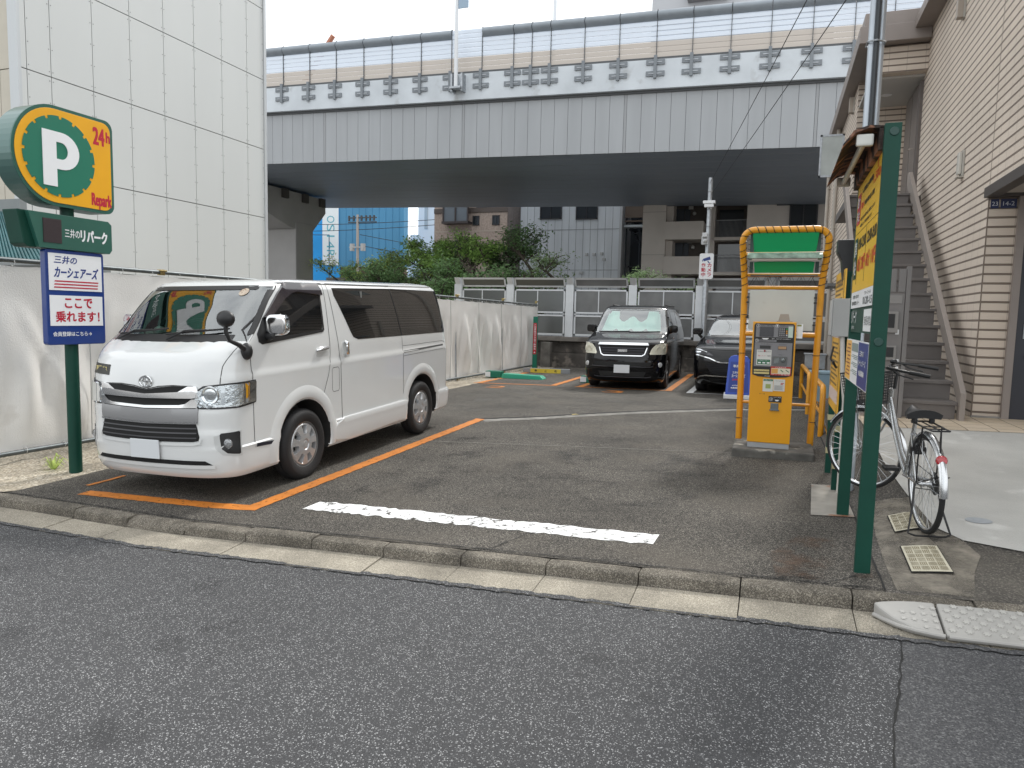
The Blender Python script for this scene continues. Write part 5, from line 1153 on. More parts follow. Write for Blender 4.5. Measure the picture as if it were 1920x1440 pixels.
# wipers, cowl, bonnet mirror
b = MB()
for x0, x1, zz in ((-.62,-.05,.01),(-.02,.62,.012)):
    pts = [(x0+(x1-x0)*t, B.front(x0+(x1-x0)*t, WSB+.045+.05*t)-.022, WSB+.045+.05*t+zz) for t in (0,.25,.5,.75,1)]; b.tube(pts, .009, 6)
    q = pts[1]; b.tube([(q[0]-.12, B.front(q[0]-.12, WSB)-.01, WSB+.012),(q[0]+.06,q[1]-.012,q[2]+.02),pts[3]], .008, 6)
b.build('wiper', blackpl, van)
b = MB(); p = B.arc(.90, 1.33); b.sphere((p[0]+.02,p[1]-.02,p[2]-.01), (.055,.05,.075)); b.tube([(p[0]+.02,p[1]-.03,p[2]+.0),(p[0]+.03,p[1]-.12,p[2]+.05),(p[0]-.0,p[1]-.20,p[2]+.09),(p[0]-.02,p[1]-.22,p[2]+.16),(p[0]-.02,p[1]-.22,p[2]+.22)], [.03,.022,.018,.018,.018], 8)
b.sphere((p[0]-.015,p[1]-.22,p[2]+.275), (.088,.055,.072)); b.build('bonnet_mirror', blackpl, van, smooth=True, angle=80)
for sg in both:
    for wy in (FWY, RWY): wheel(van, sg*.735, wy, WZ+.013, .350, .195, sg, 'cap', .222)
# rear
for sg in both:
    q = [(sg*.60,.80),(sg*.80,.80),(sg*.80,1.30),(sg*.66,1.30)]; b = MB(); B.patch(b, [(y_, z_) for y_, z_ in ((4.60,.78),(4.668,.78),(4.645,1.28),(4.575,1.28))], 'side', sg, off=.008); b.build('tail_light', red_l, van, smooth=True)
b = MB(); B.patch(b, rrect(-.60,1.28,.60,1.80,.06), 'rear', off=.003); b.build('rear_window', tint, van, smooth=True)
# cabin
b = MB(); b.box((-.74,.50,1.02),(.74,.95,1.36)); b.box((-.70,.60,1.36),(.70,.92,1.40)); b.box((.2,.55,1.36),(.60,.9,1.44)); b.box((-.52,.62,1.36),(-.16,.9,1.46)); b.build('dashboard', dashm, van, bevel=.03)
b = MB(); b.box((-.46,.45,.55),(.46,4.5,.62)); b.box((-.76,2.4,.8),(.76,2.43,1.85)); b.box((-.7,1.0,1.84),(.7,2.4,1.86)); b.build('cabin_lining', mat('cabin_grey', (.16,.165,.16), .8), van)
steering(van, -.36, .93, 1.47, .55)
for x in (-.40,.40): seat(van, x, 1.45, 1.12, seatm)
b = MB(); b.tube([(-.66,.86,1.50),(-.60,.92,1.62),(-.60,.98,1.74)], .016, 6); b.cbox((0,1.02,1.80),(.22,.03,.07)); b.build('grab_handle', blackpl, van, smooth=True)
b = MB(); rnd = random.Random(4)
for k in range(7): b.sphere((.42+rnd.uniform(-.14,.14)-1.0*.0-.98+.0,.62+rnd.uniform(-.05,.05),1.43+rnd.uniform(0,.05)), (.07,.05,.05), k=8, h=5)
b.build('crumpled_bag', mat('grey_plastic_bag', (.3,.32,.31), .4, bump=.8, bs=20), van)
place(van, -5.187, 4.793, -.112, .007, .033, .018); van.scale = (1, 1, 1.028)
# ---------------------------------------------------------------- black minivan
paintb = mat('black_trim_paint', (.004,.004,.005), .12, spec=.3, coat=.3)
def carbase(B, root, zs, wh, Ra, scr, wr, rimr, tx, style, paint, wz, wd=.2):
    WSB, WST, XC = scr
    B.arch_cut('body', root, [paint, mat('wheel_well')], zs, [(y, wz+.02) for y in wh], Ra, screen=(WSB, WST, XC-.003))
    b = MB(); frit(B, WSB, WST, XC, .02, b, .03); b.build('windscreen_border', blackpl, root, smooth=True, angle=80)
    screen_panel(B, WSB, WST, XC, windscreen, root)
    for sg in (1, -1):
        for y in wh: wheel(root, sg*tx, y, wz, wr, wd, sg, style, rimr)
mv = thing('black_minivan', 'black minivan with a silver-blue sunshade behind its windscreen, parked in bay 3', 'minivan')
B = Body([(.17,.10),(.22,.04),(.28,.01),(.50,0),(.64,.005),(.70,.02),(.76,.04),(.98,.09),(1.02,.16),(1.08,.34),(1.14,.60),(1.19,.80),(1.75,1.50),(1.79,1.64),(1.82,1.9),(1.84,2.3),(1.85,2.8)],
         [(.17,4.52),(.3,4.60),(.6,4.62),(.66,4.60),(1.1,4.58),(1.7,4.40),(1.79,4.34),(1.82,4.2),(1.84,3.9),(1.85,3.5)],
         [(.17,.80),(.25,.835),(.5,.858),(.9,.86),(1.02,.855),(1.15,.845),(1.22,.83),(1.72,.70),(1.77,.675),(1.80,.62),(1.825,.50),(1.84,.32),(1.85,.002)], [(.17,.40),(.9,.40),(1.05,.34),(1.2,.24),(1.85,.24)], .2, 2.6, 3.2)
carbase(B, mv, zlist(.17, 1.85, [1.20,1.745,.98,1.02,1.08,1.14,1.19,1.80,1.825,1.84], .03), (.86,3.68), .385, (1.20,1.745,math.sin(math.pi/2*12/14)**(2/2.6)), .315, .19, .755, 7, black_paint, .315)
for sg in both:
    b = MB(); B.patch(b, [(1.22,1.24),(1.95,1.27),(2.0,1.66),(1.72,1.64),(1.55,1.52)], sg=sg, off=.003); b.build('door_window', tint, mv, smooth=True)
    b = MB(); B.patch(b, [(2.06,1.27),(3.05,1.30),(3.05,1.68),(2.08,1.67)], sg=sg, off=.003); b.build('door_window', tint, mv, smooth=True)
    b = MB(); B.patch(b, [(3.12,1.30),(4.2,1.34),(4.08,1.66),(3.12,1.68)], sg=sg, off=.003); b.build('side_window', tint, mv, smooth=True)
    b = MB(); B.patch(b, [(1.48,1.56),(1.68,1.69),(2.02,1.72),(2.02,1.66),(1.70,1.62),(1.55,1.54)], sg=sg, off=.02, deep=.02); b.build('window_visor', smoke, mv, smooth=True)
    b = MB()
    for pth in ([(.98,.5),(1.0,1.05),(1.12,1.22)], [(2.03,1.7),(2.03,.35)], [(3.08,1.7),(3.08,.6),(3.25,.5)]): B.strip(b, pth, .008, sg=sg)
    b.build('door_gap', mat('gap_grey_dark'), mv)
    b = MB(); B.strip(b, [(1.05,.98),(4.4,1.02)], .02, sg=sg, off=.008); b.build('belt_moulding', paintb, mv, smooth=True)
    b = MB(); x = B.side(1.7, 1.08); b.tube([(sg*x,1.7,1.08),(sg*(x+.03),1.73,1.08),(sg*(x+.03),1.86,1.085),(sg*x,1.89,1.085)], .014, 8); b.build('door_handle', chrome, mv, smooth=True)
    b = MB(); b.prism(rrect(-.11,-.07,.09,.09,.05,5), (sg*.93,1.12,1.28), (sg*.95,.2,0), Z, (-.2*sg,.95,0), .12); b.tube([(sg*.80,1.18,1.20),(sg*.9,1.16,1.23)], .03, 8); b.build('side_mirror', paintb, mv, bevel=.025, smooth=True, seg=3)
    hp = [(.58,.76),(.56,.78),(.60,.88),(.68,.965),(.80,.99),(1.06,1.0),(1.10,.90),(1.09,.79),(.95,.765)]; hp = [(sg*a, c) for a, c in hp]; hp = hp if sg > 0 else hp[::-1]
    b = MB(); B.patch(b, hp, 'arc', sg, off=.008, deep=.012); hl = b.build('headlight', mat('aged_housing', (.72,.70,.58), .22, .35, coat=1., bump=.3, bs=30), mv, smooth=True, angle=50)
    b = MB()
    for a, c, r in ((.76,.865,.075),(.91,.87,.06)):
        p = Vector(B.arc(sg*a, c)); q = Vector(B.arc(sg*(a+.02), c))-Vector(B.arc(sg*(a-.02), c)); n = Vector((q.y, -q.x, 0)).normalized(); n = -n if n.y > 0 else n
        b.lathe([(0,.004),(r*.6,.012),(r*.9,.016),(r,.012),(r*1.02,.002)], p, n, 22, cap=False)
    b.build('reflector_bowl', lens_y, hl, smooth=True)
    b = MB(); q = [(sg*1.02,.80),(sg*1.075,.80),(sg*1.085,.97),(sg*1.03,.975)]; B.patch(b, q if sg > 0 else q[::-1], 'arc', sg, off=.013, deep=.004); b.build('turn_signal', mat('pale_amber'), hl)
    p = Vector(B.arc(sg*.80, .55)); b = MB(); b.lathe([(0,.016),(.035,.014),(.05,.008),(.054,-.002)], p, (sg*.4,-.9,0), 20, cap=False); b.build('fog_light', lens, mv, smooth=True)
def nose2(B, root, poly, off, m, nm, deep=.01):
    b = MB(); B.patch(b, poly, 'front', off=off, deep=deep, d=.06); return b.build(nm, m, root, smooth=True, angle=45)
g2 = nose2(B, mv, [(-.50,.90),(-.50,.985),(.50,.985),(.50,.90),(.46,.76),(.40,.725),(-.40,.725),(-.46,.76)], .004, darkgap, 'grille')
b = MB(); B.strip(b, [(-.50,.90),(-.455,.76),(-.40,.728),(.40,.728),(.455,.76),(.50,.90)], .020, 'front', off=.018); b.build('grille_trim', chrome, g2)
b = MB(); B.patch(b, [(-.53,.95),(.53,.95),(.51,.99),(-.51,.99)], 'front', off=.020, deep=.02); b.build('grille_bar', chrome, g2, smooth=True)
b = MB()
for z in (.78,.835,.885): B.strip(b, [(-.45,z),(.45,z)], .022, 'front', off=.012)
b.build('grille_slat', mat('slat_black', (.03,.03,.035), .25, .4), g2)
b = MB(); b.box((-.10,B.front(0,.835)-.03,.81),(.10,B.front(0,.835)-.02,.865), 0)
for x in (-.085,-.03,.025,.06): b.prism([(0,0),(.02,0),(.035,.05),(.012,.05)], (x,B.front(0,.835)-.021,.812), X, Z, NY, .014)
b.build('emblem', chrome, g2)
nose2(B, mv, [(-.62,.60),(.62,.60),(.58,.52),(-.58,.52)], .002, mat('intake_black', (.003,.003,.003), .6), 'bumper_intake', .004)
nose2(B, mv, [(-.50,.40),(.50,.40),(.46,.30),(-.46,.30)], .002, mat('intake_black'), 'bumper_intake', .004)
b = MB(); B.strip(b, [(-.64,.515),(-.56,.505),(.56,.505),(.64,.515)], .012, 'front', off=.012); b.build('bumper_ridge', mat('ridge_grey', (.06,.06,.07), .2, coat=1.), mv, smooth=True)
b = MB(); B.strip(b, [(-.60,.30),(-.52,.285),(.52,.285),(.60,.30)], .012, 'front', off=.012); b.build('bumper_ridge', mat('ridge_grey'), mv, smooth=True)
b = MB(); b.box((-.165,-.03,.37),(.165,-.018,.54)); b.build('number_plate', mat('plate_plain'), mv, bevel=.004)
b = MB(); B.strip(b, [(-.72,1.01),(-.5,1.0),(0,.998),(.5,1.0),(.72,1.01)], .008, 'front', off=.003); b.build('bonnet_gap', mat('gap_grey_dark'), mv)
# folded reflective sunshade behind the screen
b = MB(); n = 60; vs = []
for i in range(n+1):
    x = -.66+1.32*i/n; q = i/n*8; zig = .030*abs((q % 2)-1)*2-.03; a = abs(x)
    zt = 1.68-.0*a if a > .36 else 1.50+.06*math.cos(x*14)
    if x < -.60 or x > .62: zt -= .06
    zl = 1.235+.05*max(0, 1-abs(((i/n*4+.5) % 1)-.5)*5)*(1 if a < .55 else 0)
    for j in range(9): z = zl+(zt-zl)*j/8; vs.append((x*(1-.12*j/8), B.front(x*.9, z)+.09+zig, z))
b.add(vs, [(i*9+j, (i+1)*9+j, (i+1)*9+j+1, i*9+j+1) for i in range(n) for j in range(8)])
b.build('sunshade', mat('silver_blue_sunshade', (.75,.95,.93), .45, .0, bump=.3, bs=30), mv, smooth=True, angle=30)
b = MB()
for x0, x1 in ((-.66,.0),(-.0,.66)):
    pts = [(x0+(x1-x0)*t, B.front(x0+(x1-x0)*t, 1.215+.02*t)-.012, 1.215+.02*t) for t in (0,.3,.6,1)]; b.tube(pts, .009, 5)
b.build('wiper', blackpl, mv)
b = MB(); b.box((-.75,1.0,.9),(.75,1.5,1.16)); b.box((-.76,1.9,.5),(.76,4.3,1.3)); b.box((-.72,4.0,.5),(.72,4.2,1.75)); b.build('cabin_lining', mat('cabin_grey'), mv)
b = MB(); b.tube([(-.60,1.50,1.79),(0,1.45,1.80),(.60,1.50,1.79)], .006, 5); b.tube([(.62,2.2,1.83),(.63,3.9,1.83)], .018, 6); b.tube([(-.62,2.2,1.83),(-.63,3.9,1.83)], .018, 6); b.build('roof_rail', blackpl, mv)
place(mv, -3.09, 15.58, .058, .025, 0, .01); mv.scale = (1.055,)*3
# ---------------------------------------------------------------- black suv
sv = thing('black_suv', 'glossy black SUV half hidden behind the yellow pay machine frame', 'suv')
B = Body([(.20,.14),(.26,.07),(.34,.02),(.50,0),(.66,.0),(.74,.02),(.80,.05),(.88,.10),(.94,.20),(.98,.34),(1.03,.62),(1.08,.92),(1.13,1.12),(1.52,1.86),(1.56,2.0),(1.60,2.25),(1.64,2.7),(1.66,3.2)],
         [(.20,4.62),(.3,4.70),(.7,4.74),(.95,4.70),(1.08,4.62),(1.2,4.45),(1.5,4.05),(1.56,3.95),(1.60,3.85),(1.64,3.7),(1.66,3.5)],
         [(.20,.86),(.3,.90),(.55,.92),(.80,.925),(.92,.918),(1.0,.90),(1.06,.875),(1.13,.815),(1.5,.655),(1.55,.62),(1.60,.52),(1.64,.30),(1.66,.002)], [(.20,.42),(.9,.46),(1.05,.42),(1.13,.26),(1.66,.26)], .3, 2.4, 2.8)
carbase(B, sv, zlist(.20, 1.66, [1.14,1.515,.94,.98,1.03,1.08,1.13,1.55,1.60,1.64], .028), (.93,3.62), .40, (1.14,1.515,math.sin(math.pi/2*12/14)**(2/2.4)), .36, .24, .80, 10, black_paint, .36, .22)
for sg in both:
    b = MB(); B.patch(b, [(1.40,1.16),(2.5,1.17),(2.5,1.50),(2.05,1.50)], sg=sg, off=.003); b.build('door_window', tint, sv, smooth=True)
    b = MB(); B.patch(b, [(2.58,1.17),(4.0,1.20),(3.7,1.46),(2.58,1.50)], sg=sg, off=.003); b.build('side_window', tint, sv, smooth=True)
    b = MB(); b.prism(rrect(-.12,-.07,.08,.07,.05,5), (sg*.99,1.42,1.24), (sg*.95,.2,0), Z, (-.2*sg,.95,0), .13); b.tube([(sg*.86,1.46,1.10),(sg*.94,1.46,1.18)], .03, 8); b.build('side_mirror', paintb, sv, bevel=.03, smooth=True, seg=3)
    hp = [(.70,.80),(.50,.775),(.62,.84),(.80,.895),(1.04,.90),(1.06,.83),(.9,.80)]; hp = [(sg*a, c) for a, c in hp]
    hp = [(sg*a, c) for a, c in [(.52,.775),(.62,.835),(.80,.895),(1.05,.91),(1.09,.83),(.88,.80)]]; hp = hp[::-1] if sg > 0 else hp
    b = MB(); B.patch(b, hp, 'arc', sg, off=.006, deep=.01); hl = b.build('headlight', mat('dark_lamp', (.04,.04,.045), .1, .3, coat=1.), sv, smooth=True, angle=50)
    b = MB(); B.strip(b, [(sg*.66,.84),(sg*.82,.885),(sg*1.04,.898)], .012, 'arc', sg, off=.010); B.strip(b, [(sg*.80,.845),(sg*.86,.84),(sg*1.05,.835)], .022, 'arc', sg, off=.010); b.build('light_strip', mat('bowl_chrome', (.80,.82,.84), .10, 1.), hl)
    b = MB(); B.strip(b, [(sg*1.0,.79),(sg*.84,.775),(sg*.60,.725),(sg*.45,.665),(sg*.36,.65),(sg*.0,.65)], .018, 'arc', sg, off=.014); b.build('grille_trim', chrome, sv, smooth=True)
    b = MB(); B.strip(b, [(sg*.86,.33),(sg*.80,.365),(sg*.66,.385),(sg*.0,.375)], .022, 'arc', sg, off=.014); b.build('bumper_trim', chrome, sv, smooth=True)
    b = MB()
    for wy in (.93,3.62):
        k = 24; vs = []; prof = [(.402,-.01),(.405,.012),(.45,.016),(.48,.004),(.485,-.004)]
        for i in range(k+1):
            a = R(-10+200*i/k)
            for rr, off in prof: yy, zz = wy+rr*math.cos(a), max(.24, .38+rr*math.sin(a)); vs.append((sg*(B.side(yy, zz)+off), yy, zz))
        n = len(prof); c = MB(); c.add(vs, [(i*n+j, (i+1)*n+j, (i+1)*n+j+1, i*n+j+1) for i in range(k) for j in range(n-1)]); c.build('wheel_arch', blackpl, sv, smooth=True)
    b = MB(); q = [(sg*.94,.545),(sg*.70,.52),(sg*.86,.36),(sg*.95,.36)]
g2 = nose2(B, sv, [(-.72,.655),(-.40,.62),(.40,.62),(.72,.655),(.60,.50),(.50,.40),(-.50,.40),(-.60,.50)], .003, darkgap, 'grille', .004)
b = MB()
for i in range(6): z = .43+i*.035; B.strip(b, [(-.56-.02*i,z),(.56+.02*i,z)], .012, 'front', off=.009)
b.build('grille_slat', mat('slat_black'), g2)
b = MB(); b.tube([(.07*math.cos(a), B.front(0,.70)-.018, .71+.05*math.sin(a)) for a in [k*math.pi/12 for k in range(24)]], .007, 6, closed=True); b.build('emblem', chrome, sv, smooth=True)
nose2(B, sv, [(-.60,.33),(.60,.33),(.56,.25),(-.56,.25)], .002, mat('intake_black'), 'bumper_intake', .004)
b = MB(); b.box((-.165,-.03,.46),(.165,-.018,.63)); b.build('number_plate', mat('plate_plain'), sv, bevel=.004)
b = MB(); B.strip(b, [(-.80,.915),(-.5,.90),(0,.89),(.5,.90),(.80,.915)], .008, 'front', off=.003); b.build('bonnet_gap', mat('gap_grey_dark'), sv)
b = MB()
for sg in both: B.strip(b, [(sg*.5,.93),(sg*.56,1.0),(sg*.62,1.06)], .012, 'front', off=.004)
b.build('bonnet_crease', mat('ridge_grey'), sv)
b = MB(); b.box((-.78,1.3,.85),(.78,1.8,1.10)); b.box((-.78,2.2,.5),(.78,4.2,1.2)); b.build('cabin_lining', mat('cabin_grey'), sv)
steering(sv, -.38, 1.75, 1.14, .5)
place(sv, -.58, 15.42, .085, .01, 0, .01); sv.scale = (1.065,)*3
# ================================================================== LOT FURNITURE
# ---- big P sign
gsn = mat('sign_green', srgb('2a5c50'), .35, coat=.3, var=.08, vs=3); gface = mat('sign_gear_green', srgb('1c705a'), .35, coat=.3); rimg = mat('sign_rim_green', srgb('456863'), .35, .3, coat=.4)
ps = thing('parking_sign', 'tall green pole sign with a round-nosed yellow board bearing a white P', 'sign', (-6.72, 5.28, -.1))
XF = -6.60
b = MB(); b.tube([(-6.72,5.28,-.1),(-6.72,5.28,2.66)], .062, 16); b.build('pole', green_p, ps, w=True, smooth=True)
def pshape(e=0., k=26):
    cy, cz, r = 5.09, 3.075, .475-e; pts = []
    for i in range(k+1):
        a = R(90+180*i/k); pts.append((cy+r*math.cos(a)*.92, cz+r*math.sin(a)))
    y1 = 5.725-e; rc = .09
    for cx_, cz_, a0 in ((y1-rc, cz-.475+e+rc, -90), (y1-rc, cz+.475-e-rc, 0)):
        for i in range(7): a = R(a0+15*i); pts.append((cx_+rc*math.cos(a), cz_+rc*math.sin(a)))
    return pts
b = MB(); b.prism(pshape(), (XF-.25,0,0), Y, Z, X, .25); b.build('box', rimg, ps, w=True, bevel=.008)
b = MB(); b.prism(pshape(.0), (XF+.0005,0,0), Y, Z, X, .006); b.build('edge_band', gsn, ps, w=True)
for sd in (1,):
    b = MB(); b.prism(pshape(.032), (XF+.0066,0,0), Y, Z, X, .006); fc = b.build('yellow_face', yel_p, ps, w=True, bevel=.003)
F = MB(); cy, cz = 5.125, 3.075; k = 16; pts = []
for i in range(k):
    a0 = 2*math.pi*i/k
    for da, rr in ((0,.383),(.10,.383),(.20,.383),(.30,.383),(.3927-.085,.383),(.3927-.078,.356),(.3927-.007,.356)):
        pts.append((cy+rr*.98*math.cos(a0+da), cz+rr*math.sin(a0+da)))
F.prism(pts, (XF+.0128,0,0), Y, Z, X, .004); F.build('green_disc', gface, ps, w=True)
F = MB(); outl = [(4.945,2.785),(5.085,2.785),(5.085,2.955)]+[(5.14+.185*math.sin(R(t)), 3.13-.175*math.cos(R(t))) for t in range(0,181,12)]+[(4.945,3.305)]
hole = [(5.085,3.05)]+[(5.135+.070*math.sin(R(t)), 3.13-.080*math.cos(R(t))) for t in range(0,181,15)]+[(5.085,3.21)]
def ringpoly(mb, outer, inner, x0, th, mi=0):
    bm = bmesh.new(); vo = [bm.verts.new((0,a,c)) for a, c in outer]; vi = [bm.verts.new((0,a,c)) for a, c in inner]
    es = [bm.edges.new((v[i], v[(i+1) % len(v)])) for v in (vo, vi) for i in range(len(v))]
    bmesh.ops.triangle_fill(bm, edges=es, use_beauty=True); ret = bmesh.ops.extrude_face_region(bm, geom=bm.faces[:]); 
    for g_ in ret['geom']:
        if isinstance(g_, bmesh.types.BMVert): g_.co.x += th
    bmesh.ops.recalc_face_normals(bm, faces=bm.faces)
    bm.verts.index_update(); mb.add([(v.co.x+x0, v.co.y, v.co.z) for v in bm.verts], [tuple(v.index for v in f.verts) for f in bm.faces], mi); bm.free()
ringpoly(F, outl, hole, XF+.017, .006); F.build('letter_p', white_p, ps, w=True)
F = MB(); F.text('24', (XF+.0126,5.49,3.28), Y, Z, X, .0,.0,.125,.165,0,th=.001,bold=.011); F.text('h', (XF+.0126,5.64,3.325), Y, Z, X, .0,.0,.042,.10,0,th=.001,bold=.009)
F.text('Repark', (XF+.0126,5.455,2.63), Y, Z, X, .0,.0,.225,.155,0,th=.001,bold=.009); F.build('lettering', red_p, ps, w=True)
b = MB(); b.prism([(4.73,2.53),(5.66,2.53),(5.70,2.50),(5.70,2.22),(5.67,2.19),(4.83,2.19),(4.79,2.22)], (XF-.26,0,0), Y, Z, X, .20); b.build('green_bar', green_p, ps, w=True, bevel=.008)
b = MB(); b.prism([(4.80,2.525),(5.66,2.525),(5.70,2.49),(5.70,2.23),(5.67,2.19),(4.90,2.19)], (XF-.0598,0,0), Y, Z, X, .05); bar = b.build('bar_face', gsn, ps, w=True, bevel=.004)
b = MB(); b.box((XF-.0095,4.94,2.245),(XF-.006,5.13,2.475))
for i in range(22): b.box((XF-.006,4.945,2.25+i*.0102),(XF-.0035,5.125,2.2545+i*.0102), 1)
b.build('matrix_display', [mat('display_brown', (.03,.02,.022), .5), mat('display_line', (.065,.05,.055), .4)], ps, w=True)
F = MB(); F.text('三井の', (XF-.0097,5.165,2.30), Y, Z, X, 0,.01,.16,.085,0,th=.001,bold=.0015); F.text('リパーク', (XF-.0097,5.335,2.285), Y, Z, X, 0,0,.30,.115,0,th=.001,bold=.008); F.build('lettering', white_p, ps, w=True)
b = MB(); b.prism(rrect(4.965,1.25,5.605,2.185,.03), (XF-.10,0,0), Y, Z, X, .07); b.build('blue_board', mat('sign_blue', srgb('16367a'), .35, coat=.3), ps, w=True, bevel=.008)
b = MB(); b.box((XF-.0297,4.995,1.79),(XF-.026,5.575,2.15)); b.box((XF-.0297,4.995,1.44),(XF-.026,5.575,1.74)); b.build('white_field', white_p, ps, w=True)
F = MB(); F.text('三井の', (XF-.0258,5.05,2.05), Y, Z, X, 0,0,.24,.075,0,th=.001,bold=.003,slant=.15); F.text('カーシェアーズ', (XF-.0258,5.045,1.915), Y, Z, X, 0,0,.47,.105,0,th=.001,bold=.005,slant=.18)
for i, z in enumerate((1.885,1.855,1.825)): F.prism([(0,0),(.48,0),(.485,.013),(.005,.013)], (XF-.0256,5.05-i*.004,z-.012), Y, Z, X, .001, 1)
F.text('ここで', (XF-.0258,5.15,1.615), Y, Z, X, 0,0,.30,.095,1,th=.001,bold=.006); F.text('乗れます！', (XF-.0258,5.05,1.475), Y, Z, X, 0,0,.48,.105,1,th=.001,bold=.006)
F.text('会員登録はこちら→', (XF-.0296,5.02,1.335), Y, Z, X, 0,0,.42,.045,2,th=.001,bold=.0015); F.build('lettering', [blue_p, red_p, white_p], ps, w=True)
# ---- sign boards at the right
def gpost(name_lab, x, y, z1, root, wx=.10, wy=.07):
    b = MB(); b.box((x,y,H(x,y)-.05),(x+wx,y+wy,z1)); return b.build('post', green_p, root, w=True, bevel=.004)
tb = thing('tariff_board', 'tall yellow price board between two dark green posts with a rusty lamp on top', 'sign board', (.62, 5.4, .12))
gpost('', .595, 4.69, 2.79, tb, .088, .05); gpost('', .605, 6.09, 2.70, tb, .085, .06)
b = MB(); b.box((.612,4.741,2.5),(.65,6.199,2.78)); b.box((.615,4.741,1.53),(.64,6.199,2.5)); b.build('backing', green_p, tb, w=True)
bf = MB(); bf.box((.606,4.745,1.84),(.6118,6.19,2.74)); bf.build('yellow_face', board_y, tb, w=True)
bf = MB(); bf.box((.606,4.745,1.67),(.6118,6.19,1.838)); bf.box((.6105,4.80,1.54),(.6135,5.30,1.655)); bf.build('white_face', white_p, tb, w=True)
# lettering reads from far (y=6.19) to near (y=4.74) when seen from the lot: u = -Y
def T(mb, s, y, z, w, h, mi=0, bold=.004): mb.text(s, (.606,y,z), NY, Z, NX, 0,0,w,h,mi,th=.0012,bold=bold)
F = MB(); F.box((.6035,5.93,2.26),(.6055,6.14,2.60), 1); T2 = lambda s, y, z, w, h, mi: F.text(s, (.6035,y,z), NY, Z, NX, 0,0,w,h,mi,th=.0012,bold=.004)
T2('最大', 6.12,2.45,.17,.12,3); T2('料金', 6.12,2.29,.17,.12,3)
T(F,'1',5.02,2.62,.03,.09,2); T(F,'入庫後24時間',5.88,2.56,.66,.055); T(F,'最大',5.88,2.40,.2,.07,2); T(F,'料金が繰り返し適用',5.66,2.40,.55,.05); T(F,'1,500',5.20,2.50,.32,.10,2); T(F,'円',4.86,2.50,.07,.07,2)
T(F,'※最大料金は繰り返し適用されます',5.88,2.27,.85,.035,0,.0015); T(F,'※車室によって料金は異なります',5.88,2.20,.7,.035,0,.0015)
F.box((.6045,4.75,2.155),(.6058,6.18,2.159), 0)
F.box((.6035,5.96,1.91),(.6055,6.14,2.13), 4); T2('駐車', 6.13,2.03,.15,.08,3); T2('料金', 6.13,1.93,.15,.08,3)
T(F,'8:00-22:00',5.90,2.06,.46,.055); T(F,'22:00-8:00',5.36,2.06,.50,.055); T(F,'60分 220円',5.90,1.94,.48,.08,2); T(F,'60分 110円',5.36,1.94,.52,.08,2)
for yy, za, zb_ in ((5.42,1.88,2.15),(5.93,1.88,2.12)): F.box((.6045,yy,za),(.6058,yy+.006,zb_), 0)
T(F,'お問い合わせ',6.05,1.765,.4,.04,5,.001); T(F,'駐車場管理センター',6.10,1.70,.5,.04,5,.001); T(F,'フリーコール',5.30,1.78,.36,.03,5,.001); T(F,'0120-15',5.36,1.69,.5,.07,5,.003)
F.text('リパーク', (.6145,6.14,1.58), NY, Z, NX, 0,0,.36,.075,3,th=.004,bold=.003); F.text('三井の', (.6145,6.10,1.545), NY, Z, NX, 0,0,.2,.022,3,th=.004)
F.text('無断駐車禁止', (.6105,5.25,1.57), NY, Z, NX, 0,0,.4,.05,5,th=.0012)
F.build('lettering', [black_ink, red_p, mat('print_orange_red', srgb('d9402a'), .4), white_p, green_p, mat('print_grey', (.10,.11,.11), .5)], tb, w=True)
b = MB(); b.box((.596,4.745,1.02),(.612,6.19,1.48)); b.build('notice_board', white_p, tb, w=True)
F = MB(); F.box((.594,5.80,1.03),(.5958,6.18,1.47), 0); F.box((.594,4.76,1.03),(.5958,5.30,1.47), 1)
for i in range(9): F.box((.593,5.84,1.08+i*.042),(.5938,6.14-.05*(i % 3),1.095+i*.042), 2)
for z in (1.12,1.20,1.28): 
    for j in range(3): F.box((.594,5.34,z+j*.018),(.5955,5.76-.08*((i+j) % 3),z+j*.018+.008), 3)
F.box((.594,5.34,1.36),(.5955,5.76,1.45), 3)
F.text('三井の', (.594,5.20,1.33), NY, Z, NX, 0,0,.22,.06,4,th=.001,bold=.003); F.text('カーシェアーズ', (.594,5.24,1.24), NY, Z, NX, 0,0,.40,.06,4,th=.001,bold=.003); F.text('会員募集', (.594,5.2,1.14), NY, Z, NX, 0,0,.3,.055,4,th=.001,bold=.003)
F.build('notice_print', [mat('notice_orange', srgb('e8b254'), .4), blue_p, mat('notice_red_brown', (.25,.08,.04), .5), mat('notice_grey', (.22,.27,.26), .5), white_p], tb, w=True)
rust = mat('rusty_iron', (.045,.03,.025), .85, var=.5, vs=9, bump=.6, bs=40, tint=((.42,.20,.12), 7, .50))
for o in list(tb.children):
    if o.name.startswith('post'): continue
    for v in o.data.vertices:
        v.co.z = interp(v.co.z+.12, [(1.02,1.22),(1.48,1.52),(1.53,1.575),(1.67,1.75),(1.84,1.87),(2.155,2.30),(2.74,2.68),(2.86,2.79)])-.12; v.co.y = 4.74+(v.co.y+5.4-4.74)*.93-5.4
b = MB(); b.prism([(.66,2.79),(.52,2.80),(.44,2.775),(.385,2.70),(.385,2.69),(.45,2.76),(.52,2.785),(.66,2.775)], (0,4.755,0), X, Z, Y, 1.42); b.box((.575,4.755,2.655),(.655,6.15,2.785)); 
lam = b.build('lamp_hood', rust, tb, w=True)
b = MB(); b.tube([(.50,4.80,2.715),(.50,6.14,2.715)], .019, 10); b.build('light_tube', mat('tube_white', (.66,.66,.62), .3), tb, w=True, smooth=True)
for y in (4.77,6.12): b = MB(); b.box((.455,y,2.685),(.55,y+.04,2.755)); b.build('lamp_socket', mat('socket_white', (.60,.60,.56), .4), tb, w=True, bevel=.012)
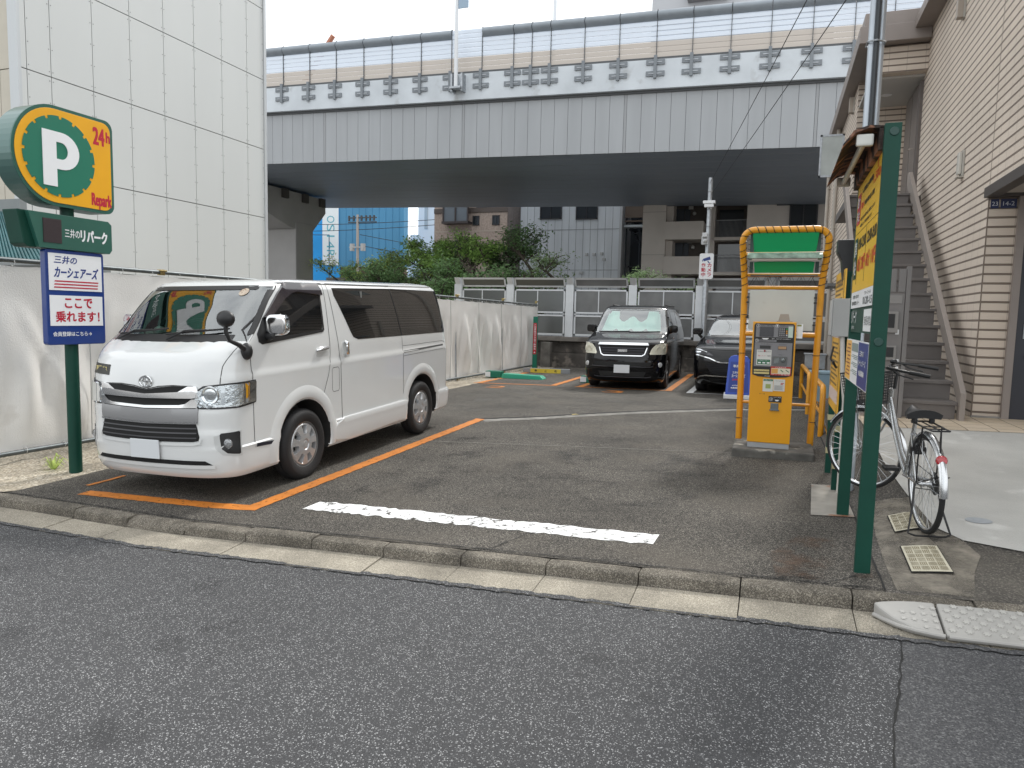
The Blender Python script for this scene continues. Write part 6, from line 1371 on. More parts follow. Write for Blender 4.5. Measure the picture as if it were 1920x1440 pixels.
b = MB(); b.lathe([(0,.004),(.022,.004),(.026,0),(.028,-.01)], (.639,4.688,1.53), NY, 16, cap=False); b.build('post_plug', mat('plug_green', (.01,.05,.04), .4), tb, w=True); b = MB(); b.lathe([(0,.004),(.022,.004),(.026,0)], (.645,4.688,2.74), NY, 16, cap=False); b.build('post_plug', mat('plug_green'), tb, w=True)
tb.location.x -= .05
nb2 = thing('notice_sign', 'narrower yellow notice board on two green posts behind the tall price board', 'sign board', (.62, 7.4, .12))
gpost('', .60, 7.0, 2.10, nb2, .055, .05); gpost('', .60, 7.84, 2.10, nb2, .055, .05)
b = MB(); b.box((.60,6.95,.82),(.612,7.95,2.12)); b.build('yellow_face', mat('notice_orange_deep', srgb('e0ac3c'), .4, var=.06), nb2, w=True)
F = MB(); F.box((.597,7.0,1.50),(.5995,7.9,1.72), 1); F.box((.597,7.0,.90),(.5995,7.9,1.02), 1); rnd = random.Random(8)
for i in range(24):
    z = 1.06+i*.042
    if 1.46 < z < 1.74: continue
    F.box((.598,7.08+rnd.random()*.3,z),(.5995,7.88,z+.018), 0)
F.text('ご利用案内', (.599,7.85,1.98), NY, Z, NX, 0,0,.6,.07,0,th=.001,bold=.003); F.build('notice_print', [mat('notice_dark', (.20,.13,.05), .6), mat('notice_pink', (.62,.5,.45), .5)], nb2, w=True)
for y in (6.99,7.83):
    b = MB()
    for z in (.66,.32): b.box((.594,y-.003,z),(.661,y+.058,z+.055), 0); b.prism([(0,0),(.03,0),(.06,.055),(.03,.055)], (.5935,y,z), Y, Z, NX, .001, 1)
    b.build('warning_tape', [mat('tape_yellow', (.42,.38,.22), .6), black_ink], nb2, w=True)
nb2.location.x -= .025
# grey pole, conduit, control box, hooded speaker
p = MB(); p.tube([(.725,6.95,.1),(.725,6.95,6.8)], .032, 12); p.tube([(.655,6.90,.1),(.655,6.90,6.8)], .030, 12, 0); p.tube([(.69,6.86,2.4),(.69,6.86,6.8)], .018, 8, 1)
for z in (3.1, 4.0, 5.2): p.tube([(.62,6.85,z),(.62,6.99,z),(.76,7.0,z),(.76,6.9,z),(.69,6.83,z)], .008, 5, 2, closed=True)
tag(p.build('steel_pole', [mat('pole_galv', (.42,.46,.50), .4, .6, var=.15), mat('cable_dark', (.03,.035,.04), .5), galv], smooth=True), 'tall galvanised twin pole with a dark cable rising behind the price board', 'pole')
cb_ = thing('control_box', 'grey metal control box mounted behind the price board post', 'control box', (.60, 6.9, 1.6))
b = MB(); b.box((-.11,-.02,-.08),(.045,.30,.255)); b.build('casing', mat('casing_grey', (.33,.33,.32), .45, .1, var=.06), cb_, bevel=.006)
b = MB(); b.box((-.121,.0,-.07),(-.111,.28,.245)); b.build('door', mat('casing_light', (.42,.42,.41), .4, .1), cb_, bevel=.003)
b = MB(); b.tube([(-.02,.02,-.08),(.0,.02,-.4),(.03,.0,-.65),(.03,.0,-1.48)], .020, 8); b.tube([(.03,.0,-.78),(.03,.0,-.74)], .026, 8); b.tube([(.03,.0,-1.22),(.03,.0,-1.18)], .026, 8); b.build('conduit', mat('conduit_cream', (.48,.46,.42), .45), cb_, smooth=True)
b = MB(); b.tube([(-.08,.1,-.17),(-.10,.1,-.28),(-.05,.08,-.36),(-.08,.05,-.30)], .009, 5); b.build('loose_cable', blackpl, cb_, smooth=True)
sp_ = thing('hooded_speaker', 'black hooded device on a dark stalk above the grey control box', 'speaker', (.60, 7.2, 2.2))
b = MB(); b.prism([(-.09,.19),(.07,.19),(.07,-.10),(.03,-.16),(-.03,-.16),(-.05,.0),(-.09,.08)], (0,-.08,0), X, Z, Y, .16); b.build('housing', blackpl, sp_, bevel=.01)
b = MB(); b.tube([(.0,0,-.15),(.02,0,-.28),(.015,0,-.45)], [.035,.03,.022], 10); b.build('stalk', blackpl, sp_, smooth=True)
# ---- pay machine
isl = MB(); vs = rrect(-.37,8.44,.51,9.32,.03,3); isl.prism(vs, (0,0,.0), X, Y, Z, .19)
tag(isl.build('machine_island', mat('island_concrete', (.11,.105,.095), .9, var=.5, vs=5, bump=.5, tint=((.42,.40,.35), 4.2, .53)), bevel=.02), 'weathered raised concrete island under the yellow pay machine', 'concrete island')
pmn = thing('pay_machine', 'yellow parking pay machine with a grey and black control panel', 'pay machine', (.015, 8.62, .19))
ym = mat('machine_yellow', srgb('dc9a06'), .35, coat=.3, var=.05, vs=2)
b = MB(); b.box((-.225,.0,0),(.225,.40,.06)); b.build('plinth', grey_p, pmn, bevel=.003)
b = MB(); b.box((-.232,-.008,.061),(.232,.40,1.45)); b.build('cabinet', ym, pmn, bevel=.008)
b = MB(); b.prism([(-.215,.93),(-.21,.845),(-.15,.825),(0,.815),(.15,.825),(.21,.845),(.215,.93),(.215,1.41),(.20,1.43),(-.20,1.43),(-.215,1.41)], (0,-.0085,0), X, Z, NY, .006); b.build('black_panel', black_ink, pmn)
pg1 = mat('panel_grey', (.20,.20,.21), .4); pg2 = mat('panel_label_grey', (.42,.42,.43), .5)
b = MB(); b.box((-.195,-.0175,1.275),(.20,-.015,1.415)); b.box((-.20,-.0175,.94),(.20,-.015,1.215)); b.box((-.165,-.0175,1.222),(.03,-.015,1.245)); b.build('grey_panel', pg1, pmn)
b = MB(); b.box((-.155,-.022,1.282),(-.005,-.0178,1.392)); b.build('screen', mat('screen_dark', (.012,.014,.022), .1, coat=1.), pmn)
b = MB(); b.box((.045,-.021,1.285),(.145,-.0178,1.385)); kp = b.build('keypad', black_ink, pmn)
b = MB(); keyc = [mat('key_grey', (.25,.25,.26), .5), mat('key_green', (.06,.30,.10), .5), mat('key_orange', (.60,.28,.05), .5), mat('key_white', (.6,.6,.6), .5)]
for r_ in range(4):
    for c_ in range(4): x = .053+c_*.022+(.006 if c_ == 3 else 0); z = 1.293+r_*.023; b.box((x,-.025,z),(x+.016,-.0212,z+.016), 0 if c_ < 3 else (1,2,2,3)[3-r_])
b.build('key', keyc, kp)
mint = mat('sticker_mint', (.50,.60,.52), .5); lgreen = mat('label_green', srgb('2c6b4a'), .45); lyel = mat('label_yellow', (.62,.52,.22), .5); lred = mat('label_red', srgb('b02c20'), .45); lcream = mat('label_cream', (.66,.62,.48), .5)
b = MB(); b.box((.150,-.020,1.275),(.198,-.0178,1.40)); b.build('sticker', mint, pmn); b = MB(); b.box((-.175,-.020,.955),(-.015,-.0178,1.13)); b.build('sticker', mat('sticker_grey_white', (.60,.60,.57), .5), pmn)
b = MB(); b.box((-.165,-.0215,.965),(-.025,-.0202,1.02)); b.build('sticker', lgreen, pmn)
for z_ in (.885,.855): b = MB(); b.box((-.195,-.019,z_),(-.03,-.0150,z_+.02)); b.build('sticker', lyel, pmn)
b = MB(); b.box((-.015,-.019,.845),(.20,-.0150,.945), 0); b.box((-.008,-.0195,.862),(.193,-.0192,.926), 1); b.box((-.005,-.020,.868),(.062,-.0197,.92), 2)
b.tube([(.09,-.0205,.91),(.12,-.0205,.885)], .004, 4, 3); b.tube([(.145,-.0205,.91),(.18,-.0205,.885)], .004, 4, 3); b.build('warning_label', [lred, lcream, mat('label_orange', (.62,.33,.08), .5), lgreen], pmn)
b = MB(); b.box((-.145,-.024,1.145),(-.03,-.0178,1.18)); b.box((.05,-.024,1.14),(.14,-.0178,1.178), 1); b.build('card_slot', [mat('slot_dark', (.05,.05,.05), .3, .5), mat('slot_bronze', (.40,.26,.15), .35, .6)], pmn, bevel=.003)
b = MB(); b.prism(rrect(-.005,.955,.155,1.06,.012), (0,-.0178,0), X, Z, NY, .004); co_ = b.build('coin_panel', mat('slot_plate', (.12,.125,.125), .4), pmn)
b = MB(); b.prism([(.01,.97),(.07,.99),(.07,1.045),(.02,1.035)], (0,-.022,0), X, Z, NY, .004); b.lathe([(0,.012),(.022,.010),(.026,0)], (.112,-.022,1.02), NY, 18, cap=False); b.build('coin_slot', mat('slot_metal', (.20,.22,.22), .25, .7), co_)
F = MB()
def disc(x, z, s, r=.019):
    F.add([(x+r*math.cos(a), -.0232, z+r*math.sin(a)) for a in [k*math.pi/10 for k in range(20)]], [tuple(range(20))], 1)
    F.add([(x+r*.86*math.cos(a), -.0236, z+r*.86*math.sin(a)) for a in [k*math.pi/10 for k in range(20)]], [tuple(range(20))], 0)
    F.text(s, (x-r*.32,-.0237,z-r*.5), X, Z, NY, 0,0,r*.64,r*1.0,1,th=.0006,bold=.001)
disc(-.175,1.405,'2'); disc(.028,1.405,'1'); disc(-.18,1.235,'3')
for s, x, z, w_, h_, mi in (('お支払い・時間の確認',-.145,1.398,.13,.014,0),('車室番号入力',.06,1.398,.08,.014,0),('精算金を投入してください',-.155,1.227,.17,.013,0),('サービス券カード',-.13,1.19,.12,.012,0),('クレジット',.06,1.19,.08,.012,0),('コイン',.06,1.075,.04,.013,0),('お支払い 方法は',-.165,1.105,.14,.014,2),('現金・カード',-.16,1.055,.08,.014,3),('領収書',-.06,1.055,.035,.014,0),('ご利用ください',-.15,1.005,.11,.010,1),('故障・お困りのときは 係員まで',-.02,1.253,.2,.010,1),('不正使用注意',.03,.930,.12,.011,1),('ロック板確認',.0,.85,.19,.009,1)):
    F.text(s, (x,-.0222,z), X, Z, NY, 0,0,w_,h_,mi,th=.0005)
F.text('AMANO', (-.08,-.0152,.826), X, Z, NY, 0,0,.06,.010,1,th=.0005); F.text('10000・5000円札は使えません', (-.19,-.0192,.889), X, Z, NY, 0,0,.155,.010,0,th=.0005)
F.prism([(-.13,1.264),(-.05,1.264),(-.07,1.248),(-.11,1.248)], (0,-.0156,0), X, Z, NY, .0008, 1)
F.prism([(-.105,1.118),(-.09,1.132),(-.075,1.118),(-.082,1.118),(-.082,1.106),(-.098,1.106),(-.098,1.118)], (0,-.0222,0), X, Z, NY, .0006, 4)
for i in range(3): F.box((-.155+i*.047,-.0224,.975),(-.125+i*.047,-.0218,.99), 1)
F.build('lettering', [black_ink, white_p, mat('print_grey'), red_p, mat('print_dark_red', srgb('8a2030'), .5)], pmn)
b = MB(); b.box((-.09,-.012,.655),(.02,-.0085,.80)); b.build('sticker', mat('sticker_white', (.62,.63,.58), .5), pmn); b = MB(); b.box((.024,-.012,.665),(.145,-.0085,.80)); b.build('sticker', mat('sticker_pale', (.60,.60,.57), .5), pmn)
F = MB(); F.box((-.086,-.0135,.775),(.016,-.0122,.797), 0); F.box((-.06,-.0135,.69),(-.005,-.0122,.74), 1); F.text('ご利用ください', (-.08,-.0138,.779), X, Z, NY, 0,0,.085,.012,2,th=.0005)
for i in range(5): F.box((.035,-.0135,.68+i*.011),(.13-.012*(i % 2),-.0125,.6835+i*.011), 3)
F.text('QR Payment', (.045,-.0122,.775), X, Z, NY, 0,0,.08,.011,3,th=.0005); F.box((.10,-.0135,.752),(.135,-.0122,.76), 4); F.box((.10,-.0135,.738),(.125,-.0122,.746), 4); F.build('sticker_print', [lgreen, mat('lcd_olive', (.30,.36,.12), .4), white_p, mat('print_grey'), lred], pmn)
b = MB(); b.box((-.02,-.012,.535),(.12,-.0085,.605)); F2 = b.build('black_label', black_ink, pmn)
F = MB(); disc(.006,.57,'4',.021); F.v = [(a,c+.0105,d) for a, c, d in F.v]; F.text('おつり・領収書', (.035,-.0122,.585), X, Z, NY, 0,0,.075,.012,1,th=.0005); F.prism([(.045,.565),(.095,.565),(.08,.548),(.06,.548)], (0,-.0122,0), X, Z, NY, .0008, 1); F.build('lettering', [black_ink, white_p], pmn)
b = MB(); b.box((.005,-.016,.45),(.09,-.0085,.525)); b.box((-.005,-.03,.44),(.10,-.0085,.452)); b.build('change_tray', mat('slot_metal'), pmn, bevel=.003)
b = MB(); b.prism([(-.065,0),(.065,0),(.045,.09),(-.045,.09)], (.10,.12,1.452), X, Z, Y, .08); b.box((.02,.08,1.4505),(.19,.22,1.462)); b.build('antenna_box', mat('beige_plastic', (.30,.27,.23), .5), pmn, bevel=.004)
b = MB(); b.box((.236,.02,1.27),(.30,.035,1.43), 0); b.box((.24,.017,1.30),(.285,.0198,1.40), 1); b.box((.24,.017,1.405),(.285,.0198,1.425), 2); b.build('side_leaflet', [white_p, mat('leaflet_white', (.75,.75,.73), .5), mat('leaflet_olive', (.25,.26,.08), .5)], pmn)
F = MB(); F.text('F4', (-.12,-.0088,.62), X, Z, NY, 0,0,.06,.012,0,th=.0005); F.build('lettering', mat('faint_brown', (.25,.13,.02), .5), pmn)
# ---- yellow tubular frame with green canopy
yf = thing('tube_shelter', 'yellow tubular shelter wound with black wire, holding two green canopy panels', 'shelter', (.06, 9.2, .19))
yt = mat('frame_yellow', srgb('d8951c'), .35, coat=.2, var=.12, vs=5)
def fpath(k=10):
    P = [(-.33,9.2,.17),(-.345,9.2,1.5),(-.35,9.2,2.05),(-.365,9.15,2.25),(-.385,9.05,2.45),(-.39,8.98,2.58)]
    for i in range(1, 7): a = R(90*i/6); P.append((-.39+.13*(1-math.cos(a)), 8.98-.03*i/6, 2.58+.13*math.sin(a)))
    Q = [(.08*2-x+.0, y, z) for x, y, z in P][::-1]
    return P, Q
P_, Q_ = fpath()
b = MB(); b.tube(P_+Q_, .038, 12); b.build('tube', yt, yf, w=True, smooth=True, angle=80)
for z, y, x0, x1, r in ((1.49,9.2,-.34,.50,.030),(.65,9.2,-.335,.495,.018),(2.05,9.2,-.35,.51,.022),(2.20,9.17,-.36,.52,.022),(2.44,9.05,-.38,.54,.022)):
    b = MB(); b.tube([(x0,y,z),(x1,y,z)], r, 8); b.build('cross_bar', yt, yf, w=True, smooth=True)
gcan = mat('canopy_green', srgb('0d9a5c'), .4, var=.04)
def canopy(za, zb_, ya, yb, w0, w1):
    b = MB(); b.prism([(-w0,0),(w0,0),(w1,1),(w1-.06,1.06) if w1 > w0 else (w1,1),(-w1+.06,1.06) if w1 > w0 else (-w1,1),(-w1,1)], (.08,ya,za), X, (0,yb-ya,zb_-za), (0,-1,-.3), .01); return b.build('canopy_panel', gcan, yf, w=True, bevel=.002)
canopy(2.46,2.67,9.03,8.955,.34,.36); canopy(2.225,2.345,9.13,9.06,.325,.335)
b = MB()
for x in (-.285,.445): b.box((x-.02,9.0,2.46),(x+.02,9.04,2.69)); b.box((x-.02,9.1,2.22),(x+.02,9.14,2.35))
b.build('canopy_edge', mat('edge_dark_green', (.02,.05,.04), .5), yf, w=True)
b = MB(); b.box((-.33,8.98,2.40),(.49,9.16,2.445), 0); b.prism([(8.94,2.38),(8.94,2.42),(9.0,2.45),(9.18,2.45),(9.18,2.38)], (-.33,0,0), Y, Z, X, .82, 0); b.box((-.28,8.96,2.355),(.44,9.0,2.378), 1); b.build('light_fitting', [mat('dirty_cover', (.30,.42,.34), .4, var=.5, vs=14), mat('fitting_pink', (.50,.42,.37), .5)], yf, w=True)
# wire wound round the tube
def wind(path, r, turns, th, zmin=None):
    P = [Vector(p) for p in path]; L = [0]
    for a, c in zip(P, P[1:]): L.append(L[-1]+(c-a).length)
    n = int(turns*14); out_ = []
    for i in range(n+1):
        d = L[-1]*i/n; k = max(j for j in range(len(L)) if L[j] <= d+1e-9); k = min(k, len(P)-2); t = (d-L[k])/(L[k+1]-L[k]); p = P[k].lerp(P[k+1], t); tt = (P[k+1]-P[k]).normalized()
        a = tt.orthogonal().normalized() if abs(tt.y) < .9 else Vector((1,0,0)); a = (Vector((0,1,0))-tt*tt.y).normalized(); c = tt.cross(a); w_ = 2*math.pi*turns*i/n; out_.append(p+(a*math.cos(w_)+c*math.sin(w_))*r)
    return out_
b = MB(); b.tube(wind([p for p in P_+Q_ if p[2] > 2.0], .041, 26, 0), .0045, 4)
WIRE_ = mat('wire_black', (.01,.01,.01), .5); b.build('black_wire', WIRE_, yf, w=True)
for z in (.45,1.25,1.72): 
    b = MB()
    for xx in (-.34,.50): b.tube([(xx+.041*math.cos(a), 9.2+.041*math.sin(a), z) for a in [k*math.pi/6 for k in range(12)]], .004, 4, closed=True)
    b.build('wire_tie', WIRE_, yf, w=True)
b = MB(); zz_ = [(-.30+i*.063, 9.17, 2.19 if i % 2 else 2.07) for i in range(13)]; b.tube(zz_, .004, 4); b.tube([(x+.03,y-.01,z) for x, y, z in zz_[:-1]], .003, 4); b.tube([(-.29,9.13,2.19),(.46,9.13,2.19)], .009, 5)
b.build('wire_lacing', WIRE_, yf, w=True); b = MB()
for x in (-.33,.49):
    for z in (2.5,2.56,2.62,2.3): b.tube([(x,9.05,z),(x+(.07 if x < 0 else -.07),9.03,z-.04)], .003, 4)
b.build('wire_lacing', WIRE_, yf, w=True)
b = MB(); b.box((-.285,9.14,1.54),(.44,9.155,2.02)); b.build('back_panel', mat('dirty_white_panel', (.50,.51,.47), .45, var=.06, tint=((.30,.29,.22), 3.5, .66)), yf, w=True, bevel=.004)
b = MB()
for x in (-.30,.455):
    for z in (1.60,1.68,1.86,1.92): b.box((x-.02,9.12,z),(x+.012,9.15,z+.02))
b.build('clip', blackpl, yf, w=True)
# ---- yellow hoop guards and silver bent rail
def hoop(y0, y1, x, lab):
    b = MB(); z0 = lotz(x, y0)-.05; zt = .78
    pts = [(x,y0,z0),(x,y0,zt-.10)]+[(x,y0+.10*(1-math.cos(R(t))),zt-.10+.10*math.sin(R(t))) for t in (30,60,90)]+[(x-.02,y1-.1,zt)]+[(x-.02,y1-.10+.10*math.sin(R(t)),zt-.10+.10*math.cos(R(t))) for t in (30,60,90)]+[(x-.02,y1,z0)]
    b.tube(pts, .038, 10); b.tube([(x,y0,.40),(x-.02,y1,.40)], .022, 8); tag(b.build('hoop_guard', yt, smooth=True), lab, 'barrier', 'yellow hoop guards by the tiled wall')
hoop(10.4, 12.4, .68, 'nearer low yellow tubular hoop guard behind the pay machine'); hoop(12.9, 15.6, .62, 'farther low yellow tubular hoop guard, ending beside the blue bin')
b = MB(); b.tube([(.73,9.3,.13),(.735,9.9,.20),(.72,11.2,.36),(.71,12,.42)], .012, 6); b.tube([(.80,9.35,.13),(.80,9.9,.22),(.78,10.6,.32)], .012, 6); b.box((.69,9.22,.11),(.84,9.32,.14))
tag(b.build('bent_rail', chrome, smooth=True), 'thin silver bent bar on the asphalt beside the yellow guard', 'rail')
bn = thing('storage_bin', 'pale blue plastic storage bin against the tiled wall', 'bin', (.92, 15.2, .11))
b = MB(); b.prism([(-.16,0),(.16,0),(.19,.55),(-.19,.55)], (0,-.2,0), X, Z, Y, .4); b.build('tub', mat('bin_blue', (.28,.40,.48), .5, var=.05), bn, bevel=.01)
b = MB(); b.box((-.205,-.22,.552),(.205,.22,.60)); b.build('lid', mat('bin_lid', (.33,.46,.54), .45), bn, bevel=.01)
b = MB(); b.box((-.28,.3,.62),(.1,.6,.90)); b.box((-.3,.28,.90),(.12,.62,.93)); tag(b.build('water_meter_box', galv, bevel=.01), 'grey metal box on the wall above the blue bin', 'box'); bpy.data.objects[[o.name for o in bpy.data.objects if o.name.startswith('water_meter_box')][-1]].location = (.92,15.2,.10)
b = MB()
for i in range(9): b.box((-.10,-.1,.0+i*.036),(.10,.1,.025+i*.036))
o = b.build('crate', mat('crate_white', (.50,.50,.48), .5)); o.location = (1.16,14.6,.13); tag(o, 'small slatted white plastic crate beside the blue bin', 'crate')
fpot = thing('flower_pot', 'low terracotta pot on the asphalt in front of the white crate', 'flower pot', (1.08,14.0,.12))
b = MB(); b.lathe([(.0,0),(.07,0),(.10,.13),(.11,.13),(.11,.16),(.09,.16),(.085,.12),(0,.12)], (0,0,0), Z, 18, cap=False); b.build('pot', mat('terracotta', (.28,.11,.06), .8), fpot, smooth=True)
b = MB(); b.sphere((0,0,.17), (.06,.06,.05)); b.build('plant', leaf_c, fpot)
# ---- blue A-frame
af = thing('a_frame_sign', 'blue A-shaped plastic sign with a white foot in front of the black SUV', 'sign', (-.60, 14.95, .10), R(3))
afb = mat('aframe_blue', srgb('1c48b0'), .35, coat=.2)
for sd in (1, -1):
    b = MB(); b.prism([(-.24,.0),(.24,.0),(.20,.70),(.16,.76),(.09,.785),(-.09,.785),(-.16,.76),(-.20,.70)], (0,-.20*sd,.09), X, (0,.20*sd,.98), (0,-sd,.15), .03); b.build('panel', afb, af, bevel=.008)
b = MB(); b.box((-.27,-.26,.0),(.27,.26,.085)); b.build('foot', white_p, af, bevel=.015)
b = MB(); b.box((-.045,-.05,.82),(.045,.05,.93)); b.build('handle', blackpl, af, bevel=.01)
F = MB(); o_ = (0,-.232,.09)
def AT(s, x, z, w_, h_, mi, bo=.002): F.text(s, o_, X, (0,.20,.98), (0,-1,.15), x, z, w_, h_, mi, th=.002, bold=bo)
F.prism([(-.19,.05),(.19,.05),(.16,.66),(-.16,.66)], (0,-.2335,.09), X, (0,.20,.98), (0,-1,.15), .001, 2); o_ = (0,-.2355,.09)
AT('専用車両', -.11,.545,.22,.055,0); AT('三井の', -.12,.42,.12,.045,0); AT('カーシェアーズ', -.13,.345,.25,.065,0,.003); AT('24時間', -.12,.28,.18,.04,1,.003); AT('→入口はこちら', -.12,.17,.20,.025,0); AT('会員募集中です', -.14,.12,.24,.028,0)
F.build('lettering', [white_p, red_p, mat('aframe_navy', srgb('15378f'), .35)], af)
# ---- camera pole
cp = thing('camera_pole', 'galvanised pole with lamp, camera and white notice plate behind the black cars', 'pole', (-1.93, 21.8, .08))
b = MB(); b.tube([(0,0,0),(0,0,2.6),(0,0,2.65),(0,0,5.7)], [.085,.085,.065,.06], 14); b.build('pole', galv, cp, smooth=True)
b = MB(); b.box((-.17,-.22,4.94),(.17,-.06,5.02)); b.box((-.13,-.2,4.84),(.13,-.08,4.938)); b.build('flood_lamp', white_p, cp, bevel=.01)
b = MB(); b.box((-.17,-.16,3.78),(.01,.06,4.02)); b.box((-.14,-.30,3.98),(.0,-.05,4.10)); b.sphere((-.06,-.2,3.88), .06); b.build('camera', mat('camera_white', (.55,.56,.57), .4), cp, bevel=.005)
b = MB(); b.prism(rrect(-.20,2.78,.20,3.52,.05), (0,-.10,0), X, Z, NY, .012); b.build('notice_plate', white_p, cp)
F = MB(); 
for i, ch in enumerate('カメラ'): F.text(ch, (.03,-.1125,3.12-i*.135), X, Z, NY, 0,0,.11,.11,0,th=.001,bold=.006)
for i, ch in enumerate('作動中'): F.text(ch, (-.14,-.1125,3.12-i*.135), X, Z, NY, 0,0,.115,.115,0,th=.001,bold=.006)
F.prism([(-.11,3.36),(.09,3.43),(.12,3.34),(-.08,3.29)], (0,-.1125,0), X, Z, NY, .002, 1); F.prism([(-.13,3.33),(-.115,3.34),(-.10,3.29),(-.12,3.285)], (0,-.1125,0), X, Z, NY, .002, 1); F.prism([(.02,3.30),(.05,3.31),(.08,3.255),(.12,3.255),(.12,3.24),(.06,3.24)], (0,-.1125,0), X, Z, NY, .002, 1)
F.build('lettering', [red_p, blue_p], cp)
b = MB()
for z in (2.62,3.0,3.4,4.3,4.8,5.3): b.tube([(.07*math.cos(a), .07*math.sin(a), z) for a in [k*math.pi/6 for k in range(12)]], .008, 4, closed=True)
b.build('band_clamp', mat('band_steel', (.2,.2,.2), .4, .8), cp)
# ---- wheel stop, flap locks, slim notice post
ws_ = thing('wheel_stop', 'low grey wheel stop bar with a yellow lettered face in bay 2', 'wheel stop', (-6.05, 19.5, .04), R(8))
b = MB(); b.box((-.68,-.06,0),(.68,.06,.13)); b.build('bar', mat('stop_grey', (.25,.26,.27), .6, var=.1), ws_, bevel=.008)
b = MB(); b.box((-.46,-.064,.005),(.42,-.0605,.125)); b.build('yellow_face', mat('stop_yellow', srgb('d8bd3c'), .5, var=.1), ws_)
F = MB()
for i, ch in enumerate('車止め'): F.text(ch, (-.34+i*.29,-.065,.03), X, Z, NY, 0,0,.07,.07,0,th=.001,bold=.003)
F.build('lettering', black_ink, ws_)
fg = mat('flap_green', srgb('2fa384'), .4, coat=.2, var=.06); fg2 = mat('flap_dark_green', srgb('0f6e58'), .45)
def flaplock(loc, lab, plate=True, rz=0):
    t = thing('flap_lock', lab, 'flap lock', loc, rz)
    b = MB(); b.box((-.34,-.12,0),(.08,.14,.17)); b.build('motor_box', fg2, t, bevel=.012)
    b = MB(); b.box((-.345,-.125,.02),(-.20,-.121,.15)); b.build('white_label', white_p, t)
    if plate:
        b = MB(); b.prism([(.10,.0),(.14,.12),(1.16,.10),(1.24,.03),(1.24,.0)], (0,-.12,.0), X, Z, Y, .30); b.build('plate', fg, t, bevel=.008)
    return t
flaplock((-6.68,17.35,.035), 'green flap lock with its wide plate lying flat in empty bay 2')
flaplock((-4.02,17.0,.06), 'small dark green flap lock box at the left front wheel of the minivan', False)
np_ = thing('notice_post', 'slim green post with a red strip of white writing at the fence end', 'post', (-6.96, 21.15, .03))
b = MB(); b.box((-.07,-.03,0),(.07,.03,1.62)); b.build('post', fg2, np_, bevel=.004)
b = MB(); b.box((-.055,-.034,.45),(.055,-.0305,1.42)); b.build('red_strip', mat('strip_red', srgb('b8293a'), .4), np_)
F = MB()
for i, ch in enumerate('入出庫時ロック板下降確認'): F.text(ch, (-.03,-.0345,1.34-i*.068), X, Z, NY, 0,0,.06,.055,0,th=.001,bold=.002)
F.prism([(-.03,.49),(.03,.49),(0,.54)], (0,-.0345,0), X, Z, NY, .001); F.build('lettering', white_p, np_)
# ---- pit covers, ramp plate
def pit(poly, lab, rows, seed):
    c = (sum(p[0] for p in poly)/4, sum(p[1] for p in poly)/4); t = thing('pit_cover', lab, 'pit cover', (c[0], c[1], H(*c)), 0, 'cream pit covers')
    b = MB(); drape(poly, dz=.012, mb=b); b.build('frame', darkgap, t, w=True)
    s = [((p[0]-c[0])*.95+c[0], (p[1]-c[1])*.95+c[1]) for p in poly]; b = MB(); drape(s, dz=.016, mb=b); b.build('lid', mat('pit_cream', (.58,.54,.42), .6, var=.1, vs=9), t, w=True)
    b = MB(); rnd = random.Random(seed)
    def q(u, v): x = (s[0][0]*(1-u)+s[1][0]*u)*(1-v)+(s[3][0]*(1-u)+s[2][0]*u)*v; y = (s[0][1]*(1-u)+s[1][1]*u)*(1-v)+(s[3][1]*(1-u)+s[2][1]*u)*v; return (x, y, H(x, y)+.0175)
    for i in range(4):
        for j in range(6):
            u0, v0 = .06+i*.225, .05+j*.153; hor = (i+j) % 2
            for k in range(4):
                if hor: a, c_ = (u0, v0+.02+k*.033), (u0+.2, v0+.02+k*.033)
                else: a, c_ = (u0+.02+k*.05, v0+.01), (u0+.02+k*.05, v0+.135)
                ribbon(q(*a)[:2], q(*c_)[:2], .006, mb=b, dz=.018, jit=0, step=.1)
    b.build('tread_ribs', mat('pit_groove', (.26,.22,.14), .7), t, w=True)
pit([(.875,5.50),(1.09,5.55),(1.085,5.96),(.885,5.93)], 'farther cream ribbed pit cover, under the bicycle stand', 6, 1)
pit([(.855,4.72),(1.085,4.74),(1.08,5.20),(.865,5.21)], 'nearer cream ribbed pit cover, between the bicycle and the kerb', 6, 2)
rp = thing('kerb_ramp', 'pale grey plastic kerb ramp plate with star studs and a pointed end', 'kerb ramp', (.64, 4.3, .02))
rgm = mat('ramp_plastic', (.33,.32,.30), .55, var=.1, vs=4)
def rz_(y, x): return street(x)+.035+(.05 if x > 0 else 0)*min(max((y-4.08)/.38, 0), 1)
def tipz(x, y): return street(x)+.030+.078*min(max((y-4.03)/.25, 0), 1)
tip = [(.598,4.235),(.64,4.252),(.72,4.270),(.80,4.280),(.895,4.284),(.905,4.03),(.84,4.04),(.76,4.07),(.68,4.125),(.62,4.195)]
b = MB()
def slab(poly, zf, th, mb, mi=0):
    n = len(poly); top = [(x, y, zf(x, y)) for x, y in poly]; bot = [(x, y, street(x)+.006) for x, y in poly]; mb.add(top+bot, [tuple(range(n)), tuple(range(n, 2*n))[::-1]]+[(i, n+i, n+(i+1) % n, (i+1) % n) for i in range(n)], mi)
slab(tip, tipz, 0, b); b.build('end_piece', rgm, rp, w=True, bevel=.012)
b = MB(); slab([(.915,4.03),(3.2,4.03),(3.2,4.286),(.905,4.285)], tipz, 0, b); main = b.build('ramp_plate', rgm, rp, w=True, bevel=.014)
b = MB(); b.tube([(.60,4.22,street(.6)+.03),(.64,4.165,street(.64)+.03),(.70,4.10,street(.7)+.03),(.78,4.055,street(.78)+.03),(.86,4.03,street(.86)+.03),(.905,4.022,street(.9)+.03)], .012, 8); b.build('rounded_rim', rgm, rp, w=True, smooth=True)
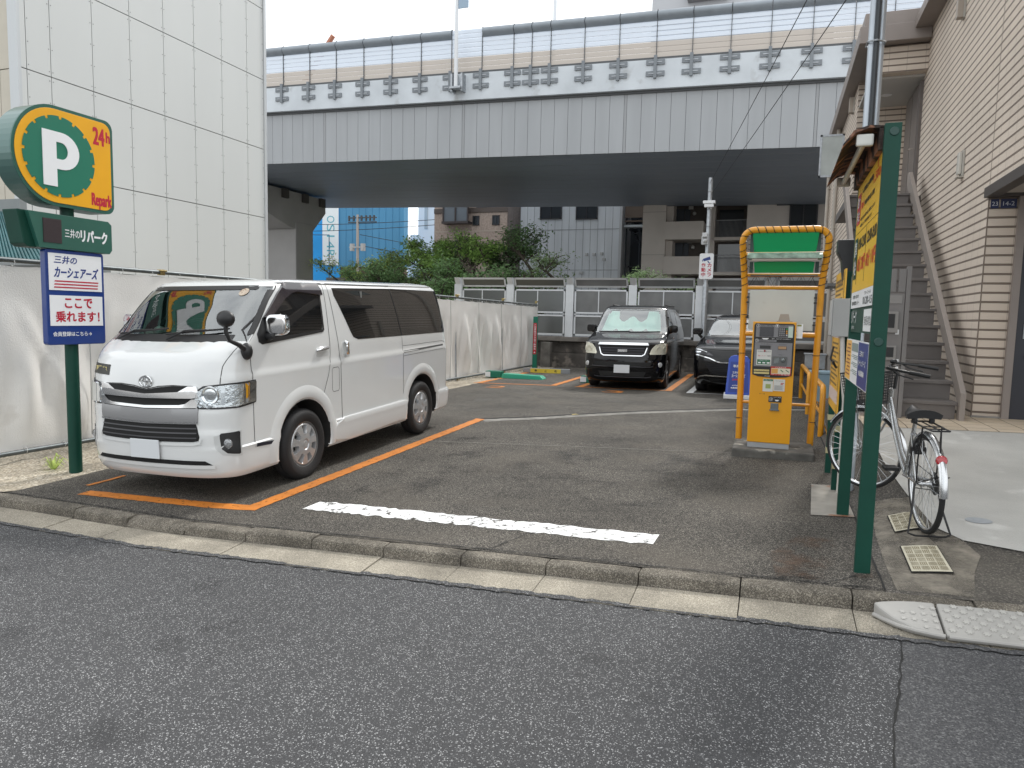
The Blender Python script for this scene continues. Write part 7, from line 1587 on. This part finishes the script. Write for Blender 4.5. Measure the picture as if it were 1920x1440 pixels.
b = MB(); b.tube([(.92,4.022,street(.92)+.03),(3.2,4.022,street(3.2)+.03)], .012, 8); b.build('rounded_rim', rgm, rp, w=True, smooth=True)
b = MB()
for i in range(30):
    for j in range(6):
        x = .945+i*.075+(j % 2)*.037; y = 4.075+j*.037; 
        if x > 3.15 or y > 4.27: continue
        pts = [(x+(.021 if k % 2 == 0 else .011)*math.cos(k*math.pi/6), y+(.021 if k % 2 == 0 else .011)*math.sin(k*math.pi/6)*.9) for k in range(12)]
        n = 12; top = [(a, c, tipz(a, c)+.005) for a, c in pts]; b.add(top+[(a, c, d-.006) for a, c, d in top], [tuple(range(n))]+[(k, n+k, n+(k+1) % n, (k+1) % n) for k in range(n)])
b.build('star_studs', mat('ramp_stud', (.38,.37,.345), .5), rp, w=True); b = MB()
rnd = random.Random(6)
for i in range(4):
    for j in range(4):
        x = .73+i*.05; y = 4.08+j*.05
        if y > 4.25 or (x < .8 and (y < 4.12 or y > 4.22)): continue
        pts = [(x+(.018 if k % 2 == 0 else .009)*math.cos(k*math.pi/6), y+(.018 if k % 2 == 0 else .009)*math.sin(k*math.pi/6)) for k in range(12)]; top = [(a, c, tipz(a, c)+.003) for a, c in pts]; b.add(top, [tuple(range(12))])
b.build('star_studs', mat('ramp_stud', (.38,.37,.345), .5), rp, w=True)
wc = MB(); wc.add([(1.46+.10*math.cos(a), 5.85+.085*math.sin(a), H(1.46,5.85)+.014+.03*math.sin(a)*.085) for a in [k*math.pi/16 for k in range(32)]], [tuple(range(32))]); tag(drape([(1.46+.085*math.cos(a), 5.85+.075*math.sin(a)) for a in [k*math.pi/12 for k in range(24)]], dz=.012).build('round_cover', mat('cover_bluegrey', (.36,.38,.40), .7, var=.12, vs=20)), 'small round bluish-grey cover in the pale concrete path', 'pit cover')
# ---- weeds
wd = thing('weed', 'green grassy weed growing in the dirt beside the sign post', 'weed', (-7.0, 5.25, -.09)); b = MB(); rnd = random.Random(2)
for i in range(34):
    a = rnd.uniform(0,6.28); L = rnd.uniform(.08,.20); q = Vector((math.cos(a),math.sin(a),0)); s = Vector((-q.y,q.x,0))*.007; z1 = L*rnd.uniform(.5,.9)
    b.add([-s, s, s*.8+q*L*.5+Vector((0,0,z1)), -s*.8+q*L*.5+Vector((0,0,z1)), q*L+Vector((0,0,z1*.6))], [(0,1,2,3),(3,2,4)])
b.build('leaves', leaf_b, wd)
# ---------------------------------------------------------------- bicycle (local: +Y forward, origin at rear wheel contact)
bk = thing('bicycle', 'silver city bicycle with black saddle, rear rack and basket, parked behind the price board', 'bicycle', (0,0,0))
fs_ = mat('bike_silver', (.60,.61,.62), .22, .9); bkk = mat('bike_black', (.015,.015,.016), .4); RW = .333; WB_ = 1.13
spk = mat('spoke_steel', (.55,.56,.57), .3, .9)
def bwheel(y, par, seed):
    t = MB(); t.tube([(0, RW*.965*math.cos(a), RW*.965*math.sin(a)) for a in [k*2*math.pi/56 for k in range(56)]], .0185, 8, closed=True); o = t.build('wheel', rubber, par, smooth=True); o.location = (0, y, RW)
    r = MB(); r.lathe([(RW*.915,-.012),(RW*.93,-.014),(RW*.93,.014),(RW*.915,.012),(RW*.895,.006),(RW*.895,-.006),(RW*.915,-.012)], (0,0,0), (1,0,0), 56, cap=False); r.build('rim', fs_, o, smooth=True, angle=50)
    s = MB()
    for k in range(32):
        a = 2*math.pi*k/32; sg = 1 if k % 2 else -1; off = .5*(1 if (k//2) % 2 else -1); s.tube([(sg*.028, .02*math.cos(a+off), .02*math.sin(a+off)), (0, RW*.90*math.cos(a), RW*.90*math.sin(a))], .0014, 3, cap=False)
    s.build('spokes', spk, o); h = MB(); h.lathe([(.01,-.05),(.024,-.03),(.016,0),(.024,.03),(.01,.05)], (0,0,0), (1,0,0), 14); h.build('hub', spk, o, smooth=True)
    return o
def fender(y, a0, a1, par):
    b = MB(); k = 26; vs = []; RR = RW+.022
    for i in range(k+1):
        a = R(a0+(a1-a0)*i/k)
        for xx, dr in ((-.026,-.014),(-.016,.002),(0,.007),(.016,.002),(.026,-.014)): vs.append((xx, y+(RR+dr)*math.cos(a), RW+(RR+dr)*math.sin(a)))
    b.add(vs, [(i*5+j, (i+1)*5+j, (i+1)*5+j+1, i*5+j+1) for i in range(k) for j in range(4)]); return b.build('mudguard', fs_, par, smooth=True, angle=80)
bwheel(0, bk, 1); bwheel(WB_, bk, 2)['steer'] = 1; fender(0, 20, 180, bk); fender(WB_, 30, 190, bk)['steer'] = 1
BBp = (0,.44,.285); ST = (0,.27,.75); HT0 = (0,.93,.68); HT1 = (0,.90,.86)
b = MB()
b.tube([(0,.92,.74),(0,.72,.50),(0,.56,.36),(0,.44,.29)], .017, 10); b.tube([(0,.915,.80),(0,.70,.58),(0,.54,.43),(0,.40,.36)], .013, 10)
b.tube([BBp, (0,.36,.52), ST], .015, 10); b.tube([HT0, HT1], .019, 10)
for sg in both: b.tube([(sg*.02,.43,.285),(sg*.055,.12,.33),(sg*.058,0,RW)], .009, 8); b.tube([(sg*.012,.32,.62),(sg*.055,.05,.40),(sg*.058,0,RW)], .008, 8)
b.build('frame', fs_, bk, smooth=True, angle=60)
b = MB()
for sg in both: b.tube([(sg*.045,.955,.62),(sg*.055,1.02,.50),(sg*.055,WB_,RW)], .010, 8)
b.tube([(-.05,.955,.62),(.05,.955,.62)], .014, 8); b.tube([(0,.955,.62),HT0], .017, 8); b.build('fork', fs_, bk, smooth=True, angle=60)
b = MB(); b.tube([ST,(0,.245,.78)], .0125, 8); b.build('seat_post', fs_, bk, smooth=True)
b = MB(); n = 14; vs = []
for i in range(n+1):
    t = i/n; y = .10+.28*t; w = .095*(1-t)**.55+.020; zc = .815+.012*math.cos(t*5)
    for j in range(9): q = -1+2*j/8; vs.append((w*q, y, zc-.035*abs(q)**2.4))
    for j in range(9): q = 1-2*j/8; vs.append((w*.9*q, y, zc-.055-.01*abs(q)))
fs2 = [(i*18+j, i*18+(j+1) % 18, (i+1)*18+(j+1) % 18, (i+1)*18+j) for i in range(n) for j in range(18)]+[tuple(range(18))[::-1], tuple(n*18+j for j in range(18))]
b.add(vs, fs2); b.build('saddle', bkk, bk, smooth=True, angle=70)
b = MB(); b.tube([(-.05,.15,.765),(-.03,.24,.755),(.03,.24,.755),(.05,.15,.765)], .006, 6)
for sg in both: b.tube([(sg*.055,.13,.73),(sg*.055,.13,.775)], [.02,.018], 8)
b.build('saddle_springs', bkk, bk)
b = MB(); b.tube([(0,.90,.86),(0,.885,.98),(0,.91,1.0)], .013, 8)
for sg in both: b.tube([(0,.91,1.0),(sg*.08,.95,1.03),(sg*.19,.93,1.045),(sg*.255,.82,1.03),(sg*.27,.72,1.015)], .011, 8)
b.build('handlebar', bkk, bk, smooth=True)
for sg in both:
    b = MB(); b.tube([(sg*.262,.77,1.022),(sg*.276,.63,1.00)], .0165, 10); b.build('grip', bkk, bk, smooth=True)
    b = MB(); b.tube([(sg*.225,.88,1.03),(sg*.26,.84,1.0),(sg*.275,.74,.975)], .006, 6); b.tube([(sg*.22,.89,1.02),(sg*.12,1.05,1.0),(0,1.0,.8)], .004, 5); b.build('brake_lever', bkk, bk, smooth=True)
b = MB(); b.sphere((.10,.93,1.065), (.028,.028,.02)); b.build('bell', bkk, bk, smooth=True)
# basket
b = MB(); x0, x1, y0_, y1_, z0_, z1_ = -.17,.17,1.0,1.26,.72,.96
def bw(a, c): b.tube([a, c], .0028, 4, cap=False)
for k in range(12):
    u = k/11
    for z in (z0_+(z1_-z0_)*u,): 
        s_ = .85+.15*u; P = [(x0*s_,y0_,z),(x1*s_,y0_,z),(x1*s_,y0_+(y1_-y0_)*s_,z),(x0*s_,y0_+(y1_-y0_)*s_,z)]
        for i in range(4): bw(P[i], P[(i+1) % 4])
for k in range(13):
    u = k/12; xa = x0+(x1-x0)*u; ya = y0_+(y1_-y0_)*u
    bw((xa*.85,y0_,z0_),(xa,y0_,z1_)); bw((xa*.85,y0_+(y1_-y0_)*.85,z0_),(xa,y1_,z1_)); bw((x0*.85,y0_+(ya-y0_)*.85,z0_),(x0,ya,z1_)); bw((x1*.85,y0_+(ya-y0_)*.85,z0_),(x1,ya,z1_)); bw((xa*.85,y0_,z0_),(xa*.85,y0_+(y1_-y0_)*.85,z0_))
b.tube([(x0,y0_,z1_),(x1,y0_,z1_),(x1,y1_,z1_),(x0,y1_,z1_)], .006, 6, closed=True); b.build('basket', bkk, bk)
b = MB()
for sg in both: b.tube([(sg*.05,.955,.64),(sg*.09,1.05,.70),(sg*.10,1.1,.72)], .007, 6); b.tube([(sg*.06,WB_,RW),(sg*.10,1.15,.72)], .006, 6)
b.build('basket_stay', fs_, bk)
# rack, tail reflector, lock, chain case, crank, stand
b = MB()
for x in (-.055,0,.055): b.tube([(x,.18,.735),(x,-.22,.745)], .0045, 5)
b.tube([(-.06,.18,.735),(.06,.18,.735),(.06,-.05,.74),(.05,-.225,.745),(-.05,-.225,.745),(-.06,-.05,.74)], .0055, 6, closed=True); b.tube([(-.06,-.05,.74),(.06,-.05,.74)], .0045, 5); b.tube([(-.06,-.14,.742),(.06,-.14,.742)], .0045, 5)
for sg in both: b.tube([(sg*.058,-.06,.74),(sg*.062,-.01,.5),(sg*.06,0,RW)], .0055, 6)
b.tube([(0,-.225,.745),(0,-.235,.60)], .006, 6); b.tube([(-.06,0,RW),(-.04,-.30,.46),(.04,-.30,.46),(.06,0,RW)], .003, 4); b.build('rear_rack', bkk, bk)
b = MB(); b.lathe([(0,.016),(.026,.014),(.034,.006),(.035,-.004),(0,-.006)], (0,-.265,.56), (0,-1,.25), 20, cap=False); b.build('tail_reflector', mat('reflector_red', (.42,.012,.02), .2, coat=1., bump=.4, bs=80), bk, smooth=True)
b = MB(); b.tube([(.03*math.cos(a),.19,.56+.045*math.sin(a)) for a in [R(t) for t in range(-60,241,30)]], .011, 6); b.cbox((0,.20,.52),(.10,.03,.05)); b.build('ring_lock', bkk, bk, smooth=True)
b = MB(); b.lathe([(.0,.0),(.05,.003),(.075,.002),(.08,-.003),(0,-.004)], (.062,.015,RW), (1,0,0), 20, cap=False); b.lathe([(.05,0),(.10,.003),(.10,.006),(.05,.006)], (.045,.44,.285), (1,0,0), 24, cap=False); b.tube([(.05,.44,.385),(.055,0,.375)], .004, 4); b.tube([(.05,.44,.185),(.055,0,.29)], .004, 4); b.build('chain', bkk, bk, smooth=True)
for sg, ph_ in ((1, -.5), (-1, math.pi-.5)):
    dy, dz = .165*math.cos(ph_), .165*math.sin(ph_); b = MB(); b.tube([(sg*.06,.44,.285),(sg*.085,.44+dy,.285+dz)], .009, 6); c_ = b.build('crank', fs_ if sg > 0 else bkk, bk, smooth=True)
    b = MB(); 
    for k in range(4): b.box((sg*.10,.44+dy-.045+k*.026,.285+dz-.012),(sg*.19,.44+dy-.033+k*.026,.285+dz+.012))
    b.box((sg*.098,.44+dy-.045,.285+dz-.01),(sg*.108,.44+dy+.045,.285+dz+.01)); b.box((sg*.182,.44+dy-.045,.285+dz-.01),(sg*.192,.44+dy+.045,.285+dz+.01)); b.build('pedal', bkk, c_)
b = MB(); b.tube([(-.07,.0,RW),(-.09,-.05,.18),(-.13,-.12,.02),(-.09,-.14,.010),(.09,-.14,.010),(.13,-.12,.02),(.09,-.05,.18),(.07,.0,RW)], .0075, 6); b.build('stand', bkk, bk, smooth=True)
STEER = Matrix.Translation((0,.93,0)) @ Matrix.Rotation(R(45), 4, 'Z') @ Matrix.Translation((0,-.93,0))
for o in list(bk.children):
    if o.name.split('.')[0] in ('fork','handlebar','grip','brake_lever','bell','basket','basket_stay') or 'steer' in o.keys():
        if 'steer' in o.keys(): del o['steer']
        if o.name.startswith('wheel'): o.location = STEER @ o.location; o.rotation_euler = (0, 0, R(45))
        else:
            ex = Matrix.Translation((0,.90,0)) @ Matrix.Rotation(R(22), 4, 'Z') @ Matrix.Translation((0,-.90,0)) if o.name.split('.')[0] in ('handlebar','grip','brake_lever','bell') else Matrix()
            for v in o.data.vertices: v.co = STEER @ ex @ v.co
bz = H(1.12, 5.5)
bk.location = (1.045, 5.48, bz+.01); bk.rotation_mode = 'XYZ'; bk.rotation_euler = (R(3.0), R(-1.8), R(7.0))

lf = MB(); lf.add([(0,-.05,.0),(.05,-.01,.012),(.09,.03,.004),(.03,.05,.015),(-.03,.02,.006)], [(0,1,3,4),(1,2,3)]); o = lf.build('fallen_leaf', mat('dry_leaf', (.30,.24,.08), .7)); o.location = (-2.95,11.02,H(-2.95,11.02)+.008); tag(o, 'small yellowish dry leaf lying on the cement strip by the crack', 'leaf')
